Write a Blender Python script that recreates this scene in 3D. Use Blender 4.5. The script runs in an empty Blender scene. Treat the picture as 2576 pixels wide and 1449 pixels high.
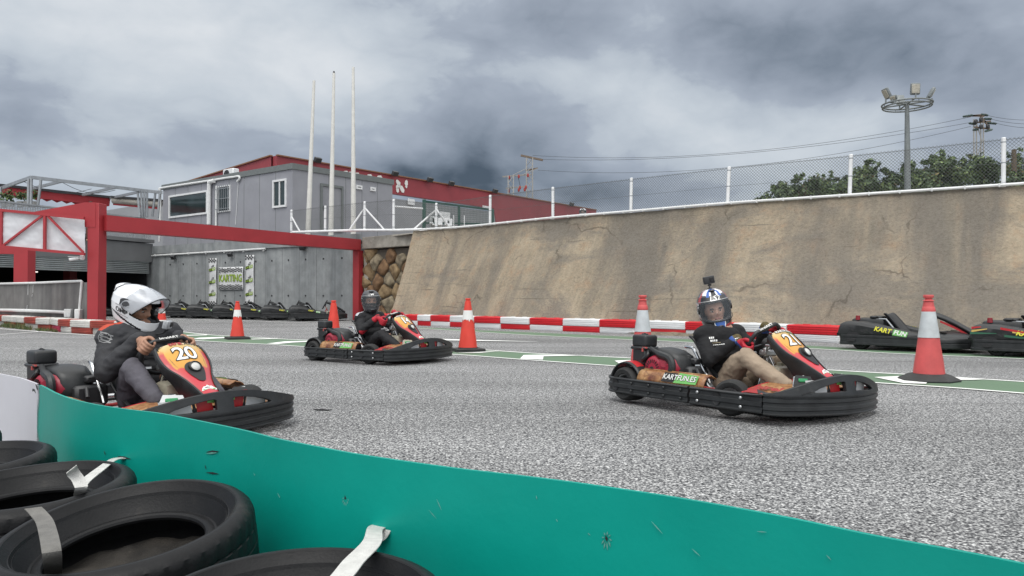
import bpy, bmesh, math, random
from mathutils import Vector, Matrix, noise
R = math.radians
PI = math.pi
scene = bpy.context.scene
COL = scene.collection
random.seed(7)

# ---------------------------------------------------------------- camera calibration
FPX, CX, CY, CAMH, PITCH = 1945.0, 1288.0, 724.5, 0.90, R(0.657)
def ray(u, v):
    fw = Vector((0, math.cos(PITCH), math.sin(PITCH))); up = Vector((0, -math.sin(PITCH), math.cos(PITCH)))
    return fw + Vector((1, 0, 0))*((u-CX)/FPX) + up*((CY-v)/FPX)
def G(u, v, z=0.0):                      # survey: point of height z seen at (u, v) of the 2576 px wide photo
    d = ray(u, v); t = (z-CAMH)/d.z
    return Vector((0, 0, CAMH)) + d*t
def A(u, v, Y):                          # survey: point at distance Y
    d = ray(u, v)
    return Vector((0, 0, CAMH)) + d*(Y/d.y)
def PLN(u, v, p0, n):
    d = ray(u, v); o = Vector((0, 0, CAMH))
    return o + d*((p0-o).dot(n)/d.dot(n))

# ---------------------------------------------------------------- materials
MATS = {}
def nd(nt, t, **kw):
    n = nt.nodes.new(t)
    for k, v in kw.items():
        if k in n.inputs: n.inputs[k].default_value = v
        else: setattr(n, k, v)
    return n
def base_mat(name):
    m = bpy.data.materials.new(name); m.use_nodes = True
    nt = m.node_tree; b = nt.nodes['Principled BSDF']
    return m, nt, b
def c4(c): return (c[0], c[1], c[2], 1)
def pm(name, col, rough=.5, metal=0, var=.12, scale=6, bump=0, bscale=60, col2=None, coat=0, spec=.5, detail=6, rvar=.1, dirt=None):
    if name in MATS: return MATS[name]
    m, nt, b = base_mat(name); L = nt.links.new
    tc = nd(nt, 'ShaderNodeTexCoord')
    n = nd(nt, 'ShaderNodeTexNoise', Scale=scale, Detail=detail, Roughness=.6); L(tc.outputs['Object'], n.inputs['Vector'])
    cr = nd(nt, 'ShaderNodeValToRGB'); L(n.outputs['Fac'], cr.inputs['Fac'])
    a = [max(0, x*(1-var*1.5)) for x in col]; c = [min(1, x*(1+var)) for x in col] if col2 is None else col2
    cr.color_ramp.elements[0].position = .32; cr.color_ramp.elements[1].position = .68
    cr.color_ramp.elements[0].color = c4(a); cr.color_ramp.elements[1].color = c4(c)
    out = cr.outputs['Color']
    if dirt:
        n3 = nd(nt, 'ShaderNodeTexNoise', Scale=dirt[1], Detail=8, Roughness=.7); L(tc.outputs['Object'], n3.inputs['Vector'])
        r3 = nd(nt, 'ShaderNodeValToRGB'); L(n3.outputs['Fac'], r3.inputs['Fac'])
        r3.color_ramp.elements[0].position = dirt[2]; r3.color_ramp.elements[1].position = dirt[2]+.18
        mx = nd(nt, 'ShaderNodeMix', data_type='RGBA'); L(r3.outputs['Color'], mx.inputs[0]); L(out, mx.inputs[6]); mx.inputs[7].default_value = c4(dirt[0])
        out = mx.outputs[2]
    L(out, b.inputs['Base Color'])
    mr = nd(nt, 'ShaderNodeMapRange'); L(n.outputs['Fac'], mr.inputs[0]); mr.inputs[3].default_value = max(.02, rough-rvar); mr.inputs[4].default_value = min(1, rough+rvar)
    L(mr.outputs[0], b.inputs['Roughness'])
    b.inputs['Metallic'].default_value = metal; b.inputs['Specular IOR Level'].default_value = spec
    b.inputs['Coat Weight'].default_value = coat; b.inputs['Coat Roughness'].default_value = .08
    if bump:
        n2 = nd(nt, 'ShaderNodeTexNoise', Scale=bscale, Detail=6, Roughness=.65); L(tc.outputs['Object'], n2.inputs['Vector'])
        bp = nd(nt, 'ShaderNodeBump', Strength=bump, Distance=.02); L(n2.outputs['Fac'], bp.inputs['Height']); L(bp.outputs[0], b.inputs['Normal'])
    MATS[name] = m
    return m
def glass_mat(name, col, alpha, rough=.05):
    if name in MATS: return MATS[name]
    m, nt, b = base_mat(name)
    n = nd(nt, 'ShaderNodeTexNoise', Scale=9, Detail=3)
    mr = nd(nt, 'ShaderNodeMapRange'); nt.links.new(n.outputs['Fac'], mr.inputs[0]); mr.inputs[3].default_value = rough; mr.inputs[4].default_value = rough+.08
    nt.links.new(mr.outputs[0], b.inputs['Roughness'])
    b.inputs['Base Color'].default_value = c4(col); b.inputs['Alpha'].default_value = alpha; b.inputs['Specular IOR Level'].default_value = .8
    MATS[name] = m
    return m

# ---------------------------------------------------------------- mesh builder
class MB:
    def __init__(s, M=None): s.v = []; s.f = []; s.mi = []; s.M = M or Matrix(); s.uv = {}
    def add(s, vs, fs, mat=0, M=None):
        o = len(s.v); T = s.M @ M if M is not None else s.M
        s.v += [T @ Vector(p) for p in vs]
        for f in fs: s.f.append([i+o for i in f]); s.mi.append(mat)
        return s
    def bm(s, bm, mat=0, M=None):
        bm.verts.index_update()
        s.add([v.co.copy() for v in bm.verts], [[v.index for v in f.verts] for f in bm.faces], mat, M); bm.free(); return s
    def box(s, c, d, mat=0, rot=None, b=0, seg=1):
        bm = bmesh.new(); bmesh.ops.create_cube(bm, size=1)
        for v in bm.verts: v.co = Vector((v.co.x*d[0], v.co.y*d[1], v.co.z*d[2]))
        if b: bmesh.ops.bevel(bm, geom=bm.edges[:], offset=b, segments=seg, affect='EDGES', profile=.5)
        T = Matrix.Translation(Vector(c))
        if rot is not None: T = T @ (rot if isinstance(rot, Matrix) else Matrix.Rotation(rot, 4, 'Z'))
        return s.bm(bm, mat, T)
    def tube(s, pts, r, n=8, mat=0, closed=False, caps=True):
        pts = [Vector(p) for p in pts]; N = len(pts)
        rs = r if isinstance(r, (list, tuple)) else [r]*N
        vs = []; up = None
        for i, p in enumerate(pts):
            if closed: t = pts[(i+1) % N]-pts[i-1]
            else: t = pts[min(i+1, N-1)]-pts[max(i-1, 0)]
            t.normalize()
            if up is None: up = t.orthogonal().normalized()
            up = (up - t*up.dot(t)).normalized(); w = t.cross(up)
            for k in range(n):
                a = 2*PI*k/n; vs.append(p + (up*math.cos(a)+w*math.sin(a))*rs[i])
        fs = []
        for i in range(N if closed else N-1):
            j = (i+1) % N
            for k in range(n): fs.append((i*n+k, i*n+(k+1) % n, j*n+(k+1) % n, j*n+k))
        if caps and not closed: fs.append(tuple(range(n-1, -1, -1))); fs.append(tuple((N-1)*n+k for k in range(n)))
        return s.add(vs, fs, mat)
    def cyl(s, p0, p1, r0, r1=None, n=12, mat=0, caps=True):
        return s.tube([p0, p1], [r0, r0 if r1 is None else r1], n, mat, caps=caps)
    def lathe(s, prof, n=24, mat=0, M=None, a0=0, a1=2*PI):
        full = abs(a1-a0-2*PI) < 1e-6; m = n if full else n+1
        vs = [(r*math.cos(a0+(a1-a0)*k/n), r*math.sin(a0+(a1-a0)*k/n), z) for r, z in prof for k in range(m)]
        fs = []; mats = []
        for i in range(len(prof)-1):
            for k in range(n): fs.append((i*m+k, i*m+(k+1) % m, (i+1)*m+(k+1) % m, (i+1)*m+k))
        if callable(mat):
            o = len(s.v); s.add(vs, fs, 0, M)
            for q in range(len(fs)): s.mi[len(s.mi)-len(fs)+q] = mat(q//n)
            return s
        return s.add(vs, fs, mat, M)
    def prism(s, poly, h, mat=0, M=None):          # polygon in xy, extruded from z=0 to h
        n = len(poly); vs = [(x, y, 0) for x, y in poly]+[(x, y, h) for x, y in poly]
        fs = [tuple(range(n-1, -1, -1)), tuple(range(n, 2*n))]+[(i, (i+1) % n, n+(i+1) % n, n+i) for i in range(n)]
        return s.add(vs, fs, mat, M)
    def grid(s, fn, nu, nv, mat=0, cu=False, M=None, thick=0):
        vs = [Vector(fn(i/nu, j/nv)) for j in range(nv+1) for i in range(nu+(0 if cu else 1))]
        m = nu if cu else nu+1
        fs = [(j*m+i, j*m+(i+1) % m, (j+1)*m+(i+1) % m, (j+1)*m+i) for j in range(nv) for i in range(nu)]
        cells = [((i+.5)/nu, (j+.5)/nv) for j in range(nv) for i in range(nu)]
        k0 = len(s.f); s.add(vs, fs, 0, M)
        for q, c in enumerate(cells): s.mi[k0+q] = mat(*c) if callable(mat) else mat
        return s
    def sphere(s, c, r, n=12, m=8, mat=0, M=None):
        rr = r if isinstance(r, (tuple, list)) else (r, r, r); c = Vector(c)
        T = Matrix.Translation(c) if M is None else Matrix.Translation(c) @ M
        bm = bmesh.new(); bmesh.ops.create_uvsphere(bm, u_segments=n, v_segments=m, radius=1)
        for v in bm.verts: v.co = Vector((v.co.x*rr[0], v.co.y*rr[1], v.co.z*rr[2]))
        return s.bm(bm, mat, T)
    def beam(s, p0, p1, w, h, mat=0):              # square bar between two points
        p0, p1 = Vector(p0), Vector(p1); d = p1-p0; L = d.length; d.normalize()
        side = d.cross(Vector((0, 0, 1)))
        side = side.normalized() if side.length > 1e-4 else Vector((1, 0, 0))
        up = side.cross(d)
        M = Matrix((side, d, up)).transposed().to_4x4(); M.translation = (p0+p1)/2
        return s.box((0, 0, 0), (w, L, h), mat, M)
    def quadbox(s, a, b, c, d, t, mat=0):           # 4 corner points, thickness t along the normal (away)
        a, b, c, d = map(Vector, (a, b, c, d)); n = (b-a).cross(d-a).normalized()*t
        return s.add([a, b, c, d, a+n, b+n, c+n, d+n], [(0, 1, 2, 3), (7, 6, 5, 4), (0, 4, 5, 1), (1, 5, 6, 2), (2, 6, 7, 3), (3, 7, 4, 0)], mat)
    def build(s, name, mats, parent=None, loc=None, rot=None, sharp=38, flat=False, uvfn=None, mods=None):
        me = bpy.data.meshes.new(name); me.from_pydata([tuple(v) for v in s.v], [], s.f); me.update()
        bm = bmesh.new(); bm.from_mesh(me); bmesh.ops.recalc_face_normals(bm, faces=bm.faces[:]); bm.to_mesh(me); bm.free()
        mats = mats if isinstance(mats, (list, tuple)) else [mats]
        for m in mats: me.materials.append(m)
        me.polygons.foreach_set('material_index', s.mi)
        if not flat:
            me.polygons.foreach_set('use_smooth', [True]*len(s.f))
            me.set_sharp_from_angle(angle=R(sharp))
        if uvfn:
            ul = me.uv_layers.new(name='UVMap')
            for lp in me.loops: ul.data[lp.index].uv = uvfn(me.vertices[lp.vertex_index].co, lp.vertex_index)
        me.update()
        o = bpy.data.objects.new(name, me); COL.objects.link(o)
        if parent: o.parent = parent
        if loc is not None: o.location = loc
        if rot is not None: o.rotation_euler = rot
        return o
def curve_mesh(cu):
    ob = bpy.data.objects.new('tmp', cu); me = bpy.data.meshes.new_from_object(ob)
    vs = [v.co.copy() for v in me.vertices]; fs = [tuple(p.vertices) for p in me.polygons]
    bpy.data.objects.remove(ob); bpy.data.meshes.remove(me); bpy.data.curves.remove(cu)
    return vs, fs
def text_geo(body, size=1, ext=.002, bold=.0, shear=0, sx=1, space=1, align='CENTER'):
    cu = bpy.data.curves.new('t', 'FONT'); cu.body = body; cu.size = size; cu.extrude = ext; cu.offset = bold*size; cu.shear = shear
    cu.align_x = align; cu.align_y = 'CENTER'; cu.resolution_u = 3; cu.space_character = space
    vs, fs = curve_mesh(cu)
    return [Vector((v.x*sx, v.y, v.z)) for v in vs], fs
def shape_geo(outlines, ext=.01, bevel=0):
    cu = bpy.data.curves.new('s', 'CURVE'); cu.dimensions = '2D'; cu.fill_mode = 'BOTH'; cu.extrude = ext; cu.bevel_depth = bevel
    for ol in outlines:
        sp = cu.splines.new('POLY'); sp.points.add(len(ol)-1); sp.use_cyclic_u = True
        for p, q in zip(sp.points, ol): p.co = (q[0], q[1], 0, 1)
    return curve_mesh(cu)
def cut_x(vs, fs, xs):                    # slice a flat mesh at several x so it can be bent
    bm = bmesh.new(); bv = [bm.verts.new(v) for v in vs]
    for f in fs:
        try: bm.faces.new([bv[i] for i in f])
        except ValueError: pass
    bmesh.ops.remove_doubles(bm, verts=bm.verts[:], dist=1e-5)
    for x in xs: bmesh.ops.bisect_plane(bm, geom=bm.verts[:]+bm.edges[:]+bm.faces[:], plane_co=(x, 0, 0), plane_no=(1, 0, 0))
    bm.verts.index_update()
    r = [v.co.copy() for v in bm.verts], [tuple(v.index for v in f.verts) for f in bm.faces]
    bm.free(); return r
def frame(o, x, y):                       # matrix with given origin, x axis and approximate y axis
    x = Vector(x).normalized(); z = x.cross(Vector(y)).normalized(); y = z.cross(x)
    M = Matrix((x, y, z)).transposed().to_4x4(); M.translation = Vector(o); return M
def smooth_path(P, n, closed=False):      # Catmull-Rom
    P = [Vector(p) for p in P]; out = []; N = len(P)
    for i in range(N if closed else N-1):
        p0, p1, p2, p3 = (P[(i-1) % N], P[i], P[(i+1) % N], P[(i+2) % N]) if closed else (P[max(i-1, 0)], P[i], P[i+1], P[min(i+2, N-1)])
        for k in range(n):
            t = k/n
            out.append(.5*((2*p1)+(p2-p0)*t+(2*p0-5*p1+4*p2-p3)*t*t+(3*p1-p0-3*p2+p3)*t**3))
    if not closed: out.append(P[-1])
    return out
def rrect(w, h, r, n=4, cx=0, cy=0):
    out = []
    for qx, qy, a in ((1, 1, 0), (-1, 1, 90), (-1, -1, 180), (1, -1, 270)):
        for k in range(n+1):
            t = R(a+90*k/n); out.append((cx+qx*(w/2-r)+r*math.cos(t), cy+qy*(h/2-r)+r*math.sin(t)))
    return out
def circle2(r, n=16, cx=0, cy=0): return [(cx+r*math.cos(2*PI*k/n), cy+r*math.sin(2*PI*k/n)) for k in range(n)]

# ---------------------------------------------------------------- scene objects
def empty(name, loc=(0, 0, 0), rz=0, M=None):
    o = bpy.data.objects.new(name, None); COL.objects.link(o); o.empty_display_size = .2
    o.location = loc; o.rotation_euler = (0, 0, rz)
    if M is not None: o.matrix_world = M
    return o
def tag(o, label, cat, group=None):
    o['label'] = label; o['category'] = cat
    if group: o['group'] = group
    return o
def kind(o, k, label=None):
    o['kind'] = k
    if label: o['label'] = label
    return o
def copy_tree(o, parent=None):
    c = o.copy(); COL.objects.link(c)
    if parent: c.parent = parent
    for ch in list(o.children): copy_tree(ch, c)
    return c
BLOBS = [(330, 70, .10, .17, 2.0), (900, 150, .09, .13, 2.2), (40, 240, .055, -.20, 1.6), (540, 300, .045, -.15, 2.4), (860, 330, .045, -.12, 1.6), (1650, 235, .035, .20, 1.6), (1740, 315, .05, .13, 2.6), (1330, 60, .06, -.20, 2.2), (1980, 130, .065, -.25, 3.0), (2480, 175, .05, -.12, 1.6), (1230, 300, .06, -.16, 1.8), (1150, 455, .030, -.22, 4.2), (1470, 490, .032, -.25, 3.6), (1010, 430, .02, -.10, 2.5), (1340, 385, .035, -.11, 3.0), (2050, 340, .05, .05, 3.6), (1950, 470, .03, -.16, 5), (150, 430, .03, .12, 3), (620, 400, .03, -.08, 4), (1450, 185, .03, .10, 2.2)]
# ================================================================ camera, world, sun
cam = bpy.data.cameras.new('camera'); cam.sensor_width = 36; cam.lens = FPX/2576*36; cam.clip_start = .05; cam.clip_end = 3000
co = bpy.data.objects.new('camera', cam); COL.objects.link(co)
co.location = (0, 0, CAMH); co.rotation_euler = (PI/2+PITCH, 0, 0); scene.camera = co
scene.view_settings.view_transform = 'Standard'; scene.view_settings.look = 'None'; scene.view_settings.exposure = 0; scene.view_settings.gamma = 1
SUN_EL, SUN_AZ = R(62), R(200)
w = bpy.data.worlds.new('World'); scene.world = w; w.use_nodes = True
nt = w.node_tree; L = nt.links.new
bg = nt.nodes['Background']
sky = nd(nt, 'ShaderNodeTexSky', sky_type='NISHITA', sun_disc=False, sun_elevation=SUN_EL, sun_rotation=SUN_AZ)
def mth(op, a, b=None, c=None, clamp=False):
    n = nt.nodes.new('ShaderNodeMath'); n.operation = op; n.use_clamp = clamp
    for i, x in enumerate((a, b, c)):
        if x is None: continue
        if isinstance(x, (int, float)): n.inputs[i].default_value = x
        else: L(x, n.inputs[i])
    return n.outputs[0]
tc = nd(nt, 'ShaderNodeTexCoord'); sep = nd(nt, 'ShaderNodeSeparateXYZ'); L(tc.outputs['Generated'], sep.inputs[0])
X, Y, Z = sep.outputs
# cloud layer seen in perspective: long flat rolls towards the horizon
comb = nd(nt, 'ShaderNodeCombineXYZ'); L(mth('ARCTAN2', X, Y), comb.inputs[0]); L(mth('MULTIPLY', Z, 1.75), comb.inputs[1])
wn = nd(nt, 'ShaderNodeTexNoise', Scale=5, Detail=4); L(comb.outputs[0], wn.inputs['Vector'])
wv = nd(nt, 'ShaderNodeVectorMath', operation='MULTIPLY_ADD'); L(wn.outputs['Color'], wv.inputs[0]); wv.inputs[1].default_value = (.09, .09, .09); L(comb.outputs[0], wv.inputs[2])
def noi(scale, det, rough, off):
    mp = nd(nt, 'ShaderNodeMapping'); mp.inputs['Location'].default_value = off; L(wv.outputs[0], mp.inputs[0])
    n = nd(nt, 'ShaderNodeTexNoise', Scale=scale, Detail=det, Roughness=rough); L(mp.outputs[0], n.inputs['Vector']); return n.outputs['Fac']
n1 = noi(2.7, 10, .48, (1.7, 2.3, 0)); n2 = noi(10, 9, .55, (.4, 5.2, 2))
bil = mth('ABSOLUTE', mth('SUBTRACT', noi(7.5, 7, .5, (4, 1, 3)), .5))
dens = mth('ADD', mth('ADD', mth('MULTIPLY_ADD', mth('SUBTRACT', n1, .5), 1.0, .53), mth('MULTIPLY', mth('SUBTRACT', n2, .5), .24)), mth('MULTIPLY', mth('SUBTRACT', bil, .09), .55))
def blob(u, v, rad, amt, sx=1.0):     # a broad bank of darker (or brighter) cloud in one compass direction
    d = ray(u, v).normalized(); h = math.atan2(d.x, d.y)
    az = mth('ARCTAN2', X, Y); da = mth('MULTIPLY', mth('SUBTRACT', az, h), 1/sx); de = mth('SUBTRACT', Z, d.z)
    q = mth('ADD', mth('MULTIPLY', da, da), mth('MULTIPLY', de, de))
    return mth('MULTIPLY', mth('POWER', 2.718, mth('MULTIPLY', q, -1/(rad*rad))), amt)
for a in BLOBS: dens = mth('ADD', dens, blob(*a))
cr = nd(nt, 'ShaderNodeValToRGB'); L(dens, cr.inputs['Fac'])
E_ = cr.color_ramp.elements
stops = [(.06, (.080, .110, .150)), (.19, (.205, .25, .315)), (.33, (.315, .365, .445)), (.465, (.40, .455, .54)), (.515, (.49, .55, .625)), (.64, (.595, .655, .72)), (.84, (.75, .79, .835))]
E_[0].position, E_[0].color = stops[0][0], c4(stops[0][1]); E_[1].position, E_[1].color = stops[-1][0], c4(stops[-1][1])
for p, c in stops[1:-1]:
    e = E_.new(p); e.color = c4(c)
# overcast sky is about three times brighter overhead than at the horizon
ov = nd(nt, 'ShaderNodeMapRange', interpolation_type='SMOOTHSTEP'); L(Z, ov.inputs[0])
ov.inputs[1].default_value = .30; ov.inputs[2].default_value = .85; ov.inputs[3].default_value = 1; ov.inputs[4].default_value = 2.5
bk_ = nd(nt, 'ShaderNodeMapRange', interpolation_type='SMOOTHSTEP'); L(Y, bk_.inputs[0])          # unseen sky behind the camera, brightened as added fill light
bk_.inputs[1].default_value = .15; bk_.inputs[2].default_value = -.75; bk_.inputs[3].default_value = 1; bk_.inputs[4].default_value = 1.8
warm = nd(nt, 'ShaderNodeMix', data_type='RGBA'); L(mth('MULTIPLY_ADD', mth('SUBTRACT', mth('MULTIPLY', ov.outputs[0], bk_.outputs[0]), 1), .7, 0, True), warm.inputs[0]); L(cr.outputs[0], warm.inputs[6]); warm.inputs[7].default_value = (.62, .62, .61, 1)
vm = nd(nt, 'ShaderNodeVectorMath', operation='SCALE'); L(warm.outputs[2], vm.inputs[0]); L(mth('MULTIPLY', ov.outputs[0], bk_.outputs[0]), vm.inputs['Scale'])
b1 = nd(nt, 'ShaderNodeBackground', Strength=.05); L(sky.outputs[0], b1.inputs[0])
b2 = nd(nt, 'ShaderNodeBackground', Strength=.97); L(vm.outputs[0], b2.inputs[0])
mix = nd(nt, 'ShaderNodeMixShader', Fac=.96); L(b1.outputs[0], mix.inputs[1]); L(b2.outputs[0], mix.inputs[2])
L(mix.outputs[0], nt.nodes['World Output'].inputs[0]); nt.nodes.remove(bg)
w.cycles.sampling_method = 'MANUAL'; w.cycles.sample_map_resolution = 512
sl = bpy.data.lights.new('sun', 'SUN'); sl.energy = 1.15; sl.angle = R(30); sl.color = (1, .97, .93)
so = bpy.data.objects.new('sun', sl); COL.objects.link(so)
sd = Vector((math.sin(SUN_AZ)*math.cos(SUN_EL), math.cos(SUN_AZ)*math.cos(SUN_EL), math.sin(SUN_EL)))
so.rotation_euler = sd.to_track_quat('Z', 'Y').to_euler(); so.location = (0, 0, 30)

# ================================================================ ground materials
def asphalt_mat():
    m, nt, b = base_mat('asphalt'); L = nt.links.new
    tc = nd(nt, 'ShaderNodeTexCoord')
    n1 = nd(nt, 'ShaderNodeTexNoise', Scale=66, Detail=3, Roughness=.7); L(tc.outputs['Object'], n1.inputs['Vector'])
    v1 = nd(nt, 'ShaderNodeTexVoronoi', Scale=92); L(tc.outputs['Object'], v1.inputs['Vector'])
    n0 = nd(nt, 'ShaderNodeTexNoise', Scale=24, Detail=2, Roughness=.6); L(tc.outputs['Object'], n0.inputs['Vector'])
    nm = nd(nt, 'ShaderNodeMath', operation='MULTIPLY_ADD'); L(n0.outputs['Fac'], nm.inputs[0]); nm.inputs[1].default_value = .32; nm.inputs[2].default_value = -.16
    ns = nd(nt, 'ShaderNodeMath', operation='ADD'); L(n1.outputs['Fac'], ns.inputs[0]); L(nm.outputs[0], ns.inputs[1])
    ad = nd(nt, 'ShaderNodeMath', operation='SUBTRACT'); L(ns.outputs[0], ad.inputs[0])
    ml = nd(nt, 'ShaderNodeMath', operation='MULTIPLY'); L(v1.outputs['Distance'], ml.inputs[0]); ml.inputs[1].default_value = .28; L(ml.outputs[0], ad.inputs[1])
    n2 = nd(nt, 'ShaderNodeTexNoise', Scale=.35, Detail=5, Roughness=.6); L(tc.outputs['Object'], n2.inputs['Vector'])
    mp = nd(nt, 'ShaderNodeMapping'); mp.inputs['Rotation'].default_value = (0, 0, R(-12)); mp.inputs['Scale'].default_value = (.10, 1.1, 1); L(tc.outputs['Object'], mp.inputs[0])
    n3 = nd(nt, 'ShaderNodeTexNoise', Scale=1.1, Detail=6, Roughness=.6); L(mp.outputs[0], n3.inputs['Vector'])
    cr = nd(nt, 'ShaderNodeValToRGB'); L(ad.outputs[0], cr.inputs['Fac'])
    e = cr.color_ramp.elements; e[0].position = .235; e[0].color = (.028, .029, .033, 1); e[1].position = .575; e[1].color = (.80, .805, .795, 1)
    k = e.new(.345); k.color = (.175, .177, .182, 1); k = e.new(.445); k.color = (.39, .392, .39, 1)
    r2 = nd(nt, 'ShaderNodeMapRange'); L(n2.outputs['Fac'], r2.inputs[0]); r2.inputs[1].default_value = .3; r2.inputs[2].default_value = .7; r2.inputs[3].default_value = .84; r2.inputs[4].default_value = 1.12
    r3 = nd(nt, 'ShaderNodeMapRange'); L(n3.outputs['Fac'], r3.inputs[0]); r3.inputs[1].default_value = .35; r3.inputs[2].default_value = .65; r3.inputs[3].default_value = .86; r3.inputs[4].default_value = 1.1
    mm = nd(nt, 'ShaderNodeMath', operation='MULTIPLY'); L(r2.outputs[0], mm.inputs[0]); L(r3.outputs[0], mm.inputs[1])
    # rubbered racing line and odd skid streaks (real stains, fixed to the ground)
    def skid(loc, rot, sx, sy, lo_, hi_, amt):
        mq = nd(nt, 'ShaderNodeMapping'); mq.inputs['Location'].default_value = loc; mq.inputs['Rotation'].default_value = (0, 0, R(rot)); mq.inputs['Scale'].default_value = (sx, sy, 1); L(tc.outputs['Object'], mq.inputs[0])
        nq = nd(nt, 'ShaderNodeTexNoise', Scale=1, Detail=3, Roughness=.5); L(mq.outputs[0], nq.inputs['Vector'])
        rq = nd(nt, 'ShaderNodeMapRange', interpolation_type='SMOOTHSTEP'); L(nq.outputs['Fac'], rq.inputs[0]); rq.inputs[1].default_value = lo_; rq.inputs[2].default_value = hi_; rq.inputs[3].default_value = 1; rq.inputs[4].default_value = amt; return rq.outputs[0]
    m3 = nd(nt, 'ShaderNodeMath', operation='MULTIPLY'); L(mm.outputs[0], m3.inputs[0]); L(skid((3, 1, 0), 38, .10, 2.6, .60, .68, .80), m3.inputs[1])
    m4 = nd(nt, 'ShaderNodeMath', operation='MULTIPLY'); L(m3.outputs[0], m4.inputs[0]); L(skid((9, 4, 0), 16, .05, .55, .50, .66, .80), m4.inputs[1])
    vs = nd(nt, 'ShaderNodeVectorMath', operation='SCALE'); L(cr.outputs[0], vs.inputs[0]); L(m4.outputs[0], vs.inputs['Scale'])
    L(vs.outputs[0], b.inputs['Base Color']); b.inputs['Roughness'].default_value = .82; b.inputs['Specular IOR Level'].default_value = .35
    bp = nd(nt, 'ShaderNodeBump', Strength=.7, Distance=.008); L(ad.outputs[0], bp.inputs['Height']); L(bp.outputs[0], b.inputs['Normal'])
    return m
def paint_mat(name, col, wear, wcol=(.24, .24, .245)):
    m, nt, b = base_mat(name); L = nt.links.new
    tc = nd(nt, 'ShaderNodeTexCoord')
    n1 = nd(nt, 'ShaderNodeTexNoise', Scale=48, Detail=5, Roughness=.75); L(tc.outputs['Object'], n1.inputs['Vector'])
    n2 = nd(nt, 'ShaderNodeTexNoise', Scale=1.7, Detail=5, Roughness=.6); L(tc.outputs['Object'], n2.inputs['Vector'])
    ad = nd(nt, 'ShaderNodeMath', operation='MULTIPLY_ADD'); L(n2.outputs['Fac'], ad.inputs[0]); ad.inputs[1].default_value = .5; L(n1.outputs['Fac'], ad.inputs[2])
    cr = nd(nt, 'ShaderNodeValToRGB'); L(ad.outputs[0], cr.inputs['Fac'])
    e = cr.color_ramp.elements; e[0].position = wear-.08; e[0].color = c4(wcol); e[1].position = wear+.05; e[1].color = c4(col)
    k = e.new(min(.99, wear+.25)); k.color = c4([x*1.15 for x in col])
    L(cr.outputs[0], b.inputs['Base Color']); b.inputs['Roughness'].default_value = .7
    bp = nd(nt, 'ShaderNodeBump', Strength=.4, Distance=.006); L(n1.outputs['Fac'], bp.inputs['Height']); L(bp.outputs[0], b.inputs['Normal'])
    return m
M_ASPH = asphalt_mat()
M_GRN = paint_mat('green_paint', (.098, .165, .100), .60)
M_WHT = paint_mat('white_paint', (.72, .73, .71), .54)
g = MB(); g.add([(-400, -60, 0), (400, -60, 0), (400, 700, 0), (-400, 700, 0)], [(0, 1, 2, 3)])
kind(g.build('asphalt_track', M_ASPH), 'structure', 'pale grey coarse asphalt of the kart track')

# ---------------------------------------------------------------- painted markings (sheets 4 mm apart)
def gp(pts, n=6): return smooth_path([G(u, v) for u, v in pts], n)
def ribbon(mb, up, lo, z):
    n = min(len(up), len(lo)); vs = [(p.x, p.y, z) for p in up[:n]]+[(p.x, p.y, z) for p in lo[:n]]
    mb.add(vs, [(i, i+1, n+i+1, n+i) for i in range(n-1)])
def line(mb, pts, wd, z):
    vs = []
    for i, p in enumerate(pts):
        t = (pts[min(i+1, len(pts)-1)]-pts[max(i-1, 0)]); t.z = 0; t.normalize(); nn = Vector((-t.y, t.x, 0))*wd/2
        vs += [(p+nn), (p-nn)]
    mb.add([(q.x, q.y, z) for q in vs], [(2*i, 2*i+1, 2*i+3, 2*i+2) for i in range(len(pts)-1)])
up = gp([(380, 826), (423, 830.7), (523, 842.5), (611, 847.4), (715, 853.6), (777, 856.5), (950, 866), (1137, 876), (1226, 881.7), (1369, 891), (1590, 902), (1860, 918), (2132, 934.7), (2296, 944), (2576, 961.5), (2720, 970)])
lo = gp([(370, 845), (420, 850), (502, 858), (582, 862.6), (673, 867), (757, 872.4), (930, 882), (1140, 892.3), (1297, 904), (1544, 921.5), (1850, 941), (2215, 965), (2398, 977), (2576, 991), (2720, 1003)])
for P_ in (up, lo): P_.append(P_[-1]+(P_[-1]-P_[-2]).normalized()*9)
mb = MB(); ribbon(mb, up, lo, .004)
L2 = [(1054, 826.4), (1226, 837.3), (1369, 845.5), (1592, 855.5), (1677, 859), (2053, 878.5), (2236, 889.5), (2576, 904), (2720, 911)]
lo2 = gp(L2); up2 = gp([(u, v-(2.5 if k == 0 else 5.5 if k == 1 else 7.5)) for k, (u, v) in enumerate(L2)])
for P_ in (up2, lo2): P_.append(P_[-1]+(P_[-1]-P_[-2]).normalized()*9)
ribbon(mb, up2, lo2, .004)
kind(mb.build('green_kerb_paint', M_GRN, flat=True), 'structure', 'worn green painted strip across the track')
mb = MB(); line(mb, up, .075, .008); line(mb, lo, .075, .008); line(mb, lo2, .075, .008)
line(mb, gp([(-60, 824), (0, 827.6), (78, 833.2), (156, 839), (253, 845), (380, 853)]), .09, .008)
line(mb, gp([(-60, 845), (0, 842), (101, 834.8)]), .08, .008)
line(mb, gp([(486, 804.5), (552, 805.8)]), .12, .008); line(mb, gp([(420, 803.5), (470, 804.2)]), .06, .008); line(mb, gp([(572, 806), (640, 808), (700, 810.5), (780, 813), (905, 816.5)]), .07, .008)
def poly(mb, px, z=.0115): mb.add([(p.x, p.y, z) for p in (G(u, v) for u, v in px)], [tuple(range(len(px)))])
poly(mb, [(425, 845), (525, 842.6), (519, 844.4), (442, 846.5)]); poly(mb, [(484, 853.8), (502.5, 850.6), (586, 848), (579, 850.7), (511, 854.8)])
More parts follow.
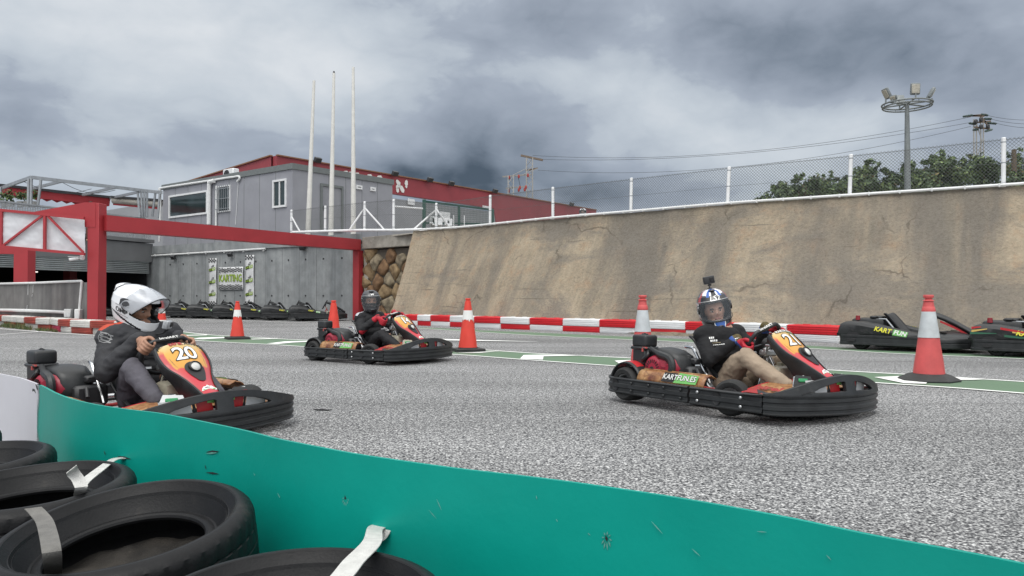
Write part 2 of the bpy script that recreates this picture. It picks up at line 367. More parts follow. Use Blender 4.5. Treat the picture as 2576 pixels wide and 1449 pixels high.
poly(mb, [(631, 853.6), (700, 851.4), (694, 853.2), (634, 855.2)]); poly(mb, [(671, 865.6), (715, 860.2), (773, 858.6), (771, 861.4), (736, 863), (698, 866.8)])
poly(mb, [(1308, 904), (1317.4, 894.8), (1366, 893.9), (1483, 895.6), (1367.5, 898), (1365.5, 906.6)])
poly(mb, [(1546, 909), (1620, 906), (1700, 914), (1560, 918)]); poly(mb, [(2199, 951), (2283, 947.5), (2340, 949), (2330, 968), (2275, 966.5)]); poly(mb, [(2396, 950.5), (2473, 957.7), (2398, 958.5)])
poly(mb, [(1140, 890), (1260, 884.5), (1210, 889)]); poly(mb, [(1090, 857), (1110, 853.5), (1360, 861)])
kind(mb.build('white_track_lines', M_WHT, flat=True), 'structure', 'white painted edge lines and arrows on the track')
M_RUB = pm('rubber_scrap', (.02, .02, .022), .9)
scr = [(812, 1033, 44, 3.0, .25), (1100, 906, 20, 3, 0), (2030, 958, 26, 3, 0), (1000, 849, 22, 2.6, .1), (2170, 898, 14, 2.6, 0)]
for i, (u, v, l, t, a) in enumerate(scr[:1]):
    p = G(u, v); m_ = MB(); pts = [p+Vector((-.075+.15*k/6, .008*math.sin(k), .006+.004*(k in (0, 6)))) for k in range(7)]
    m_.tube(pts, [.003, .006, .007, .007, .006, .005, .002], 6)
    tag(m_.build('rubber_scrap', M_RUB), 'thin black strip of rubber lying on open asphalt ahead of the left kart', 'rubber scrap')

# ================================================================ upper terrace
TZ = 3.2
topline = [G(1040, 581, TZ), G(1150, 574.5, TZ), G(1233, 567, TZ), G(1391, 551, TZ), G(1587, 535, TZ), G(1830, 515, TZ), G(2137, 495, TZ), G(2525, 470, TZ), G(2740, 455, TZ)]
topline.append(topline[-1]+(topline[-1]-topline[-2])*2)
TOP = smooth_path(topline, 6)
W0 = Vector((-17.66, 38, 0)); W1 = Vector((-6.24, 30.5, 0)); WD = (W1-W0).normalized(); WN = Vector((WD.y, -WD.x, 0))   # WN points to the camera side
M_TERR = pm('terrace_ground', (.22, .20, .17), .9, bump=.3)
p905 = Vector((-5.75, 30.2, 0)); sL = Vector((TOP[0].x, TOP[0].y, 0))
edge = [W0-WD*2, W1, p905, sL]+[Vector((p.x, p.y, 0)) for p in TOP[1:]]
off = [e+(Vector((.35, .5, 0)) if i > 3 else Vector((0, .3, 0))) for i, e in enumerate(edge)]
vs = [(p.x, p.y, TZ-.06) for p in off]+[(400, off[-1].y, TZ-.06), (400, 700, TZ-.06), (-60, 700, TZ-.06), (-17.4, 45, TZ-.06)]
n = len(vs); mb = MB(); mb.add(vs, [tuple(range(n))])
kind(mb.build('upper_ground', M_TERR, flat=True), 'structure', 'earth of the upper terrace behind the sloped wall')
# ================================================================ sloped retaining wall
def slope_mat():
    m, nt, b = base_mat('sprayed_concrete'); L = nt.links.new
    uv = nd(nt, 'ShaderNodeUVMap'); tc = nd(nt, 'ShaderNodeTexCoord')
    def noise(sc, loc, scale, det=6, rough=.6, src=None, dist=0):
        mp = nd(nt, 'ShaderNodeMapping'); mp.inputs['Scale'].default_value = sc; mp.inputs['Location'].default_value = loc; L(src or uv.outputs[0], mp.inputs[0])
        n = nd(nt, 'ShaderNodeTexNoise', Scale=scale, Detail=det, Roughness=rough, Distortion=dist); L(mp.outputs[0], n.inputs['Vector']); return n.outputs['Fac']
    def ramp(f, *st):
        cr = nd(nt, 'ShaderNodeValToRGB'); L(f, cr.inputs['Fac']); e = cr.color_ramp.elements
        e[0].position, e[0].color = st[0][0], c4(st[0][1]); e[1].position, e[1].color = st[-1][0], c4(st[-1][1])
        for p, c in st[1:-1]: k = e.new(p); k.color = c4(c)
        return cr.outputs[0]
    def mixc(f, a, c2):
        mx = nd(nt, 'ShaderNodeMix', data_type='RGBA'); L(f, mx.inputs[0]); L(a, mx.inputs[6])
        if isinstance(c2, tuple): mx.inputs[7].default_value = c4(c2)
        else: L(c2, mx.inputs[7])
        return mx.outputs[2]
    g1 = lambda x: (x, x, x)
    base = ramp(noise((1, 1, 1), (0, 0, 0), .9, 8, .65), (.3, (.255, .212, .158)), (.5, (.33, .275, .203)), (.72, (.41, .345, .258)))
    fine = noise((1, 1, 1), (3, 2, 0), 9, 8, .7, tc.outputs['Object'])
    base = mixc(ramp(fine, (.42, g1(0)), (.68, g1(.75))), base, (.385, .325, .24))
    blot = noise((1, 1, 1), (13, 2, 0), 2.2, 7, .7)
    base = mixc(ramp(blot, (.52, g1(0)), (.68, g1(.7))), base, (.37, .25, .16))
    st1 = noise((.46, .085, 1), (0, 4, 0), 1.25, 7, .58, None, .35)     # run-off stains following the fall of the wall
    base = mixc(ramp(st1, (.44, g1(0)), (.60, g1(.92))), base, (.165, .15, .13))
    st2 = noise((1.9, .10, 1), (7, 0, 0), 1.6, 7, .62, None, .3)
    base = mixc(ramp(st2, (.53, g1(0)), (.72, g1(.6))), base, (.19, .172, .14))
    st3 = noise((.30, .55, 1), (2, 9, 0), 1.0, 8, .68, None, .5)
    base = mixc(ramp(st3, (.50, g1(0)), (.60, g1(.8))), base, (.19, .172, .148))
    jn = noise((.22, 9, 1), (5, 1, 0), 1.0, 5, .6, None, .2)
    base = mixc(ramp(jn, (.64, g1(0)), (.67, g1(.75))), base, (.13, .115, .095))
    # dark weathering under the coping
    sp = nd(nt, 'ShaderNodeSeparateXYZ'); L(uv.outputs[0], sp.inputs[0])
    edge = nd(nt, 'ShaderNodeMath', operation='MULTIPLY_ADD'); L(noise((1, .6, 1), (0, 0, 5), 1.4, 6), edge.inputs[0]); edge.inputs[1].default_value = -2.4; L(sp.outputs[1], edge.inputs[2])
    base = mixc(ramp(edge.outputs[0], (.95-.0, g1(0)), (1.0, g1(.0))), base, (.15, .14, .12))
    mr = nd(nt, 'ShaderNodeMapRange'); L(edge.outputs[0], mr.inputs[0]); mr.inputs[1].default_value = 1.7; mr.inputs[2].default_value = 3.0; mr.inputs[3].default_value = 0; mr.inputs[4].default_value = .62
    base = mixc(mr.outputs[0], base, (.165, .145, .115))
    f2 = noise((1, 1, 1), (8, 3, 5), 15, 6, .75, tc.outputs['Object'])
    r2_ = ramp(f2, (.33, g1(.78)), (.5, g1(1)), (.68, g1(1.14)))
    mu = nd(nt, 'ShaderNodeMix', data_type='RGBA', blend_type='MULTIPLY'); mu.inputs[0].default_value = 1; L(base, mu.inputs[6]); L(r2_, mu.inputs[7]); base = mu.outputs[2]
    # cracks
    wp = nd(nt, 'ShaderNodeTexNoise', Scale=1.3, Detail=4); L(uv.outputs[0], wp.inputs['Vector'])
    va = nd(nt, 'ShaderNodeVectorMath', operation='MULTIPLY_ADD'); L(wp.outputs['Color'], va.inputs[0]); va.inputs[1].default_value = (1.1, 1.1, 0); L(uv.outputs[0], va.inputs[2])
    vo = nd(nt, 'ShaderNodeTexVoronoi', feature='DISTANCE_TO_EDGE', Scale=.42); L(va.outputs[0], vo.inputs['Vector'])
    crk = ramp(vo.outputs['Distance'], (.003, g1(.9)), (.011, g1(0)))
    msk = ramp(noise((1, 1, 1), (21, 3, 0), .7, 3), (.50, g1(0)), (.62, g1(.8)))
    cm = nd(nt, 'ShaderNodeMix', data_type='RGBA', blend_type='MULTIPLY'); cm.inputs[0].default_value = 1; L(crk, cm.inputs[6]); L(msk, cm.inputs[7])
    base = mixc(cm.outputs[2], base, (.10, .085, .07))
    pit = noise((1, 1, 1), (0, 0, 0), 26, 4, .75, tc.outputs['Object'])
    base = mixc(ramp(pit, (.30, g1(.85)), (.38, g1(0))), base, (.09, .075, .06))
    L(base, b.inputs['Base Color']); b.inputs['Roughness'].default_value = .9; b.inputs['Specular IOR Level'].default_value = .2
    bp = nd(nt, 'ShaderNodeBump', Strength=.9, Distance=.035)
    hm = nd(nt, 'ShaderNodeMath', operation='MULTIPLY_ADD'); L(fine, hm.inputs[0]); hm.inputs[1].default_value = .6; L(pit, hm.inputs[2])
    L(hm.outputs[0], bp.inputs['Height']); L(bp.outputs[0], b.inputs['Normal'])
    return m
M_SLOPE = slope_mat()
M_CONC = pm('pale_concrete', (.34, .32, .28), .85, var=.2, scale=3, bump=.3, dirt=((.16, .15, .13), 2.2, .56))
M_PIPE = pm('white_pvc', (.72, .73, .73), .45, var=.06)
M_WPOST = pm('white_post_paint', (.76, .77, .78), .45, var=.06, dirt=((.4, .39, .36), 9, .68))
NT = len(TOP)
arc = [0]
for i in range(1, NT): arc.append(arc[-1]+(TOP[i]-TOP[i-1]).length)
NRM = []
for i in range(NT):
    t = TOP[min(i+1, NT-1)]-TOP[max(i-1, 0)]; t.z = 0; t.normalize(); NRM.append(Vector((t.y, -t.x, 0)))   # to camera side
NRM = [n if n.y < 0 else -n for n in NRM]
def at_arc(s):
    for i in range(1, NT):
        if arc[i] >= s or i == NT-1:
            k = (s-arc[i-1])/max(1e-6, arc[i]-arc[i-1]); return TOP[i-1].lerp(TOP[i], k), NRM[i-1].lerp(NRM[i], k).normalized()
def lerp_tab(tab, x):
    for (a, b), (c, d) in zip(tab, tab[1:]):
        if x <= c: return b+(d-b)*(x-a)/(c-a)
    return tab[-1][1]
def slope_pt(s, t):                       # s metres along the top, t 0 at the foot .. 1 at the top
    p, n = at_arc(s)
    d = lerp_tab([(0, 1.35), (4, 1.6), (9.4, 1.9), (15, 2.55), (18, 2.75), (60, 2.75)], s)
    q = p+n*(d*(1-t)**1.12)+Vector((0, 0, -TZ*(1-t)))
    lump = .05*noise.noise((s*.7, t*3, 1))+.035*noise.noise((s*2.1, t*7, 4))
    return q+(n*.8+Vector((0, 0, .6)))*lump*(1 if 0 < t < 1 else .3)
SL = arc[-1]; NSX, NSY = 260, 34
mb = MB(); uvs = []
vs = [slope_pt(SL*i/NSX, j/NSY) for j in range(NSY+1) for i in range(NSX+1)]
uvs = [(SL*i/NSX, 3.6*j/NSY) for j in range(NSY+1) for i in range(NSX+1)]
mb.add(vs, [(j*(NSX+1)+i, j*(NSX+1)+i+1, (j+1)*(NSX+1)+i+1, (j+1)*(NSX+1)+i) for j in range(NSY) for i in range(NSX)])
# crest, back and left end
bk = [at_arc(SL*i/NSX) for i in range(NSX+1)]
o_ = len(mb.v); mb.add([p-n*.5 for p, n in bk]+[Vector((p.x, p.y, 0))-n*.5 for p, n in bk], [])
uvs += [(SL*i/NSX, 3.75) for i in range(NSX+1)]+[(SL*i/NSX, 0) for i in range(NSX+1)]
tp = NSY*(NSX+1)
for i in range(NSX):
    mb.f.append([tp+i, tp+i+1, o_+i+1, o_+i]); mb.f.append([o_+i, o_+i+1, o_+NSX+1+i+1, o_+NSX+1+i]); mb.mi += [0, 0]
mb.f.append([j*(NSX+1) for j in range(NSY+1)]+[o_, o_+NSX+1]); mb.mi.append(0)
ws = empty('retaining_wall', slope_pt(SL*.4, 0)); ws_i = ws.matrix_basis.inverted()
tag(ws, 'tall sloped tan retaining wall of stained cracked sprayed concrete beside the track', 'retaining wall')
def local(o, e):
    o.parent = e; o.matrix_parent_inverse = Matrix.Translation(-e.location) if e.rotation_euler.z == 0 else e.matrix_basis.inverted(); return o
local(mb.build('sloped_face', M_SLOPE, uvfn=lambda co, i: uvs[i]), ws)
# white conduit along the crest
mb = MB(); cp = [at_arc(SL*i/70) for i in range(71)]
mb.tube([p+n*.05+Vector((0, 0, .035)) for p, n in cp], .033, 8)
for i in range(2, 71, 2):
    p, n = cp[i]; mb.box(p+n*.055+Vector((0, 0, .03)), (.04, .09, .08), rot=math.atan2(n.y, n.x)+PI/2, b=.008)
tag(mb.build('crest_pipe', M_PIPE), 'long white pipe clipped along the crest of the sloped wall', 'pipe')
mb = MB(); q0 = A(1059, 584, 27.6); q1 = A(1049, 601, 27.2); mb.cyl(q0, q1, .085, n=14); mb.tube([q0+(q0-q1)*.3+Vector((.1, .1, 0)), q0], .085, 12)
tag(mb.build('drain_pipe', M_PIPE), 'short stub of white drainpipe above the stone corner', 'drainpipe')

# ================================================================ stone corner
st = empty('stone_wall', (-5.0, 29, 0)); tag(st, 'rough brown boulder wall with concrete lintel beside the red post', 'stone wall')
pL, pR = Vector((-5.74, 29.9, 0)), Vector((-3.35, 27.7, 0))
sd_ = (pR-pL).normalized(); sn_ = Vector((sd_.y, -sd_.x, 0)); SWD = (pR-pL).length
M_STONE = pm('brown_boulder', (.17, .10, .05), .85, var=.3, scale=1.6, col2=(.36, .26, .155), bump=.7, bscale=14, dirt=((.27, .25, .21), 1.9, .57))
M_MORT = pm('dark_mortar', (.10, .088, .072), .95, bump=.5, bscale=20)
mb = MB(); mb.box((pL+pR)/2-sn_*.42+Vector((0, 0, 1.35)), (SWD+.3, .5, 2.7), rot=math.atan2(sd_.y, sd_.x))
local(mb.build('mortar_core', M_MORT), st)
rnd = random.Random(12); mb = MB(); sites = []
for r_ in range(-1, 8):
    for c_ in range(-1, 6): sites.append((.30+c_*.78+(.39 if r_ % 2 else 0)+rnd.uniform(-.17, .17), .22+r_*.42+rnd.uniform(-.12, .12)))
for k, (sx, sz) in enumerate(sites):
    if not (-.35 < sx < SWD+.25 and -.1 < sz < 2.65): continue
    poly_ = [(sx-.7, sz-.7), (sx+.7, sz-.7), (sx+.7, min(2.76, sz+.7)), (sx-.7, min(2.76, sz+.7))]
    for m_, (ox, oz) in enumerate(sites):
        if m_ == k or abs(ox-sx)+abs(oz-sz) > 2.2: continue
        mx_, mz_ = (sx+ox)/2, (sz+oz)/2; dx, dz = ox-sx, oz-sz; out = []
        for a, b_ in zip(poly_, poly_[1:]+poly_[:1]):
            fa_, fb_ = (a[0]-mx_)*dx+(a[1]-mz_)*dz, (b_[0]-mx_)*dx+(b_[1]-mz_)*dz
            if fa_ <= 0: out.append(a)
            if (fa_ < 0) != (fb_ < 0): t_ = fa_/(fa_-fb_); out.append((a[0]+(b_[0]-a[0])*t_, a[1]+(b_[1]-a[1])*t_))
        poly_ = out
    cxp = sum(p[0] for p in poly_)/len(poly_); czp = sum(p[1] for p in poly_)/len(poly_)
    P_ = []
    for a, b_ in zip(poly_, poly_[1:]+poly_[:1]):
        if math.hypot(a[0]-b_[0], a[1]-b_[1]) < .03: continue
        for q in range(5): t_ = q/5; P_.append((a[0]+(b_[0]-a[0])*t_, a[1]+(b_[1]-a[1])*t_))
    n_ = len(P_); P_ = [((P_[i-1][0]+2*P_[i][0]+P_[(i+1) % n_][0])/4, (P_[i-1][1]+2*P_[i][1]+P_[(i+1) % n_][1])/4) for i in range(n_)]
    sd0 = rnd.random()*50; tx, tz = rnd.uniform(-.25, .25), rnd.uniform(-.2, .25); dep = rnd.uniform(.10, .2); rings = []
    for sc, d_ in ((1.0, -.12), (.955, .02), (.92, .55), (.82, .80), (.6, .92), (.3, .97)):
        ring_ = []
        for (x, z) in P_:
            q = Vector((cxp+(x-cxp)*sc*.965, 0, czp+(z-czp)*sc*.965)); nn = noise.noise(Vector((q.x*3.2, sd0, q.z*3.2)))*.05+noise.noise(Vector((q.x*9, sd0, q.z*9)))*.018
            ring_.append(pL+sd_*q.x+Vector((0, 0, q.z))+sn_*(-.20+dep*d_+(nn+tx*(q.x-cxp)+tz*(q.z-czp))*max(0, min(1, d_))))
        rings.append(ring_)
    vs = [v for r in rings for v in r]; cc = pL+sd_*cxp+Vector((0, 0, czp))+sn_*(-.20+dep); vs.append(cc)
    fs = [(a*n_+i, a*n_+(i+1) % n_, (a+1)*n_+(i+1) % n_, (a+1)*n_+i) for a in range(5) for i in range(n_)]+[(5*n_+i, 5*n_+(i+1) % n_, 6*n_) for i in range(n_)]
    mb.add(vs, fs, rnd.randrange(3))
M_STO = [pm('boulder_ochre', (.20, .125, .06), .85, var=.3, scale=3, col2=(.37, .27, .15), bump=.6, bscale=18, dirt=((.12, .10, .075), 3, .58)), pm('boulder_rust', (.12, .062, .03), .85, var=.3, scale=3, col2=(.26, .155, .08), bump=.6, bscale=18, dirt=((.30, .25, .18), 4, .64)), pm('boulder_grey', (.13, .105, .07), .85, var=.3, scale=4, col2=(.30, .25, .17), bump=.6, bscale=18)]
local(mb.build('boulder_face', M_STO, sharp=50), st)
mb = MB(); mb.grid(lambda u, v: pL+sd_*(-.05+(.10+.10*noise.noise(Vector((0, v*4, 1)))+.10*(1-v))*u)+Vector((0, 0, 2.75*v))-sn_*(.06+.06*u), 4, 24); local(mb.build('plaster_margin', M_CONC), st)
mb = MB(); mb.box((pL+pR)/2-sn_*.28+Vector((0, 0, 2.98)), (SWD+.15, .62, .46), rot=math.atan2(sd_.y, sd_.x), b=.02)
local(mb.build('lintel', M_CONC), st)

# ================================================================ grey concrete wall of the yard
M_GWALL = pm('grey_board_concrete', (.175, .185, .185), .8, var=.14, scale=1.5, bump=.15, dirt=((.115, .12, .12), .8, .56))
def streak_conc(name, col, dark, sx=1.4, sz=.09):
    m, nt, b = base_mat(name); L = nt.links.new
    tc = nd(nt, 'ShaderNodeTexCoord'); 
    def N(scl, sc, det=6, off=(0, 0, 0)):
        mp = nd(nt, 'ShaderNodeMapping'); mp.inputs['Scale'].default_value = scl; mp.inputs['Location'].default_value = off; L(tc.outputs['Object'], mp.inputs[0])
        n = nd(nt, 'ShaderNodeTexNoise', Scale=sc, Detail=det, Roughness=.6); L(mp.outputs[0], n.inputs['Vector']); return n.outputs['Fac']
    cr = nd(nt, 'ShaderNodeValToRGB'); L(N((sx, sx, sz), 1.3), cr.inputs['Fac']); e = cr.color_ramp.elements
    e[0].position = .36; e[0].color = c4(dark); e[1].position = .62; e[1].color = c4(col)
    c2 = nd(nt, 'ShaderNodeValToRGB'); L(N((1, 1, 1), 2.6, 9, (3, 1, 2)), c2.inputs['Fac']); e = c2.color_ramp.elements
    e[0].position = .3; e[0].color = (.8, .8, .8, 1); e[1].position = .7; e[1].color = (1.15, 1.15, 1.15, 1)
    mx = nd(nt, 'ShaderNodeMix', data_type='RGBA', blend_type='MULTIPLY'); mx.inputs[0].default_value = 1; L(cr.outputs[0], mx.inputs[6]); L(c2.outputs[0], mx.inputs[7])
    L(mx.outputs[2], b.inputs['Base Color']); b.inputs['Roughness'].default_value = .8
    bp = nd(nt, 'ShaderNodeBump', Strength=.25, Distance=.02); L(N((1, 1, 1), 22, 5), bp.inputs['Height']); L(bp.outputs[0], b.inputs['Normal'])
    return m
M_GWALL = streak_conc('grey_board_concrete', (.30, .315, .32), (.205, .22, .228))
M_PARAPET = streak_conc('dark_parapet_concrete', (.20, .195, .19), (.125, .122, .122), 1.8)
M_DARK = pm('dark_metal', (.03, .031, .034), .5, var=.1)
M_GALV = pm('galvanised_steel', (.36, .38, .40), .45, .6, var=.12)
wl = (W1-W0).length; wa = math.atan2(WD.y, WD.x)
yw = empty('concrete_wall', (W0+W1)/2); tag(yw, 'grey board marked concrete yard wall behind the row of parked karts', 'wall')
mb = MB(); mb.box((W0+W1)/2-WD*1.5-WN*.2+Vector((0, 0, 1.5)), (wl+3.4, .4, 3.0), rot=wa)
for k in range(1, 13):
    s = wl*k/13; mb.box(W0+WD*s+WN*.002+Vector((0, 0, 1.5)), (.014, .010, 2.98), 2, rot=wa)
    for zz in (.95, 2.45): mb.lathe([(0, 0), (.035, 0), (.04, .012)], 10, 1, Matrix.Translation(W0+WD*(s+.4)+WN*.003+Vector((0, 0, zz))) @ Matrix.Rotation(wa, 4, 'Z') @ Matrix.Rotation(PI/2, 4, 'X'))
mb.box(W0.lerp(W1, .5)-WN*.06+Vector((0, 0, 3.19)), (wl+.4, .28, .38), rot=wa)
local(mb.build('wall_panel', [M_GWALL, M_DARK, pm('panel_joint', (.17, .18, .185), .8)]), yw)
mb = MB(); mb.tube([W0+WN*.06+Vector((0, 0, 2.92)), W0.lerp(W1, .62)+WN*.06+Vector((0, 0, 2.98))], .045, 8)
for k in range(7):
    p = W0.lerp(W1, .02+.098*k)+WN*.03+Vector((0, 0, 2.93)); mb.box(p, (.05, .1, .13), rot=wa, b=.01)
tag(mb.build('wall_pipe', M_PIPE), 'thin white pipe running along the top of the grey concrete yard wall', 'pipe')
for lbl, u, v in (('small black floodlight on the grey wall above the banners', 873*0+873, 0),):
    pass
def floodlight(P, n, label, s=1.0):
    e = empty('floodlight', P); tag(e, label, 'floodlight', 'floodlights fixed to the buildings')
    a = math.atan2(n.y, n.x)+PI/2
    mb = MB(); mb.box((0, 0, -.04), (.24*s, .12*s, .16*s), rot=Matrix.Rotation(a, 4, 'Z') @ Matrix.Rotation(.5, 4, 'X'), b=.015); mb.build('lamp_head', M_DARK, e)
    mb = MB(); mb.tube([Vector((0, 0, .06))-n*.12, Vector((0, 0, .06)), Vector((0, 0, 0))], .015, 6); mb.build('bracket', M_GALV, e)
    return e
def wallpt(u, v): return PLN(u, v, W0, WN)
floodlight(wallpt(585, 639)+WN*.14, WN, 'small dark floodlight on the grey wall above the chequered banners')
floodlight(wallpt(767, 622)+WN*.14, WN, 'small floodlight tucked under the red beam on the grey wall', 1.1)
floodlight(wallpt(442, 646)+WN*.14, WN, 'small floodlight near the shuttered opening at the left end of the grey wall', 1.1)

# ================================================================ banners
M_BAN = pm('banner_white', (.66, .67, .68), .6, var=.05); M_BLK = pm('print_black', (.015, .015, .017), .55, var=.05)
M_LIME = pm('print_lime', (.33, .48, .06), .55, var=.1); M_GREENP = pm('print_green', (.09, .42, .12), .55, var=.1); M_DLIME = pm('print_olive', (.16, .22, .03), .6, var=.1)
def banner_M(u, v): 
    p = wallpt(u, v)+WN*.05; return Matrix.Translation(p) @ Matrix.Rotation(wa, 4, 'Z') @ Matrix.Rotation(PI/2, 4, 'X')
def checks(mb, w, h, cx, cy, nx, ny, mat, zz, wob=0):
    for i in range(nx):
        for j in range(ny):
            if (i+j) % 2: continue
            x = cx-w/2+w*(i+.5)/nx; y = cy-h/2+h*(j+.5)/ny+wob*math.sin(i*1.1)
            a, b = w/nx/2, h/ny/2; mb.add([(x-a, y-b, zz), (x+a, y-b, zz), (x+a, y+b, zz), (x-a, y+b, zz)], [(0, 1, 2, 3)], mat)
def tall_banner(us, vt, vb, label):
    pt, pb = wallpt(us, vt), wallpt(us, vb); h = pt.z-pb.z; w = h*.25
    M = banner_M(us, (vt+vb)/2); e = empty('banner', M.translation); e.rotation_euler = (0, 0, wa)
    tag(e, label, 'banner', 'vertical chequered banners on the grey wall')
    B = Matrix.Rotation(PI/2, 4, 'X')
    mb = MB(B); mb.grid(lambda a, b: (w*(a-.5), h*(b-.5), .015*math.sin(b*9+a*2)), 6, 24); o = mb.build('banner_cloth', [M_BAN], e)
    sol = o.modifiers.new('s', 'SOLIDIFY'); sol.thickness = .006
    z = .03
    for y_ in (.455, -.455): mb = MB(B); checks(mb, w, h*.085, 0, h*y_, 6, 3, 0, z); mb.build('chequered_band', M_BLK, e, flat=True)
    for k in (-1, 0, 1):
        mb = MB(B); y = k*h*.265; sk = Matrix(((1, 0, 0, 0), (.18, 1, 0, y), (0, 0, 1, 0), (0, 0, 0, 1)))
        mb.add([(-w*.42, -h*.032, z), (-.02, -h*.032, z), (-.02, h*.03, z), (-w*.42, h*.03, z)], [(0, 1, 2, 3)], 0, sk)
        mb.add([(-.02, -h*.032, z+.001), (w*.42, -h*.032, z+.001), (w*.42, h*.03, z+.001), (-.02, h*.03, z+.001)], [(0, 1, 2, 3)], 1, sk)
        for body, x, mt in (('KART', -w*.21, 1), ('FUN', w*.2, 2)):
            vs, fs = text_geo(body, h*.06, .0005, .01, sx=.8); mb.add(vs, fs, mt, sk @ Matrix.Translation((x, 0, z+.004)))
        fl = sk @ Matrix.Translation((w*.06, h*.062, 0)) @ Matrix.Rotation(.5, 4, 'Z')
        mb2 = MB(); checks(mb2, w*.34, h*.05, 0, 0, 4, 3, 0, z); mb.add(mb2.v, mb2.f, 0, fl)
        checks(mb, w*.02, h*.05, -w*.1, y+h*.05, 1, 1, 0, z)
        mb.build('logo', [M_BLK, M_LIME, M_BAN], e, flat=True)
tall_banner(537.5, 650, 768, 'tall white banner with chequered ends left of the karting sign')
tall_banner(630.5, 642, 769.5, 'tall white banner with chequered ends right of the karting sign')
pt, pb = wallpt(583, 672), wallpt(583, 729); h = pt.z-pb.z; w = (wallpt(613, 700)-wallpt(552, 700)).length
M = banner_M(583, 700.5); e = empty('karting_sign', M.translation); e.rotation_euler = (0, 0, wa); tag(e, 'white sign with green word KARTING between two chequered bands', 'sign')
B = Matrix.Rotation(PI/2, 4, 'X')
mb = MB(B); mb.grid(lambda a, b: (w*(a-.5), h*(b-.5), .012*math.sin(b*6+a*4)), 10, 8); o = mb.build('sign_cloth', [M_BAN], e); o.modifiers.new('s', 'SOLIDIFY').thickness = .006
z = .028
for sgn in (1, -1): mb = MB(B); checks(mb, w*.96, h*.19, 0, sgn*h*.37, 17, 5, 0, z, .02); mb.build('chequered_band', M_BLK, e, flat=True)
mb = MB(B)
vs, fs = text_geo('KARTING', h*.44, .001, .03, sx=.72); xs = [v.x for v in vs]; k = w*.94/(max(xs)-min(xs))
mb.add([(v.x*k, v.y, v.z+z) for v in vs], fs, 2)
vs, fs = text_geo('KARTING', h*.44, .001, .008, sx=.72); mb.add([(v.x*k, v.y, v.z+z+.004) for v in vs], fs, 1)
mb.build('lettering', [M_BLK, M_LIME, M_DLIME], e, flat=True)

# ================================================================ office container on the terrace
M_CONT = pm('grey_cladding', (.28, .285, .315), .5, var=.06, scale=1.2, dirt=((.235, .24, .262), 1.1, .6))
M_TRIM = pm('dark_grey_trim', (.15, .165, .165), .5, var=.08)
M_WFR = pm('white_frame', (.72, .73, .74), .4, var=.05); M_GLS = pm('window_glass', (.022, .04, .042), .08, var=.25, scale=1.2, spec=.8)
M_DOOR = pm('door_grey', (.25, .255, .28), .5, var=.06)
C0 = Vector((-9.44, 33.2, 0)); CA = Vector((-8.5, 6.5, 0)).normalized(); CB = Vector((6.5, 8.5, 0)).normalized()   # left face and right face directions
LA, LB, CZ0, CZ1 = 10.7, 5.88, TZ-.06, 6.65
na, nb = -CB, -CA     # outward normals: left face looks along -CB, right face along -CA
oc = empty('office_container', C0); tag(oc, 'grey flat roofed site office standing above the concrete yard wall', 'site office')
def cpt(a, b_, z): return C0+CA*a+CB*b_+Vector((0, 0, z))
mb = MB(); mb.add([cpt(a, b_, z) for z in (CZ0, CZ1-.25) for a, b_ in ((0, 0), (LA, 0), (LA, LB), (0, LB))], [(0, 1, 2, 3), (4, 7, 6, 5), (0, 4, 5, 1), (1, 5, 6, 2), (2, 6, 7, 3), (3, 7, 4, 0)])
for k in range(1, 9): p = cpt(LA*k/9, 0, 0)+na*.002; mb.beam(p+Vector((0, 0, CZ0)), p+Vector((0, 0, CZ1-.25)), .02, .012, 1)
for k in range(1, 6): p = cpt(0, LB*k/6, 0)+nb*.002; mb.beam(p+Vector((0, 0, CZ0)), p+Vector((0, 0, CZ1-.25)), .02, .012, 1)
local(mb.build('cladding', [M_CONT, M_TRIM]), oc)
mb = MB(); mb.add([cpt(a, b_, z) for z in (CZ1-.25, CZ1) for a, b_ in ((-.06, -.06), (LA+.06, -.06), (LA+.06, LB+.06), (-.06, LB+.06))], [(0, 1, 2, 3), (4, 7, 6, 5), (0, 4, 5, 1), (1, 5, 6, 2), (2, 6, 7, 3), (3, 7, 4, 0)])
local(mb.build('roof_fascia', M_TRIM), oc)
def cwin(face, px, fw, name='window', bars=0, mull=1, glass=None):
    nrm = na if face == 'a' else nb
    q = [PLN(u, v, C0, nrm) for u, v in px]        # TL TR BR BL
    z1 = (q[0].z+q[1].z)/2; z0 = (q[2].z+q[3].z)/2
    l, r = (q[0]+q[3])/2, (q[1]+q[2])/2; l.z = r.z = 0; dx = (r-l); W_ = dx.length; dx.normalize()
    M = Matrix((dx, Vector((0, 0, 1)), nrm)).transposed().to_4x4(); M.translation = l+Vector((0, 0, z0)); H_ = z1-z0
    fr = MB(M)
    for c, d in (((W_/2, H_-fw/2, .03), (W_, fw, .07)), ((W_/2, fw/2, .03), (W_, fw, .07)), ((fw/2, H_/2, .03), (fw, H_-2*fw, .066)), ((W_-fw/2, H_/2, .03), (fw, H_-2*fw, .066))): fr.box(c, d)
    for k in range(1, mull): fr.box((W_*k/mull, H_/2, .025), (fw*.8, H_-2*fw, .05))
    fo = local(fr.build(name, M_WFR if name != 'door' else M_TRIM), oc)
    gl = MB(M); gl.box((W_/2, H_/2, .006), (W_-1.4*fw, H_-1.4*fw, .018)); 
    po = gl.build("pane" if name != "door" else "door_leaf", glass or M_GLS); po.parent = fo
    if bars:
        bb = MB(M)
        for k in range(bars): x = W_*(k+.5)/bars; bb.box((x, H_/2, .11), (.025, H_*1.02, .025))
        for y in (.12, .5, .88): bb.box((W_/2, H_*y, .125), (W_*1.06, .03, .012))
        bo = bb.build('window_bars', M_GALV); bo.parent = fo
    return fo, M, W_, H_
cwin('a', [(427.5, 492), (524, 479), (523, 538), (425.5, 550)], .09)
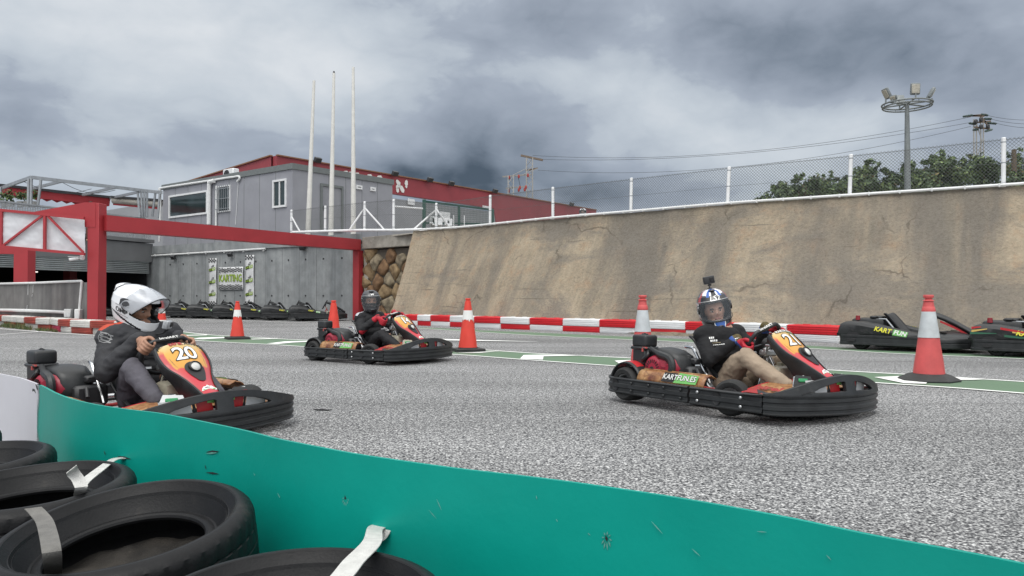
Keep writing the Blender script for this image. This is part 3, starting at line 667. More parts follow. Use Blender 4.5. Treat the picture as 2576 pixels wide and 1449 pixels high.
cwin('a', [(549.5, 470), (581, 464), (580, 532), (548.5, 535)], .06, bars=6)
cwin('a', [(688, 454), (722, 449), (722, 519.5), (687.5, 524.5)], .09, mull=2)
fo, M, W_, H_ = cwin('b', [(805, 461), (862, 469), (862, 583), (805, 583)], .11, 'door', glass=M_DOOR)
mb = MB(M); mb.box((.18, H_*.48, .07), (.14, .03, .05), b=.008); mb.box((.18, H_*.48, .04), (.05, .2, .02)); h_ = mb.build('handle', M_DARK); h_.parent = fo
for px in ([(895, 465.5), (909.5, 467), (909.5, 477), (895, 475.5)], [(931, 470.5), (943.5, 472), (943.5, 481.5), (931, 480)]): cwin('b', px, .07, 'vent', glass=M_TRIM)
mb = MB()
for pts, r in (([(408, 478), (412, 473), (530, 455), (573, 448), (590, 446), (604, 444), (606, 450), (600, 457)], .05), ([(531, 565), (532, 470), (533, 461), (537, 457), (545, 456)], .10), ([(546.5, 568), (548, 468)], .05), ([(407, 480), (406, 560), (404, 608)], .05), ([(601, 459), (597, 520), (594, 565)], .012)):
    mb.tube(smooth_path([PLN(u, v, C0, na)+na*(r+.02) for u, v in pts], 4), r, 8)
local(mb.build('drainpipes', M_PIPE), oc)
# air conditioner on the roof
ac = empty('air_conditioner', cpt(5.4, .5, CZ1-.26)); ac.rotation_euler = (0, 0, math.atan2(-CA.y, -CA.x)); tag(ac, 'white air conditioner outdoor unit on the flat office roof', 'air conditioner')
mb = MB(); mb.box((0, 0, .33), (.85, .34, .56), b=.03); mb.box((-.3, 0, .03), (.06, .34, .06)); mb.box((.3, 0, .03), (.06, .34, .06)); mb.build('casing', M_WFR, ac)
mb = MB(Matrix.Translation((-.1, -.172, .33)) @ Matrix.Rotation(PI/2, 4, 'X')); mb.lathe([(.0, .02), (.22, .02), (.235, .01), (.235, 0)], 24, 0); 
for k in range(6): mb.box((0, 0, .025), (.44, .01, .008), 0, Matrix.Rotation(PI*k/6, 4, 'Z'))
mb.build('fan_grille', M_DARK, ac)
mb = MB(); mb.tube(smooth_path([(.42, -.05, .3), (.62, -.1, .25), (.7, -.2, .1), (.9, -.3, .04)], 4), .03, 6); mb.build('insulated_hose', pm('blue_wrap', (.2, .33, .5), .5), ac)

# ================================================================ red hall behind
M_RED = pm('red_cladding', (.27, .040, .050), .5, var=.08, scale=.6, dirt=((.225, .035, .043), .5, .6)); M_HGREY = pm('hall_grey', (.27, .275, .29), .5, var=.06, scale=.5)
H0 = Vector((-13.77, 45, 0)); H1 = Vector((7.95, 73.5, 0)); HD = (H1-H0).normalized(); HN = Vector((HD.y, -HD.x, 0)); HBK = -HN
hz = 9.13; HL = (H1-H0).length
hh = empty('industrial_hall', H0); tag(hh, 'long low industrial hall with dark red fascia behind the site office', 'industrial hall')
def hpt(s, t, z): return H0+HD*s+HBK*t+Vector((0, 0, z))
mb = MB(); mb.add([hpt(0, 0, TZ-.06), hpt(HL, 0, TZ-.06), hpt(HL, 0, 7.6), hpt(0, 0, 7.6), hpt(0, 24, TZ-.06), hpt(HL, 24, TZ-.06), hpt(HL, 24, 7.3), hpt(0, 24, 7.3)], [(0, 1, 2, 3), (4, 7, 6, 5), (0, 3, 7, 4), (1, 5, 6, 2), (3, 2, 6, 7)])
local(mb.build('wall', M_HGREY), hh)
mb = MB(); f0 = HN*.08
mb.add([hpt(0, 0, 7.9)+f0, hpt(HL, 0, 7.9)+f0, hpt(HL, 0, hz)+f0, hpt(0, 0, hz)+f0, hpt(0, .3, 7.9), hpt(HL, .3, 7.9), hpt(HL, .3, hz), hpt(0, .3, hz)], [(0, 1, 2, 3), (7, 6, 5, 4), (3, 2, 6, 7), (0, 4, 5, 1), (0, 3, 7, 4), (1, 5, 6, 2)])
sa, sb = HL*.566, HL*.60
mb.add([hpt(sa, 0, 7.898)+f0*.9, hpt(HL, 0, 7.898)+f0*.9, hpt(HL, 0, TZ)+f0*.9, hpt(sb, 0, TZ)+f0*.9, hpt(sa, 0, 7.898)-f0*.9, hpt(HL, 0, 7.898)-f0*.9, hpt(HL, 0, TZ)-f0*.9, hpt(sb, 0, TZ)-f0*.9], [(0, 3, 2, 1), (0, 4, 7, 3), (1, 2, 6, 5), (0, 1, 5, 4)])
mb.add([hpt(-.1, .3, hz), hpt(-.1, 12, 8.2), hpt(-.1, 12, 7.0), hpt(-.1, .3, 7.6), hpt(.12, .3, hz), hpt(.12, 12, 8.2), hpt(.12, 12, 7.0), hpt(.12, .3, 7.6)], [(0, 1, 2, 3), (7, 6, 5, 4), (0, 4, 5, 1), (1, 5, 6, 2), (2, 6, 7, 3)])
local(mb.build('fascia', M_RED), hh)
mb = MB(); mb.beam(hpt(0, 0, hz+.03)+f0, hpt(HL, 0, hz+.03)+f0, .2, .07); mb.beam(hpt(-.1, .3, hz+.03), hpt(-.1, 12, 8.23), .2, .07); local(mb.build('coping', pm('rust_coping', (.23, .11, .06), .6)), hh)
def hpx(u, v): p = PLN(u, v, H0+HN*.09, HN); return p
M_LETTER = pm('letter_white', (.72, .72, .70), .5, var=.06)
mb = MB(); Mh = Matrix((HD, Vector((0, 0, 1)), HN)).transposed().to_4x4(); c_ = hpx(1011, 470); Mh.translation = c_
hx = lambda u, v: ((hpx(u, v)-c_).dot(HD), hpx(u, v).z-c_.z)
def stroke(px, ws):
    P = [hx(*p) for p in px]
    for (a, wa_), (b_, wb) in zip(zip(P, ws), list(zip(P, ws))[1:]):
        ang = math.atan2(b_[1]-a[1], b_[0]-a[0]); nx, ny = -math.sin(ang), math.cos(ang); dx, dy = math.cos(ang), math.sin(ang)
        poly_ = [(a[0]+nx*wa_, a[1]+ny*wa_), (a[0]-dx*wa_*.8, a[1]-dy*wa_*.8), (a[0]-nx*wa_, a[1]-ny*wa_), (b_[0]-nx*wb, b_[1]-ny*wb), (b_[0]+dx*wb*.8, b_[1]+dy*wb*.8), (b_[0]+nx*wb, b_[1]+ny*wb)]
        mb.prism(poly_, .03, 0, Mh)
stroke([(1000, 482), (999.5, 475)], [.11, .13]); stroke([(999, 471.5), (998.5, 467)], [.13, .08])
stroke([(998, 455), (1003.5, 463.5)], [.12, .17]); stroke([(1008, 470.5), (1013.5, 481)], [.15, .16])
stroke([(1022, 456), (1021.5, 464)], [.12, .15]); stroke([(1021.5, 468.5), (1022, 472)], [.11, .06]); stroke([(1002.5, 467), (1006, 469)], [.08, .1])
for u0, v0 in ((865, 432.5), (878, 434.5), (893, 437), (925, 441), (950, 444)): stroke([(u0, v0+4), (u0+8, v0+5)], [.16, .2])
local(mb.build('lettering', M_LETTER, flat=True), hh)
for u, v, l in ((790, 409, 'nearest'), (985, 437, 'second'), (1073, 455.5, 'third'), (1127, 465, 'fourth'), (1237, 487.5, 'fifth'), (1430, 519, 'farthest')):
    p = hpx(u, v+3)+HN*.35; p.z = hz+.12
    floodlight(p, HN, {'nearest': 'floodlight on the hall roof edge beside the leftmost white mast', 'second': 'floodlight on the hall roof edge just left of the large white letter', 'third': 'floodlight on the hall roof edge right after the large white letter', 'fourth': 'floodlight on the hall roof edge left of the twin pylons', 'fifth': 'floodlight on the hall roof edge below the twin pylons', 'farthest': 'floodlight at the far end of the hall roof edge near the person in white helmet'}[l], 1.9)
mb = MB(); q = [hpx(1026, 499), hpx(1043, 502), hpx(1043, 517), hpx(1026, 514)]; mb.quadbox(q[3]+HN*.02, q[2]+HN*.02, q[1]+HN*.02, q[0]+HN*.02, -.04); 
mb.quadbox(hpx(1214, 522)+HN*.02, hpx(1232, 524.5)+HN*.02, hpx(1232, 519.5)+HN*.02, hpx(1214, 516.5)+HN*.02, -.04)
local(mb.build('window', M_WFR, flat=True), hh)
# ================================================================ left building with roller shutters
M_REDP = pm('red_paint_steel', (.36, .030, .038), .55, var=.07, scale=1.5, dirt=((.29, .03, .035), 1.4, .62), bump=.05)
M_FAC = pm('facade_grey', (.155, .16, .165), .8, var=.1, scale=1)
M_SHUT = pm('shutter_grey', (.30, .325, .33), .45, .4, var=.1, scale=2)
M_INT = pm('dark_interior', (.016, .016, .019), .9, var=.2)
F0 = Vector((-21.0, 28.8, 0)); F1 = Vector((-17.66, 38, 0)); FD = (F1-F0).normalized(); FN = Vector((FD.y, -FD.x, 0)); FL = (F1-F0).length
if FN.x < 0: FN = -FN
fa = math.atan2(FD.y, FD.x)
lb = empty('workshop_building', F0); tag(lb, 'low grey workshop with roller shutters half open over dark bays', 'workshop')
def fpt(s, t, z): return F0+FD*s-FN*t+Vector((0, 0, z))
mb = MB(); mb.box(fpt(FL/2-4, .2, 3.05), (FL+8, .4, .9), rot=fa); mb.box(fpt(FL/2-4, .15, 3.62), (FL+8, .5, .16), rot=fa); local(mb.build('facade_band', M_FAC), lb)
mb = MB()
for s0, s1, zb in ((-4, 3.0, 2.05), (3.25, 9.6, 2.0)):
    for k in range(7):
        z = zb+.06+k*(2.6-zb)/7; mb.box(fpt((s0+s1)/2, .06, z), (s1-s0, .07, (2.6-zb)/7-.015), rot=fa, b=.015)
local(mb.build('roller_shutter', M_SHUT), lb)
for s_, w__, zc_, h__ in ((3.12, .2, 2.3, .62), (6.3, .12, 2.42, .35)): mb = MB(); mb.box(fpt(s_, .01, zc_), (w__, w__, h__), rot=fa); local(mb.build('shutter_guide', M_GALV), lb)
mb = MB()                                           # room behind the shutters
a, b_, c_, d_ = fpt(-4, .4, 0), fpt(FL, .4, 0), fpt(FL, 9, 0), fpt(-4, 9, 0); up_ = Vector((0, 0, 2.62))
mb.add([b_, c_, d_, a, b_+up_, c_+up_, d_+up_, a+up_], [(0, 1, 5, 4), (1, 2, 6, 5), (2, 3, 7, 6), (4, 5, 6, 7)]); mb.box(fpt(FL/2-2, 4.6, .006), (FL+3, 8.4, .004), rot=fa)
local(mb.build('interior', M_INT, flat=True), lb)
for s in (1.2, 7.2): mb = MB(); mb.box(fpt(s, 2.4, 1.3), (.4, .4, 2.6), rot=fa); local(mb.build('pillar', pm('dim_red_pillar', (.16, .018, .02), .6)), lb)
m_l, nt_, b_l = base_mat('tube_lamp_glow'); b_l.inputs['Emission Color'].default_value = (1, .93, .85, 1); b_l.inputs['Emission Strength'].default_value = 1.3
mb = MB(); mb.box(fpt(5.9, 3.2, 2.05), (.5, .1, .05), rot=fa, b=.01); local(mb.build('tube_lamp', m_l), lb)
# perforated balustrade and terrace
M_PERF = pm('perforated_panel', (.36, .375, .39), .5, .3, var=.08)
tb = empty('perforated_railing', fpt(5, 0, 3.7)); tag(tb, 'pale perforated metal railing above the roller shutters', 'railing')
mb = MB()
for k in range(15): mb.box(fpt(FL/2-2, -.02, 3.74+k*.065), (FL+3, .012, .030), rot=fa)
for k in range(100): mb.box(fpt(-1.6+k*(FL+1.5)/100, -.024, 4.2), (.05, .012, .92), rot=fa)
for z in (3.72, 4.70): mb.box(fpt(FL/2-2, -.02, z), (FL+3, .06, .06), rot=fa)
local(mb.build('panel', M_PERF, flat=True), tb)
# steel pergola over the terrace
pg = empty('pergola_frame', A(79, 560, 33)); tag(pg, 'open galvanised steel pergola frame on the terrace roof', 'pergola')
mb = MB(); P = lambda u, v, Y: A(u, v, Y)
T0, T1, T2, T3 = P(-40, 489, 36.5), P(79, 446, 33), P(362, 479.5, 37), P(408, 484.5, 37.6)
Bk0, Bk1 = P(-40, 512, 40), P(150, 478, 41)
for a, b_ in ((T0, T1), (T1, T2), (T2, T3)): mb.beam(a, b_, .09, .14)
for u, v, Y, u2, v2, Y2 in ((155, 456, 34, 79, 475, 36), (292, 471, 36, 208, 490, 39), (362, 480, 37, 275, 499, 41)): mb.beam(P(u, v, Y), P(u2, v2, Y2), .08, .12)
local(mb.build('top_frame', M_GALV), pg)
for u0, v0, u1, v1, Y in ((72, 449, 71, 520, 33), (79, 449, 78, 520, 33), (103, 452, 95, 520, 33.2), (2, 470, 0, 515, 35), (346, 479, 352, 547, 36.8), (355, 480, 358, 547, 36.9), (363, 480, 363, 547, 37), (370, 481, 370, 547, 37.1), (391, 484, 383, 545, 37.4), (402, 486, 397, 548, 37.5)):
    mb = MB(); mb.beam(P(u0, v0, Y), P(u1, v1, Y), .08, .08); local(mb.build('post', M_GALV), pg)
mb = MB(); mb.tube([P(60, 457, 33.5).lerp(P(230, 475, 36), t)+Vector((0, 0, -.35*math.sin(PI*t))) for t in [k/12 for k in range(13)]], .012, 5); mb.tube([P(155, 458, 34).lerp(P(290, 478, 36), t)+Vector((0, 0, -.3*math.sin(PI*t))) for t in [k/12 for k in range(13)]], .012, 5); local(mb.build('cable', M_DARK), pg)
mb = MB(); ter = [fpt(-6, .5, 3.6), fpt(FL, .5, 3.6), fpt(FL+3, 14, 3.6), fpt(-6, 14, 3.6)]; mb.quadbox(*ter, -.12); kind(mb.build('roof_terrace_floor', M_FAC), 'structure')
aw = empty('awning', P(130, 500, 38)); tag(aw, 'long red awning with black top edge behind the pergola', 'awning')
q = [P(-60, 461.5, 35.2), P(275, 498, 41)]; q2 = [P(-60, 482, 35.2), P(272, 519, 41)]
mb = MB(); mb.quadbox(q2[0], q2[1], q[1], q[0], .1); N_ = 26
mb.add([q2[0].lerp(q2[1], k/N_)+Vector((0, -.03, -.11*(k % 2))) for k in range(N_+1)]+[q2[0].lerp(q2[1], k/N_)+Vector((0, -.03, .02)) for k in range(N_+1)], [(k, k+1, N_+2+k, N_+1+k) for k in range(N_)])
local(mb.build('valance', M_REDP, flat=True), aw)
mb = MB(); mb.beam(q[0]+Vector((0, -.05, .03)), q[1]+Vector((0, -.05, .03)), .3, .12); local(mb.build('canopy_top', M_DARK), aw)
aw2 = empty('awning', P(345, 510, 40)); tag(aw2, 'rolled cream awning under the right end of the pergola', 'awning')
mb = MB(); mb.tube([P(286, 503, 40.5), P(404, 512.5, 40)], .20, 12); local(mb.build('canvas_roll', pm('cream_canvas', (.42, .40, .36), .7)), aw2)
mb = MB(); mb.beam(P(286, 513, 40.5), P(404, 524, 40), .1, .12); local(mb.build('front_bar', M_REDP), aw2)
mb = MB(); mb.beam(P(286, 496, 40.5), P(404, 504, 40), .5, .10); local(mb.build('cover', M_DARK), aw2)
def leafy(mb, c, r, n, rnd, sz=.06, flat=1.0, mats=2):
    for _ in range(n):
        d = Vector((rnd.gauss(0, 1), rnd.gauss(0, 1), rnd.gauss(0, 1))).normalized()*(rnd.random()**.55*rnd.uniform(.75, 1.25))
        p = Vector((c[0]+d.x*r[0], c[1]+d.y*r[1], c[2]+d.z*r[2])); s = sz*rnd.uniform(.6, 1.5)
        nn = (d+Vector((rnd.gauss(0, .6), rnd.gauss(0, .6), rnd.gauss(0, .6)+.5))).normalized(); a = nn.orthogonal().normalized(); b = nn.cross(a); th = rnd.random()*6.28
        a, b = a*math.cos(th)+b*math.sin(th), b*math.cos(th)-a*math.sin(th)
        mb.add([p-a*s, p-b*s*.5+nn*s*.12, p+a*s, p+b*s*.5+nn*s*.12], [(0, 1, 2, 3)], rnd.randrange(mats))
M_LEAF = [pm('leaf_dark', (.040, .072, .026), .6, var=.3), pm('leaf_mid', (.082, .135, .045), .6, var=.3), pm('leaf_light', (.16, .22, .075), .6, var=.3), pm('leaf_dry', (.15, .12, .05), .7, var=.3)]
M_BARK = pm('bark', (.12, .09, .065), .9, var=.3, bump=.6, bscale=20); M_POT = pm('pot', (.3, .3, .29), .7)
rnd = random.Random(3)
for i, u in enumerate((12, 26, 52, 68, 86)):
    p = P(u, 521, 34.5); e = empty('potted_plant', p); tag(e, ['small leafy potted plant at the far left end of the roof terrace', 'dark spiky potted plant second from the left on the roof terrace', 'broad bushy potted plant in the middle of the terrace row', 'pale bushy potted plant just left of the pergola posts', 'low potted plant half behind the pergola posts'][i], 'potted plant', 'potted plants on the roof terrace')
    mb = MB(); mb.lathe([(0, 0), (.12, 0), (.16, .25), (.14, .25), (0, .22)], 12); mb.build('pot', M_POT, e)
    mb = MB(); leafy(mb, (0, 0, .5), (.22, .22, .28+.05*(i % 2)), 90, rnd, .07, mats=3); mb.build('leaves', M_LEAF[:3], e, flat=True)

# ================================================================ red steel portal
D0 = 20.9
cx0, cx1 = A(221, 700, D0).x, A(249.5, 700, D0).x
pt_ = empty('red_portal', ((cx0+cx1)/2, D0, 0)); tag(pt_, 'red steel portal with thick column and long sloping looking beam across the yard', 'portal frame')
mb = MB(); mb.box(((cx0+cx1)/2, D0+.17, 1.72), (cx1-cx0, .42, 3.44), b=.012); local(mb.build('column', M_REDP), pt_)
b0 = Vector((cx1-.02, D0+.2, 2.915)); b1 = Vector((-6.0, 30.0, 2.915)); mb = MB(); mb.beam(b0, b1, .36, .42); local(mb.build('beam', M_REDP), pt_)
mb = MB(); mb.box((-5.98, 30.02, 1.35), (.26, .30, 2.7), rot=math.atan2((b1-b0).y, (b1-b0).x)); local(mb.build('end_post', M_REDP), pt_)
mb = MB(); g0, g1 = A(243, 509, D0-.05), A(215, 549, D0-.05); g2, g3 = A(75, 538, D0+.2), A(75, 543, D0+.2)
Y_ = D0-.05; pp = [A(240, 509, Y_), A(213, 509, Y_), A(80, 534, Y_), A(80, 541, Y_), A(190, 546, Y_), A(212, 571, Y_), A(240, 571, Y_)]
mb.add([p for p in pp]+[p+Vector((0, .42, 0)) for p in pp], [tuple(range(7)), tuple(range(13, 6, -1))]+[(i, (i+1) % 7, 7+(i+1) % 7, 7+i) for i in range(7)]); local(mb.build('gable_beam', M_REDP, flat=True), pt_)
mb = MB(); lbx = A(62, 680, 24.5); mb.box((lbx.x, 24.5, 1.25), (.44, .4, 2.5)); mb.beam((lbx.x, 24.5, 2.4), (lbx.x-4, 24.6, 2.45), .3, .3)
tag(mb.build('red_pillar', M_REDP), 'short red pillar rising behind the grey parapet at far left', 'pillar')
# white truss sign panel
ts = empty('sign_truss', A(110, 585, 20.7)); tag(ts, 'blank white wrinkled sign sheet in a red steel truss', 'sign panel')
M_SHEET = pm('white_sheet', (.62, .63, .66), .5, var=.05, scale=2.5, bump=.5, bscale=2.2)
ql = [A(-55, 524, 20.6), A(210, 549.5, 20.75), A(212, 637, 20.75), A(-55, 614, 20.6)]
mb = MB(); mb.grid(lambda a, b: ql[0].lerp(ql[1], a).lerp(ql[3].lerp(ql[2], a), b)+Vector((0, .05+.02*noise.noise((a*9, b*4, 2))+.012*noise.noise((a*30, b*11, 5)), 0)), 60, 22); local(mb.build('sheet', M_SHEET), ts)
mb = MB()
def tb_(a, b, w=.09): mb.beam(A(a[0], a[1], 20.66), A(b[0], b[1], 20.66), w*.72, w*.72)
tb_((-55, 523), (212, 549), .10); tb_((-55, 615), (213, 639), .10); tb_((4, 529), (3, 619)); tb_((113, 539), (112.5, 629)); tb_((108, 541), (6, 619), .07); tb_((118, 541), (210, 635), .07); tb_((4, 531), (-55, 580), .07)
local(mb.build('truss', M_REDP, flat=True), ts)
# cctv
cc = empty('cctv_camera', A(205, 648, 20.8)); tag(cc, 'white bullet security camera on the side of the red column', 'security camera')
mb = MB(); mb.cyl((-.02, 0, 0), (.06, 0, 0), .065, n=14); mb.tube([(0, 0, 0), (-.07, -.05, -.02)], .025, 8); mb.build('bracket', M_WFR, cc)
mb = MB(); mb.cyl((-.04, -.05, -.01), (-.26, -.12, -.06), .045, n=14); mb.box((-.16, -.09, .02), (.26, .10, .012), rot=.3); h_ = mb.build('housing', M_WFR, cc)
mb = MB(); mb.cyl((-.255, -.119, -.059), (-.265, -.122, -.061), .035, n=14); mb.build('lens', M_BLK, cc)
# parapet with white rails
pr = empty('parapet_wall', (-12.5, 21.1, 0)); tag(pr, 'low dark grey parapet wall with white capping pipe left of the red column', 'parapet')
def ppt(u, v=None, off=0.0):                # point on the slanted line of the parapet
    pa, pb = A(219, 710, 21.2), A(-60, 710, 26.0); n = Vector((pb.y-pa.y, -(pb.x-pa.x), 0)).normalized(); n = n if n.y < 0 else -n
    return PLN(u, v, pa+n*off, n)
pa, pb = ppt(219, 710), ppt(-220, 710); pd = math.atan2((pb-pa).y, (pb-pa).x); pc = (pa+pb)/2; pc.z = .65
pn = Vector((pb.y-pa.y, -(pb.x-pa.x), 0)).normalized(); pn = pn if pn.y < 0 else -pn
mb = MB(); mb.box(pc-pn*.1, ((pb-pa).length, .2, 1.30), rot=pd); local(mb.build('wall_body', M_PARAPET), pr)
mb = MB(); mb.tube([ppt(-220, 719, .03), ppt(100, 711.5, .03), ppt(203, 707, .03), ppt(206, 709, .03), ppt(205.5, 714, .03), ppt(199, 789, .03)], .036, 10); local(mb.build('capping_pipe', M_PIPE), pr)
mb = MB(); mb.tube([ppt(-220, 776, .08), ppt(60, 781, .08), ppt(120, 783.5, .08), ppt(167, 786, .08)], .05, 10)
for u in (169, 176): mb.box(ppt(u, 788, .08), (.12, .16, .24), b=.02)
mb.box(ppt(198, 791, .1), (.15, .2, .3), b=.02); local(mb.build('rail_pipe', M_PIPE), pr)
mb = MB()
for u, v0, v1 in ((71.5, 714, 742), (84, 716, 736), (82, 740, 746), (69, 768, 778)): mb.beam(ppt(u, v0, .004), ppt(u-1, v1, .004), .03, .006)
local(mb.build('paint_drip', M_PIPE), pr)

# ================================================================ masts, fences, gate
M_MAST = pm('mast_white', (.66, .655, .62), .45, var=.06)
for i, (ub, vb, ut, vt) in enumerate(((774, 584, 790, 203), (832, 581, 840, 184), (889, 578, 888.5, 169))):
    a, b_ = A(ub, vb, 31.3), A(ut, vt, 31.3); a.z = TZ-.06
    e = empty('flag_mast', a); tag(e, ['leftmost and shortest of the three bare white masts', 'middle of the three bare white masts, with a dark tip', 'rightmost and tallest of the three bare white masts'][i], 'mast', 'bare white masts beside the site office')
    mb = MB(); d = b_-a; mb.tube([Vector((0, 0, 0)), d*.3, d*.6, d], [.105, .095, .075, .055], 14); mb.build('pole', M_MAST, e)
    mb = MB(); mb.lathe([(0, .0), (.20, 0), (.20, .03), (.12, .04), (.12, .12), (0, .12)], 16); mb.build('base_plate', M_MAST, e)
    if i == 1:
        mb = MB(); mb.cyl(d, d+Vector((0, 0, .08)), .045, .03, 10); mb.build('tip', M_DARK, e)
M_WIRE = pm('fence_wire', (.12, .13, .13), .6, .2); M_MGAL = pm('mast_galvanised', (.20, .22, .225), .5, .3, var=.12)
def fpost(e, base, top, r=.045):
    mb = MB(); mb.tube([base-Vector((0, 0, .02)), base+(top-base)*.5, top], r, 10); mb.sphere(top, (r*1.02, r*1.02, r*.5), 10, 6)
    for k in (.08, .5, .92):
        p = base.lerp(top, k); mb.tube([p-Vector((0, 0, .012)), p+Vector((0, 0, .012))], r*1.08, 10, 1)
    return local(mb.build('post', [M_WPOST, M_GALV]), e)
def mesh_panel(e, pts, pitch=.075, r=.0036, name='chain_link'):   # pts: list of (base, top); diagonal wires
    mb = MB()
    for (a0, a1), (b0, b1) in zip(pts, pts[1:]):
        L_ = (b0-a0).length; H_ = ((a1-a0).length+(b1-b0).length)/2; n = max(1, int(L_/pitch)); 
        def S(x, y): x = max(0, min(1, x)); return a0.lerp(b0, x).lerp(a1.lerp(b1, x), y)
        nn = (b0-a0).cross(a1-a0).normalized()*r; k = H_/L_
        for sgn in (1, -1):
            for i in range(-int(H_/pitch)-1, n+int(H_/pitch)+2):
                x0 = i*pitch/L_; x1 = x0+sgn*k; y0, y1 = 0., 1.
                lo_, hi_ = (x0, x1)
                if max(lo_, hi_) <= 0 or min(lo_, hi_) >= 1: continue
                def clip(x0, y0, x1, y1, X):
                    t = (X-x0)/(x1-x0); return X, y0+(y1-y0)*t
                p, q = (x0, 0.), (x1, 1.)
                if p[0] < 0: p = clip(*p, *q, 0)
                if p[0] > 1: p = clip(*p, *q, 1)
                if q[0] < 0: q = clip(*p, *q, 0)
                if q[0] > 1: q = clip(*p, *q, 1)
                P0, P1 = S(*p), S(*q); d = (P1-P0)
                if d.length < .02: continue
                s = d.normalized().cross(nn).normalized()*r; o = nn*sgn
                mb.add([P0-s+o, P0+o+nn*.8, P0+s+o, P1-s+o, P1+o+nn*.8, P1+s+o], [(0, 1, 4, 3), (1, 2, 5, 4), (2, 0, 3, 5)])
        mb.tube([a1-Vector((0, 0, .03)), b1-Vector((0, 0, .03))], r*1.5, 5); mb.tube([a0.lerp(a1, .5), b0.lerp(b1, .5)], r, 4)
        for i in range(0, n, 2):
            x = (i+.5)/n; c = S(x, 1); mb.add([c+Vector((0, 0, -.03)), c+Vector((.015, 0, .03)), c+Vector((.006, .006, -.03))], [(0, 1, 2)])
    return local(mb.build(name, M_WIRE, flat=True), e)
fe = empty('chain_link_fence', at_arc(SL*.4)[0]); tag(fe, 'chain link fence on white posts along the crest of the sloped wall', 'fence')
FP = [((1233, 567), (1233.5, 492)), ((1391, 551), (1391, 472)), ((1587, 535), (1588.5, 449)), ((1830, 515), (1834.5, 421)), ((2137, 495), (2141, 390)), ((2524, 469), (2525, 348))]
fpts = []
for (ub, vb), (ut, vt) in FP:
    b_ = G(ub, vb, TZ); back = Vector((b_.x, b_.y, 0)).normalized()*.16; b_ = b_+back; t_ = A(ut, vt, b_.y); fpts.append((b_, t_)); fpost(fe, b_, t_, .045)
ext = fpts[-1]; dv = (fpts[-1][0]-fpts[-2][0]); lastp = (ext[0]+dv, ext[1]+dv); fpost(fe, *lastp)
b_ = A(1098, 575, 27.9); firstp = (b_, A(1098, 512, 27.9))
mesh_panel(fe, [firstp]+fpts+[lastp])
M_BOLLW = pm('old_paint', (.6, .6, .58), .6)
for i in (4, 3):
    b_ = fpts[i][0]; mb = MB(); mb.box(b_+Vector((.12, -.1, .035)), (.42, .12, .07), b=.01); local(mb.build('foot_plate', M_WPOST), fe)
f2 = empty('yard_fence', A(917, 577, 29.3)); tag(f2, 'low chain link fence with braced white posts in front of the masts', 'fence')
pp = []
for (ub, vb), (ut, vt), Y in (((733, 586), (733.5, 529), 30.9), ((818, 581), (818.5, 519), 30.2), ((917, 577), (917.5, 508), 29.4), ((990, 577.5), (990.5, 502), 28.6), ((1098, 575), (1098, 512), 27.9)):
    b_, t_ = A(ub, vb, Y), A(ut, vt, Y); pp.append((b_, t_)); fpost(f2, b_, t_, .05)
for a, b_, Y in (((734, 546), (755, 584), 30.8), ((916, 525), (880, 577), 29.5), ((919, 525), (966, 577), 29.0), ((1097, 528), (1040, 578), 28.1), ((1099, 528), (1132, 574), 27.8)):
    mb = MB(); mb.tube([A(*a, Y), A(*b_, Y-.1)], .034, 8); local(mb.build('brace', M_WPOST), f2)
mesh_panel(f2, pp)
mb = MB(); mb.tube([A(992, 519.5, 28.6), A(1063, 525, 29.6)], .035, 8); mb.tube([A(735, 584, 30.9), A(905, 579, 29.4), A(1000, 579, 28.5), A(1060, 577, 27.8)], .05, 8); local(mb.build('rail', M_WPOST), f2)
M_GGREEN = pm('gate_green', (.012, .065, .050), .45, var=.1)
ga = empty('green_gate', A(1150, 575, 31)); tag(ga, 'dark green mesh gate with square posts in front of the red hall', 'gate')
for u, vt, vb, Y, w_ in ((1067, 502, 577, 30, .13), (1155, 516, 574, 31.3, .10), (1239, 527, 570, 32.7, .13)):
    mb = MB(); a, b_ = A(u, vt, Y), A(u, vb, Y); mb.box((a+b_)/2, (w_, w_, (a-b_).length), b=.01); local(mb.build('post', M_GGREEN), ga)
mb = MB(); mb.beam(A(1070, 507, 30), A(1239, 528, 32.7), .06, .08); mb.beam(A(1070, 561, 30), A(1239, 563, 32.7), .05, .06)
for k in range(1, 46):
    t = k/46; mb.beam(A(1070+169*t, 507+21*t, 30+2.7*t), A(1070+169*t, 572, 30+2.7*t), .008, .008)
for k in range(1, 9):
    t = k/9; mb.beam(A(1070, 507+60*t, 30), A(1239, 528+40*t, 32.7), .008, .008)
local(mb.build('mesh_leaf', M_GGREEN, flat=True), ga)
mb = MB(); mb.quadbox(A(1107, 558, 30.5), A(1131, 560, 30.9), A(1131.5, 535, 30.9), A(1107.5, 532, 30.5), .02); tag(mb.build('notice_board', M_WFR), 'small white notice board fixed to the green gate', 'notice')
wb = empty('white_chair', A(1105, 576, 30.2)); tag(wb, 'white plastic furniture stacked behind the fence beside the gate', 'furniture')
mb = MB()
for u, v in ((1086, 562), (1093, 566), (1124, 566), (1131, 568), (1106, 566)): mb = MB(); p = A(u, v, 30.2); mb.box(p, (.16, .30, .05), b=.012); mb.box(p+Vector((0, .14, .14)), (.2, .03, .3), b=.012); mb.box(p+Vector((0, .12, -.12)), (.14, .03, .24)); local(mb.build('seat_back', M_WFR), wb)
mb = MB()
for u, v in ((1155.5-14, 549), (1168, 550), (1108-12, 553)): mb.beam(A(u, v-8, 31), A(u, 572, 31), .035, .035)
local(mb.build('frame', M_WFR), wb)

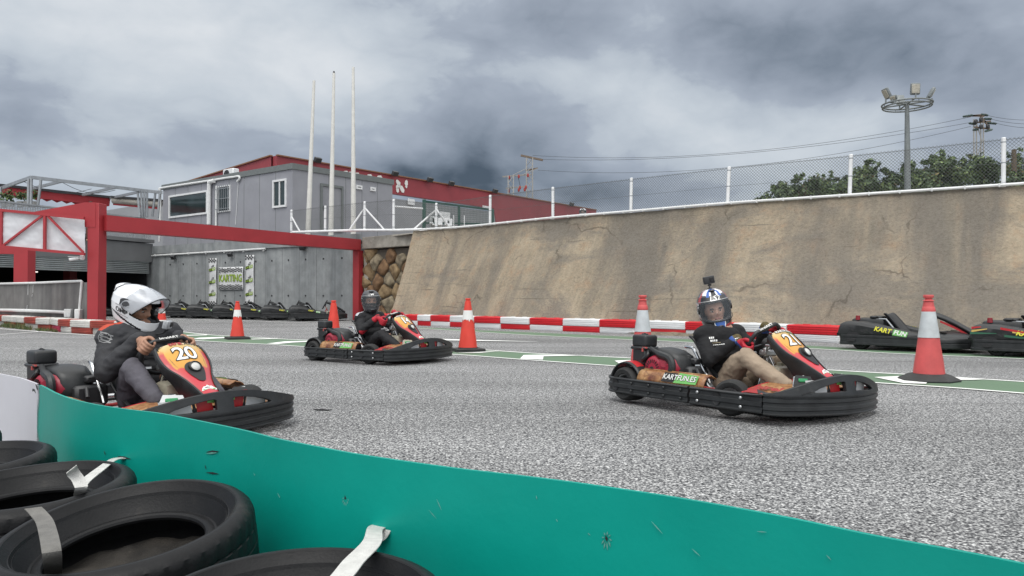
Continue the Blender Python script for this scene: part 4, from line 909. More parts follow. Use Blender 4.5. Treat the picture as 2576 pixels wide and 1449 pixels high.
# ================================================================ lamp mast
e = empty('floodlight_mast', (A(2283, 480, 30).x, 30, TZ-.06)); tag(e, 'tall grey lamp mast with a ring of floodlights behind the sloped wall', 'lamp mast')
zt = A(2285, 262, 30).z-TZ+.06; rr = 58/1945*30
mb = MB(); mb.tube([(0, 0, 0), (0, 0, 1.1)], .17, 14); mb.tube([(0, 0, 1.1), (0, 0, zt*.6), (0, 0, zt+.12)], [.13, .11, .075], 14); mb.build('pole', M_MGAL, e)
mb = MB(); ring = [(rr*math.cos(2*PI*k/32), rr*math.sin(2*PI*k/32), zt) for k in range(32)]; mb.tube(ring, .034, 8, closed=True); mb.tube([(x*.97, y*.97, z-.10) for x, y, z in ring], .03, 6, closed=True)
for k in range(3): a = R(20+60*k); mb.cyl((rr*math.cos(a), rr*math.sin(a), zt), (-rr*math.cos(a), -rr*math.sin(a), zt), .032, n=6)
for k in range(8): a = 2*PI*k/8; mb.cyl((rr*math.cos(a), rr*math.sin(a), zt), (rr*.97*math.cos(a), rr*.97*math.sin(a), zt-.1), .015, n=5)
mb.build('ring', M_MGAL, e)
M_LENS = pm('lamp_lens', (.42, .40, .34), .15, var=.2, scale=14)
for k, a in enumerate((188, 262, 348, 80, 210)):
    a = R(a); p = Vector((rr*math.cos(a)*1.0, rr*math.sin(a)*1.0, zt)); hd = Matrix.Translation(p+Vector((0, 0, .36 if k < 4 else .12))) @ Matrix.Rotation(a+PI/2, 4, 'Z') @ Matrix.Rotation(R(8 if k == 1 else 28), 4, 'X')
    m1 = MB(hd); m1.box((0, .05, 0), (.36, .12, .44) if k < 4 else (.3, .1, .2), b=.05, seg=2); h_ = m1.build('floodlight', M_MGAL, e)
    m2 = MB(hd); m2.box((0, -.015, .0), (.28, .03, .33) if k < 4 else (.22, .03, .14), b=.01); l_ = m2.build('lens', M_LENS, h_)
    m3 = MB(); m3.tube([p, p+Vector((0, 0, .18))], .03, 6); m3.build('bracket', M_MGAL, h_)

# ================================================================ pylons and cables
M_PYL = pm('pylon_steel', (.33, .325, .31), .6, .2, var=.1); M_INS = pm('red_insulator', (.30, .035, .03), .4); M_CAB = pm('cable_dark', (.05, .052, .055), .6); M_RUST = pm('pylon_rust', (.16, .12, .09), .7)
def lattice(mb, c, w, z0, z1, n):
    cs = [Vector((c.x+sx*w/2, c.y+sy*w/2, 0)) for sx, sy in ((1, 1), (-1, 1), (-1, -1), (1, -1))]
    for q in cs: mb.beam(q+Vector((0, 0, z0)), q+Vector((0, 0, z1)), .11, .11)
    for k in range(n):
        a, b_ = z0+(z1-z0)*k/n, z0+(z1-z0)*(k+1)/n
        for i in range(4):
            p, q = cs[i], cs[(i+1) % 4]; 
            if k % 2: p, q = q, p
            mb.beam(p+Vector((0, 0, a)), q+Vector((0, 0, b_)), .06, .06)
Yp = 90.0; pl = A(1332, 500, Yp); 
e = empty('lattice_pylon', (pl.x, pl.y, TZ)); tag(e, 'taller pale lattice pylon with crossarms behind the red hall', 'pylon')
zt = A(1332, 398, Yp).z
mb = MB(); lattice(mb, pl, .72, TZ, zt, 16); local(mb.build('lattice_tower', M_PYL, flat=True), e)
mb = MB(); mb.beam(A(1310, 391, Yp), A(1366, 403, Yp), .25, .22); mb.beam(A(1322, 429, Yp), A(1353, 423, Yp), .15, .15); local(mb.build('crossarm', M_RUST, flat=True), e)
pl2 = A(1285, 500, Yp-4); e2 = empty('lattice_pylon', (pl2.x, pl2.y, TZ)); tag(e2, 'shorter pale lattice pylon standing left of its taller twin', 'pylon'); zt2 = A(1285, 443, Yp-4).z
mb = MB(); lattice(mb, pl2, .6, TZ, zt2, 13); local(mb.build('lattice_tower', M_PYL, flat=True), e2)
mb = MB(); mb.beam(A(1265, 444.5, Yp-4), A(1335, 439, Yp-2), .18, .16); mb.beam(A(1274, 474, Yp-4), A(1322, 469, Yp-2), .22, .16); mb.beam(A(1290, 441, Yp-4), A(1322, 425, Yp-1), .06, .06); mb.beam(A(1312, 441, Yp-3), A(1352, 424, Yp-1), .06, .06); local(mb.build('crossarm', M_PYL, flat=True), e2)
mb = MB()
for u, v in ((1305, 444), (1328, 441.5), (1305, 478), (1320, 477), (1308, 472), (1281, 447), (1323, 471), (1279.5, 481)): p = A(u, v, Yp-4); mb = MB(); mb.lathe([(0, -.22), (.10, -.17), (.14, 0), (.08, .2), (0, .24)], 8, 0, Matrix.Translation(p)); local(mb.build('insulator', M_INS), e2)
mb = MB(); mb.cyl(A(1304, 447, Yp-4), A(1309, 470, Yp-4), .03); local(mb.build('wire', M_CAB), e2)
Yr = 75.0; pr_ = A(2457, 420, Yr); e3 = empty('lattice_pylon', (pr_.x, pr_.y, TZ)); tag(e3, 'pale portal pylon with many insulators above the trees at right', 'pylon')
mb = MB(); z3 = A(2460, 300, Yr).z
for u, v0 in ((2453.5, 388), (2471, 392)):
    q = A(u, v0, Yr)
    for dx in (-.13, .13): mb.beam((q.x+dx, q.y, TZ), (q.x+dx, q.y, z3), .09, .09)
qa, qb = A(2453.5, 388, Yr), A(2471, 388, Yr)
for k in range(7): a, b_ = TZ+(z3-TZ)*k/7, TZ+(z3-TZ)*(k+1)/7; x0, x1 = (qa.x, qb.x) if k % 2 else (qb.x, qa.x); mb.beam((x0, Yr, a), (x1, Yr, b_), .07, .07)
local(mb.build('lattice_tower', M_PYL, flat=True), e3)
mb = MB()
for a, b_ in (((2425, 293), (2480, 288)), ((2440, 291), (2476, 292)), ((2448, 309), (2492, 305)), ((2466, 292), (2486, 316)), ((2450, 320), (2490, 324))): mb.beam(A(*a, Yr), A(*b_, Yr), .14, .14)
local(mb.build('crossarm', M_RUST, flat=True), e3)
mb = MB()
for u, v, u2, v2 in ((2425, 293, 2444, 290), (2470, 288, 2483, 290), (2478, 299, 2492, 299), (2484, 309, 2504, 311), (2440, 310, 2452, 312), (2450, 327, 2458, 326), (2480, 330, 2494, 326)):
    a, b_ = A(u, v, Yr), A(u2, v2, Yr)
    for k in range(6): p = a.lerp(b_, k/5); mb.lathe([(0, -.13), (.13, -.04), (.13, .04), (0, .13)], 8, 0, Matrix.Translation(p))
    local(mb.build('insulator', pm('glass_insulator', (.10, .15, .14), .3)), e3)
mb = MB()
for u, v in ((2455, 306), (2468, 301), (2485, 318), (2468, 319)): mb = MB(); mb.box(A(u, v, Yr-.3), (.32, .3, .42), b=.08); local(mb.build('switch_box', M_DARK), e3)
for i, (v0, v1, u1, vx) in enumerate(((294, 391, 1340, 386), (308, 401, 1362, 396), (318, 428, 1353, 403))):
    mb = MB(); a, b_ = A(2442, v0, Yr), A(u1, v1, Yp); sag = (1.6, 1.2, 1.8)[i]
    mb.tube([a.lerp(b_, k/40)-Vector((0, 0, sag*4*(k/40)*(1-k/40))) for k in range(41)], .022, 4)
    tag(mb.build('power_cable', M_CAB), ['uppermost power cable strung between the pylons across the grey sky', 'middle power cable strung between the pylons across the grey sky', 'lowest power cable strung between the pylons across the grey sky'][i], 'cable', 'power cables between the pylons')
for i, v in enumerate((287, 298, 310)):
    mb = MB(); a, b_ = A(2483+i*8, 290+i*9, Yr), A(2720, v-2, 60); mb.tube([a.lerp(b_, k/12)-Vector((0, 0, .5*4*(k/12)*(1-k/12))) for k in range(13)], .02, 4)
    tag(mb.build('power_cable', M_CAB), ['uppermost short cable leaving the right pylon past the photo edge', 'middle short cable leaving the right pylon past the photo edge', 'lowest short cable leaving the right pylon past the photo edge'][i], 'cable', 'power cables between the pylons')
e = empty('wooden_pole', (A(2551, 468, 36).x, 36, TZ)); tag(e, 'short weathered wooden pole among the trees at right edge', 'pole')
mb = MB(); t_ = A(2552, 376, 36); mb.tube([(0, 0, 0), (0, 0, (t_.z-TZ)*.5), (.01, 0, t_.z-TZ)], [.13, .12, .10], 12); mb.cyl((-1.2, .3, .75*(t_.z-TZ)), (0, 0, .92*(t_.z-TZ)), .02, n=5); mb.build('shaft', M_BARK, e)

# ================================================================ trees behind the fence
def tree(lbl, u0, u1, vtop, Y, seed, n, lean=0):
    rnd = random.Random(seed); a, b_ = A(u0, vtop, Y), A(u1, vtop, Y); cx = (a.x+b_.x)/2; w_ = (b_.x-a.x)/2; H_ = a.z-TZ+.1
    e = empty('tree', (cx, Y, TZ-.08)); tag(e, lbl, 'tree', 'trees behind the crest fence')
    mb = MB(); limbs = []
    mb.tube([(0, 0, 0), (.05, 0, H_*.25), (-.05, .05, H_*.45)], [.16, .13, .10], 8)
    for k in range(11):
        an = rnd.random()*6.28; x = w_*rnd.uniform(.2, .85)*math.cos(an); y = w_*.7*rnd.uniform(.2, .9)*math.sin(an); z = H_*rnd.uniform(.45, .86)*(1-.30*abs(x)/w_)
        mb.tube(smooth_path([(0, 0, H_*rnd.uniform(.1, .4)), (x*.5, y*.5, z*.75), (x, y, z)], 3), [.07, .06, .05, .04, .035, .03, .02], 6); limbs.append((x, y, z))
    mb.build('trunk', M_BARK, e)
    mb = MB(); cl = []
    env = lambda x: H_*(1-.34*(x/w_)**2)*(1+.10*noise.noise(Vector((x*.9, seed*3.1, 0)))+.06*noise.noise(Vector((x*2.7, seed, 4))))
    for k in range(70):
        x = rnd.uniform(-1, 1)*w_; r = rnd.uniform(.20, .33)*w_; t_ = rnd.random()**.8; z = max(.1, env(x)*(.08+.92*t_)-r*.40); cl.append((x, rnd.uniform(-.6, .5)*w_, z, r))
    for k in range(14): x = rnd.uniform(-.85, .85)*w_; cl.append((x, rnd.uniform(-.3, .2)*w_, env(x)*rnd.uniform(.96, 1.08), rnd.uniform(.05, .11)*w_))
    tot = sum(c[3]**2 for c in cl)
    for x, y, z, r in cl:
        q = rnd.random(); k = int(n*2.2*r*r/tot)+6
        m_ = MB(); leafy(m_, (x, y, z), (r, r, r*.8), k, rnd, .085, mats=4 if q > .85 else 3)
        mi = [min(3, max(0, i-(1 if q < .4 else 0))) if i < 3 else 3 for i in m_.mi]
        o = len(mb.v); mb.v += m_.v; mb.f += [[i+o for i in f] for f in m_.f]; mb.mi += mi
    mb.build('crown', M_LEAF, e, flat=True)
tree('dark bushy tree at the left end of the greenery behind the fence', 1930, 2100, 446, 31, 1, 5200)
tree('sparse tree with bare twig tips left of the lamp mast', 2020, 2190, 440, 32.5, 2, 4600)
tree('pale loose tree with tall thin shoots left of the lamp mast', 2115, 2270, 414, 32, 3, 5200)
tree('lower tree directly behind the lamp mast', 2180, 2350, 424, 33, 4, 4600)
tree('broad dense tree right of the lamp mast', 2270, 2430, 406, 34, 5, 7000)
tree('broad dense tree below the right hand pylon', 2380, 2560, 392, 36, 6, 7000)
tree('dense tree at the right edge beside the wooden pole', 2500, 2680, 380, 38, 7, 6000)
# ================================================================ plastic barrier blocks
M_BR = pm('barrier_red', (.60, .014, .024), .42, var=.06, scale=4, dirt=((.36, .03, .03), 5, .66)); M_BW = pm('barrier_white', (.74, .75, .76), .42, var=.04, scale=4, dirt=((.48, .47, .45), 6, .66))
M_BRO = pm('barrier_red_faded', (.33, .052, .034), .6, var=.14, scale=5, dirt=((.45, .26, .20), 7, .60)); M_BWO = pm('barrier_white_dirty', (.62, .61, .58), .6, var=.08, scale=5, dirt=((.36, .33, .28), 6, .58)); M_BPK = pm('barrier_pink', (.42, .03, .075), .6, var=.1, scale=5)
ORD = ['first', 'second', 'third', 'fourth', 'fifth', 'sixth', 'seventh', 'eighth', 'ninth', 'tenth', 'eleventh', 'twelfth', 'thirteenth', 'fourteenth', 'fifteenth', 'sixteenth', 'seventeenth', 'eighteenth', 'nineteenth']
def block(a, b, z0, h, mat, dep, jit, label, group):
    """a, b: foot of the front face; the body reaches dep behind it"""
    d = b-a; Ln = d.length; d.normalize(); n = Vector((d.y, -d.x, 0)); n = n if n.y < 0 else -n
    e_loc = (a+b)/2; M = Matrix((d, -n, Vector((0, 0, 1)))).transposed().to_4x4()
    if M.determinant() < 0: M = Matrix((-d, -n, Vector((0, 0, 1)))).transposed().to_4x4()
    r = .022
    prof = [(0+r*.6, 0), (0, r)]
    for k in range(3):
        zc = h*(.24+.26*k); prof += [(0, zc-h*.055), (.016, zc-h*.03), (.016, zc+h*.03), (0, zc+h*.055)]
    prof += [(0, h-r*1.6), (r*.5, h-r*.4), (r*1.6, h), (dep-r*1.6, h), (dep-r*.3, h-r*.5), (dep, h-r*1.6), (dep, r), (dep-r, 0)]
    mb = MB(); np_ = len(prof); xs = [(-Ln/2+.004, .93), (-Ln/2+.03, 1), (Ln/2-.03, 1), (Ln/2-.004, .93)]
    cy, cz = dep/2, h/2; vs = []
    for x, s in xs:
        for (y, z) in prof: vs.append((x, cy+(y-cy)*(s if s < 1 else 1), cz+(z-cz)*(s if s < 1 else 1)))
    fs = [(i*np_+k, i*np_+(k+1) % np_, (i+1)*np_+(k+1) % np_, (i+1)*np_+k) for i in range(3) for k in range(np_)]+[tuple(range(np_-1, -1, -1)), tuple(range(3*np_, 4*np_))]
    mb.add(vs, fs)
    mb.lathe([(0, 0), (.055, 0), (.05, .012), (.03, .012), (.03, .004), (0, .004)], 14, 0, Matrix.Translation((Ln*.22, dep*.5, h-.001)))
    for x in (-.2, .2): mb.box((Ln*x, dep*.5, h+.006), (Ln*.12, dep*.16, .012), b=.004)
    o = mb.build('barrier_block', mat); o.location = e_loc+Vector((0, 0, z0)); o.rotation_euler = (M.to_euler().x, M.to_euler().y, M.to_euler().z+jit)
    return tag(o, label, 'barrier block', group)
def interp(tab, u):
    for (u0, v0), (u1, v1) in zip(tab, tab[1:]):
        if u <= u1 or (u1, v1) == tab[-1]: return v0+(v1-v0)*(u-u0)/(u1-u0)
RB = [(940, 814.3), (1051, 818.7), (1191, 824.6), (1331.6, 830), (1414.7, 833.4), (1507.7, 837.0), (1677, 843.8), (1841, 850.5), (2110, 863.5)]
RU = [950.6, 974.9, 1009.4, 1049.5, 1082.4, 1130.5, 1192.7, 1258.5, 1331.6, 1414.8, 1507.8, 1612, 1724, 1845, 1979, 2110]
rnd = random.Random(5); cnt = {}
for i in range(len(RU)-1):
    a, b = G(RU[i], interp(RB, RU[i])), G(RU[i+1], interp(RB, RU[i+1]))
    for tier in (0, 1):
        red = (i % 2 == 0) == (tier == 1)
        key = ('red' if red else 'white', ('lower', 'upper')[tier]); cnt[key] = cnt.get(key, -1)+1
        dd = (b-a).normalized(); nn = Vector((dd.y, -dd.x, 0)); nn = nn if nn.y < 0 else -nn
        sh = nn*(.0 if tier == 0 else .02+rnd.uniform(-.01, .01))
        block(a+sh, b+sh, 0 if tier == 0 else .152, .15 if tier == 0 else .185, M_BR if red else M_BW, .40, rnd.uniform(-.012, .012),
              f'{ORD[cnt[key]]} glossy {key[0]} block from the left in the {key[1]} row under the sloped wall', 'glossy barrier blocks under the sloped wall')
LBs = [(-60, 812), (8.75, 820.7), (63, 826.6), (93, 829.5), (127, 831), (153, 835.3), (182, 838), (233, 841), (300, 844), (345, 845.5)]
LU = [-19, 8.75, 36, 63, 93, 127, 152, 179, 231, 289, 345]
colU = 'rwwrwwrwrw'; colL = 'wrrwrpwrwr'; cnt = {}
for i in range(len(LU)-1):
    a, b = G(LU[i], interp(LBs, LU[i])), G(LU[i+1], interp(LBs, LU[i+1])); dd = (b-a).normalized(); nn = Vector((dd.y, -dd.x, 0)); nn = nn if nn.y < 0 else -nn
    for tier, c in ((0, colL[i]), (1, colU[i])):
        cn = {'r': 'rusty red', 'w': 'grubby white', 'p': 'pinkish red'}[c]; key = (cn, tier); cnt[key] = cnt.get(key, -1)+1
        sh = nn*((0 if tier == 0 else .05)+rnd.uniform(-.02, .02))
        lab = f'{ORD[cnt[key]]} {cn} block from the left in the {"upper" if tier else "lower"} row below the dark parapet'
        if c == 'p': lab = 'only pinkish red block, lower row of the worn barrier below the dark parapet'
        block(a+sh, b+sh, 0 if tier == 0 else .157, .155 if tier == 0 else .175, {'r': M_BRO, 'w': M_BWO, 'p': M_BPK}[c], .48, rnd.uniform(-.05, .05), lab, 'worn barrier blocks below the parapet')
# weeds
mb = MB(); rnd = random.Random(9)
for u0, u1, n, hh_ in ((8, 62, 420, .22), (62, 80, 120, .16), (90, 145, 260, .12), (-40, 8, 150, .12)):
    for _ in range(n):
        u = rnd.uniform(u0, u1); p = G(u, interp(LBs, u)+rnd.uniform(.2, 3.2)); h_ = hh_*rnd.uniform(.3, 1)*(1 if rnd.random() > .04 else 1.6); a = rnd.random()*6.28; l = Vector((math.cos(a), math.sin(a), 0))
        q = p+Vector((rnd.gauss(0, .05), rnd.gauss(0, .03), h_)); mb.add([p-l*.008, p+l*.008, q], [(0, 1, 2)], rnd.randrange(4))
kind(mb.build('weeds', [pm('weed_green', (.07, .10, .03), .7, var=.3), M_LEAF[2], M_LEAF[3], M_LEAF[1]], flat=True), 'stuff', 'green weeds growing along the foot of the worn barrier')

# ================================================================ traffic cones
M_CR = pm('cone_red', (.66, .050, .032), .45, var=.06, dirt=((.5, .05, .035), 6, .66)); M_CF = pm('cone_faded', (.55, .085, .085), .55, var=.1, dirt=((.48, .15, .05), 3.5, .68))
M_CW = pm('cone_white', (.74, .74, .73), .4, var=.05); M_CWG = pm('cone_grey_sleeve', (.50, .53, .55), .35, var=.12, scale=5, dirt=((.25, .25, .25), 12, .66)); M_CB = pm('cone_base', (.035, .036, .036), .7, var=.25, bump=.2)
def cone(u, v, H_, style, label, rz=0):
    p = G(u, v); e = empty('traffic_cone', p, rz); tag(e, label, 'traffic cone', 'red traffic cones along the green strip')
    s = H_/.85
    if style == 'old':
        mb = MB(); mb.lathe([(.0, 0), (.30, 0), (.305, .02), (.285, .035), (.20, .075), (.17, .082), (0, .082)], 8); mb.build('base', M_CB, e, sharp=20)
        bands = [(.075, .46, 0), (.46, .735, 1), (.735, .855, 0)]
    else:
        mb = MB()
        for z, w_ in ((0, .50), (.027, .49)): mb.box((0, 0, z+.013), (w_*s, w_*s, .025), b=.006)
        mb.lathe([(.17*s, .05), (.165*s, .07), (.1, .07)], 24); mb.build('base', M_CB, e)
        bands = {'one': [(.05, .54, 0), (.54, .69, 1), (.69, .845, 0)], 'plain': [(.05, .845, 0)], 'two': [(.05, .20, 0), (.20, .36, 1), (.36, .55, 0), (.55, .68, 1), (.68, .845, 0)]}[style]
    rad = lambda z: .160-(.160-.047)*(z-.05)/.80
    red = MB(); wht = MB()
    n = 24; zt_ = bands[-1][1]; red.lathe([(rad(bands[0][0]+(zt_-bands[0][0])*i/n)*(s if style != 'old' else 1), (bands[0][0]+(zt_-bands[0][0])*i/n)*s) for i in range(n+1)]+([(.060, .858), (.050, .866), (.035, .872), (.036, .885), (.050, .893), (.052, .914), (.046, .922), (.03, .919), (.03, .86)] if style == 'old' else [(.036*s, .853*s), (.036*s, .862*s), (.045*s, .868*s), (.045*s, .888*s), (.04*s, .893*s), (.026*s, .89*s), (.026*s, .80*s)]), 28)
    for z0, z1, k in bands:
        if not k: continue
        n = 10; mb = wht if k else red; gx = .004 if k else 0
        mb.lathe([((rad(z0)+gx)*s if style != 'old' else rad(z0)+gx, z0*s)]+[((rad(z0+(z1-z0)*i/n)+gx)*s, (z0+(z1-z0)*i/n)*s) for i in range(n+1)]+([(rad(z1)*s, z1*s)] if k else []), 28)
    if style == 'one':                              # torn lower edge of the sleeve
        for k in range(16): a = 2*PI*k/16; r_ = (rad(.53)+.0045)*s; dz = .012*((k*7) % 5-1)*s; wht.add([(r_*math.cos(a-.2), r_*math.sin(a-.2), .542*s), (r_*math.cos(a+.2), r_*math.sin(a+.2), .542*s), ((r_+.001)*math.cos(a), (r_+.001)*math.sin(a), .535*s-max(0, dz))], [(0, 1, 2)])
    for v_ in red.v:                                 # dents
        a = math.atan2(v_.y, v_.x); v_ *= 1; f = .004*noise.noise(Vector((math.cos(a)*3, math.sin(a)*3, v_.z*8))); v_.x += f*math.cos(a); v_.y += f*math.sin(a)
    if style == 'old': wht.lathe([(rad(.745)+.006, .738), (rad(.745)+.007, .75), (rad(.79)+.005, .79), (rad(.80)+.001, .796)], 28, 1)
    red.build('cone_body', M_CF if style == 'old' else M_CR, e)
    if wht.v: wht.build('reflective_sleeve', [M_CWG if style == 'old' else M_CW, M_CF], e)
    return e
cone(2337, 958, .86, 'old', 'large faded red cone with grey sleeve beside the front right kart', .2)
cone(1617, 924, .845, 'old', 'faded red cone with grey sleeve partly hidden behind the engine of the right kart', .5)
cone(1177, 884, .835, 'one', 'bright red cone with torn white band ahead of the middle kart', .3)
cone(597, 853.5, .77, 'one', 'red cone with clean white band in front of the grey yard wall', .55)
cone(839, 882, .80, 'plain', 'plain red cone without band behind the engine of the middle kart', .1)
cone(407, 837, .76, 'two', 'far red cone with two white bands half hidden by the white helmet', .1)

# ================================================================ tyre stacks in the foreground
def tyre_mat():
    m, nt, b = base_mat('old_tyre'); L = nt.links.new; tc = nd(nt, 'ShaderNodeTexCoord')
    n = nd(nt, 'ShaderNodeTexNoise', Scale=7, Detail=8, Roughness=.7); L(tc.outputs['Object'], n.inputs['Vector'])
    cr = nd(nt, 'ShaderNodeValToRGB'); L(n.outputs['Fac'], cr.inputs['Fac']); e = cr.color_ramp.elements
    e[0].position = .35; e[0].color = (.0045, .005, .006, 1); e[1].position = .78; e[1].color = (.034, .031, .027, 1); k = e.new(.60); k.color = (.0095, .0098, .011, 1)
    L(cr.outputs[0], b.inputs['Base Color']); b.inputs['Roughness'].default_value = .46; b.inputs['Specular IOR Level'].default_value = .22
    n2 = nd(nt, 'ShaderNodeTexNoise', Scale=160, Detail=4); L(tc.outputs['Object'], n2.inputs['Vector'])
    bp = nd(nt, 'ShaderNodeBump', Strength=.25, Distance=.003); L(n2.outputs['Fac'], bp.inputs['Height']); L(bp.outputs[0], b.inputs['Normal'])
    return m
M_TYR = tyre_mat(); M_DIRT = pm('dusty_inside', (.026, .0225, .0185), .9, var=.5, scale=9, bump=.5, bscale=60, dirt=((.085, .078, .062), 34, .66))
NA = 180
def tyre_mesh(R0, W, seed, dirt=True):
    rnd = random.Random(seed); h = W/2
    prof = [(.60, -.86), (.585, -.93), (.60, -.99), (.66, -.985), (.78, -1.0), (.88, -.96), (.955, -.86), (.985, -.76), (1.0, -.62), (1.0, -.42), (.992, -.40), (.992, -.36), (1.0, -.34), (1.003, -.05), (.994, -.03), (.994, .03), (1.003, .05), (1.0, .34), (.992, .36), (.992, .40), (1.0, .42), (1.0, .62), (.985, .76), (.955, .86), (.90, .945), (.885, .945), (.872, .945), (.862, .925), (.855, .935), (.848, .90), (.80, .73), (.792, .735), (.780, .655), (.772, .665), (.74, .50), (.70, .34), (.69, .30), (.67, .30), (.655, .33), (.62, .345), (.60, .31), (.59, .25), (.60, .17), (.68, .12), (.80, .30), (.87, .55), (.93, .5), (.945, 0), (.93, -.5), (.86, -.72), (.68, -.80)]
    mb = MB(); P = len(prof); vs = []
    for k in range(NA):
        a = 2*PI*k/NA; q = 1+.012*math.sin(2*a+seed)+.006*math.sin(3*a+seed*2)
        for r, z in prof:
            rr = r
            if r > .97 and abs(z) < .8 and abs(abs(z)-.52) < .3: rr -= .010 if (k+int(abs(z)*14)) % 4 == 0 else 0
            sg = 1+.03*math.sin(a*2+1+seed)*(1-abs(z)*.3)
            vs.append((R0*rr*q*math.cos(a), R0*rr*q*math.sin(a), h*z*sg))
    fs = [(k*P+i, ((k+1) % NA)*P+i, ((k+1) % NA)*P+(i+1) % P, k*P+(i+1) % P) for k in range(NA) for i in range(P)]
    mb.add(vs, fs)
    return mb
TP = [(-.385, 1.335, .285, 'nearest'), (-.90, 1.82, .292, 'large'), (-1.36, 2.17, .285, 'strapped'), (-1.81, 2.52, .285, 'left'), (-2.25, 2.90, .285, 'far')]
tl = {'nearest': 'worn black tyre nearest the camera at bottom centre with a white strap over it', 'large': 'big black tyre with wide open hole and grey strap at bottom left', 'strapped': 'black tyre tied to the teal barrier with a white strap, behind the big tyre', 'left': 'black tyre cut by the left photo edge below the white barrier panel', 'far': 'farthest black tyre, a sliver at the left edge against the white panel'}
tl2 = {k: 'lower tyre of the stack under the '+v for k, v in (('nearest', 'tyre nearest the camera'), ('large', 'big tyre with the grey strap'), ('strapped', 'tyre tied with a white strap'), ('left', 'tyre at the left photo edge'), ('far', 'farthest tyre'))}
for i, (x, y, r, k) in enumerate(TP):
    for z, lab, sd_i in ((.095, tl2[k], i+20), (.287, tl[k], i+3)):
        e = empty('tyre', (x, y, z)); tag(e, lab, 'tyre', 'old tyres stacked behind the teal barrier'); e.rotation_euler = (rnd.uniform(-.02, .02), rnd.uniform(-.02, .02), i*1.3) if z < .2 else ((.13, -.07, 0) if k == 'large' else (.04, -.03, 0))
        tyre_mesh(r, .19, sd_i).build('rubber_casing', M_TYR, e, sharp=28)
        if z > .2:
            mb = MB(); mb.grid(lambda a, b: ((r*.72*b)*math.cos(2*PI*a), (r*.72*b)*math.sin(2*PI*a), -.045+.012*noise.noise((math.cos(2*PI*a)*b*4, math.sin(2*PI*a)*b*4, i))), 40, 12, cu=True); mb.build('dirt_fill', M_DIRT, e)

# ================================================================ teal plastic barrier
ZB = .52
bt = [(-420, 880), (-280, 895), (-140, 915), (-60, 928), (0, 941), (50, 951), (93, 965.5), (133, 986), (177, 1004), (235, 1017.5), (310, 1029), (398, 1040), (460, 1051), (531, 1066), (620, 1085), (708, 1107), (841, 1133), (974, 1154), (1140, 1178), (1330, 1200), (1500, 1222), (1700, 1253), (1970, 1301), (2200, 1349), (2400, 1386), (2576, 1421), (2760, 1460)]
M_TEAL = pm('teal_plastic', (.002, .295, .240), .42, var=.06, scale=2, dirt=((.004, .262, .215), 3, .60), spec=.22, bump=.06, bscale=14); M_BWHT = pm('white_plastic', (.58, .58, .63), .35, var=.05, scale=2, dirt=((.42, .41, .42), 4, .62))
TB = smooth_path([G(u, v, ZB) for u, v in bt], 6); isp = 6*6
def sheet(name, pts, mat, e, th=.009):
    mb = MB(); n = len(pts); rows = 8; nrm = []
    for i in range(n):
        t = pts[min(i+1, n-1)]-pts[max(i-1, 0)]; t.z = 0; t.normalize(); nrm.append(Vector((-t.y, t.x, 0)))
    vs = []
    for side in (0, 1):
        for j in range(rows+1):
            for i in range(n):
                z = ZB*(1-j/rows); p = pts[i]; vs.append(Vector((p.x, p.y, z))+nrm[i]*(th*side+.006*noise.noise((p.x*3, p.y*3, z*4))))
    m = (rows+1)*n; fs = []
    for j in range(rows):
        for i in range(n-1):
            a = j*n+i; fs.append((a, a+1, a+n+1, a+n)); fs.append((m+a+n, m+a+n+1, m+a+1, m+a))
    for i in range(n-1): fs.append((m+i, m+i+1, i+1, i)); fs.append((rows*n+i, rows*n+i+1, m+rows*n+i+1, m+rows*n+i))
    for a in (0, n-1):
        for j in range(rows): fs.append((j*n+a, (j+1)*n+a, m+(j+1)*n+a, m+j*n+a))
    mb.add(vs, fs); return local(mb.build(name, mat), e), nrm
be = empty('track_barrier', TB[72]*1); be.location.z = 0; tag(be, 'long wavy teal plastic barrier strip running across the foreground', 'track barrier')
o, nr = sheet('teal_sheet', TB[isp:], M_TEAL, be)
b2 = empty('track_barrier', (TB[20].x, TB[20].y, 0)); tag(b2, 'short white plastic barrier panel at the far left end of the teal strip', 'track barrier')
o2, nr2 = sheet('white_sheet', TB[:isp+2], M_BWHT, b2)
# slots, screw holes and scratches cut in the sheet
M_SLOT = pm('slot_dark', (.012, .02, .02), .8); M_SCUFF = pm('scuff_pale', (.13, .36, .31), .5)
def bpt(u, v):                            # point on the barrier surface below pixel (u, v)
    best = None
    d = ray(u, v); o = Vector((0, 0, CAMH))
    for p, q in zip(TB, TB[1:]):
        n = (q-p).cross(Vector((0, 0, 1))); t = (p-o).dot(n)/d.dot(n); x = o+d*t; k = (x-p).dot(q-p)/(q-p).length_squared
        if 0 <= k <= 1 and t > 0: best = (x, (q-p).normalized(), t) if best is None or t < best[2] else best
    return best[0], best[1]
def mark(mb, u0, v0, u1, v1, w, mat=0, off=.0015):
    a, t = bpt(u0, v0); b, _ = bpt(u1, v1); n = t.cross(Vector((0, 0, 1))); n = n if n.y < 0 else -n
    s = (b-a).normalized().cross(n).normalized()*w; a += n*off; b += n*off; c = (a+b)/2
    mb.add([a, c-s, b, c+s, a+n*.0006, c-s+n*.0006, b+n*.0006, c+s+n*.0006], [(4, 5, 6, 7), (0, 4, 7, 3), (0, 1, 5, 4), (1, 2, 6, 5), (2, 3, 7, 6)], mat)
def mk(name, mat, *marks_):
    mb = MB()
    for m_ in marks_: mark(mb, *m_)
    local(mb.build(name, [M_SLOT, M_SCUFF], flat=True), be)
for s_ in ((519, 1137, 553, 1135, .004), (519, 1188, 553, 1192, .003), (296, 1147, 332, 1155, .004), (907, 1317, 984, 1328, .004)): mk('strap_slot', 0, s_)
mk('scuff', 1, (519, 1140.5, 550, 1138.5, .0025, 1, .0022))
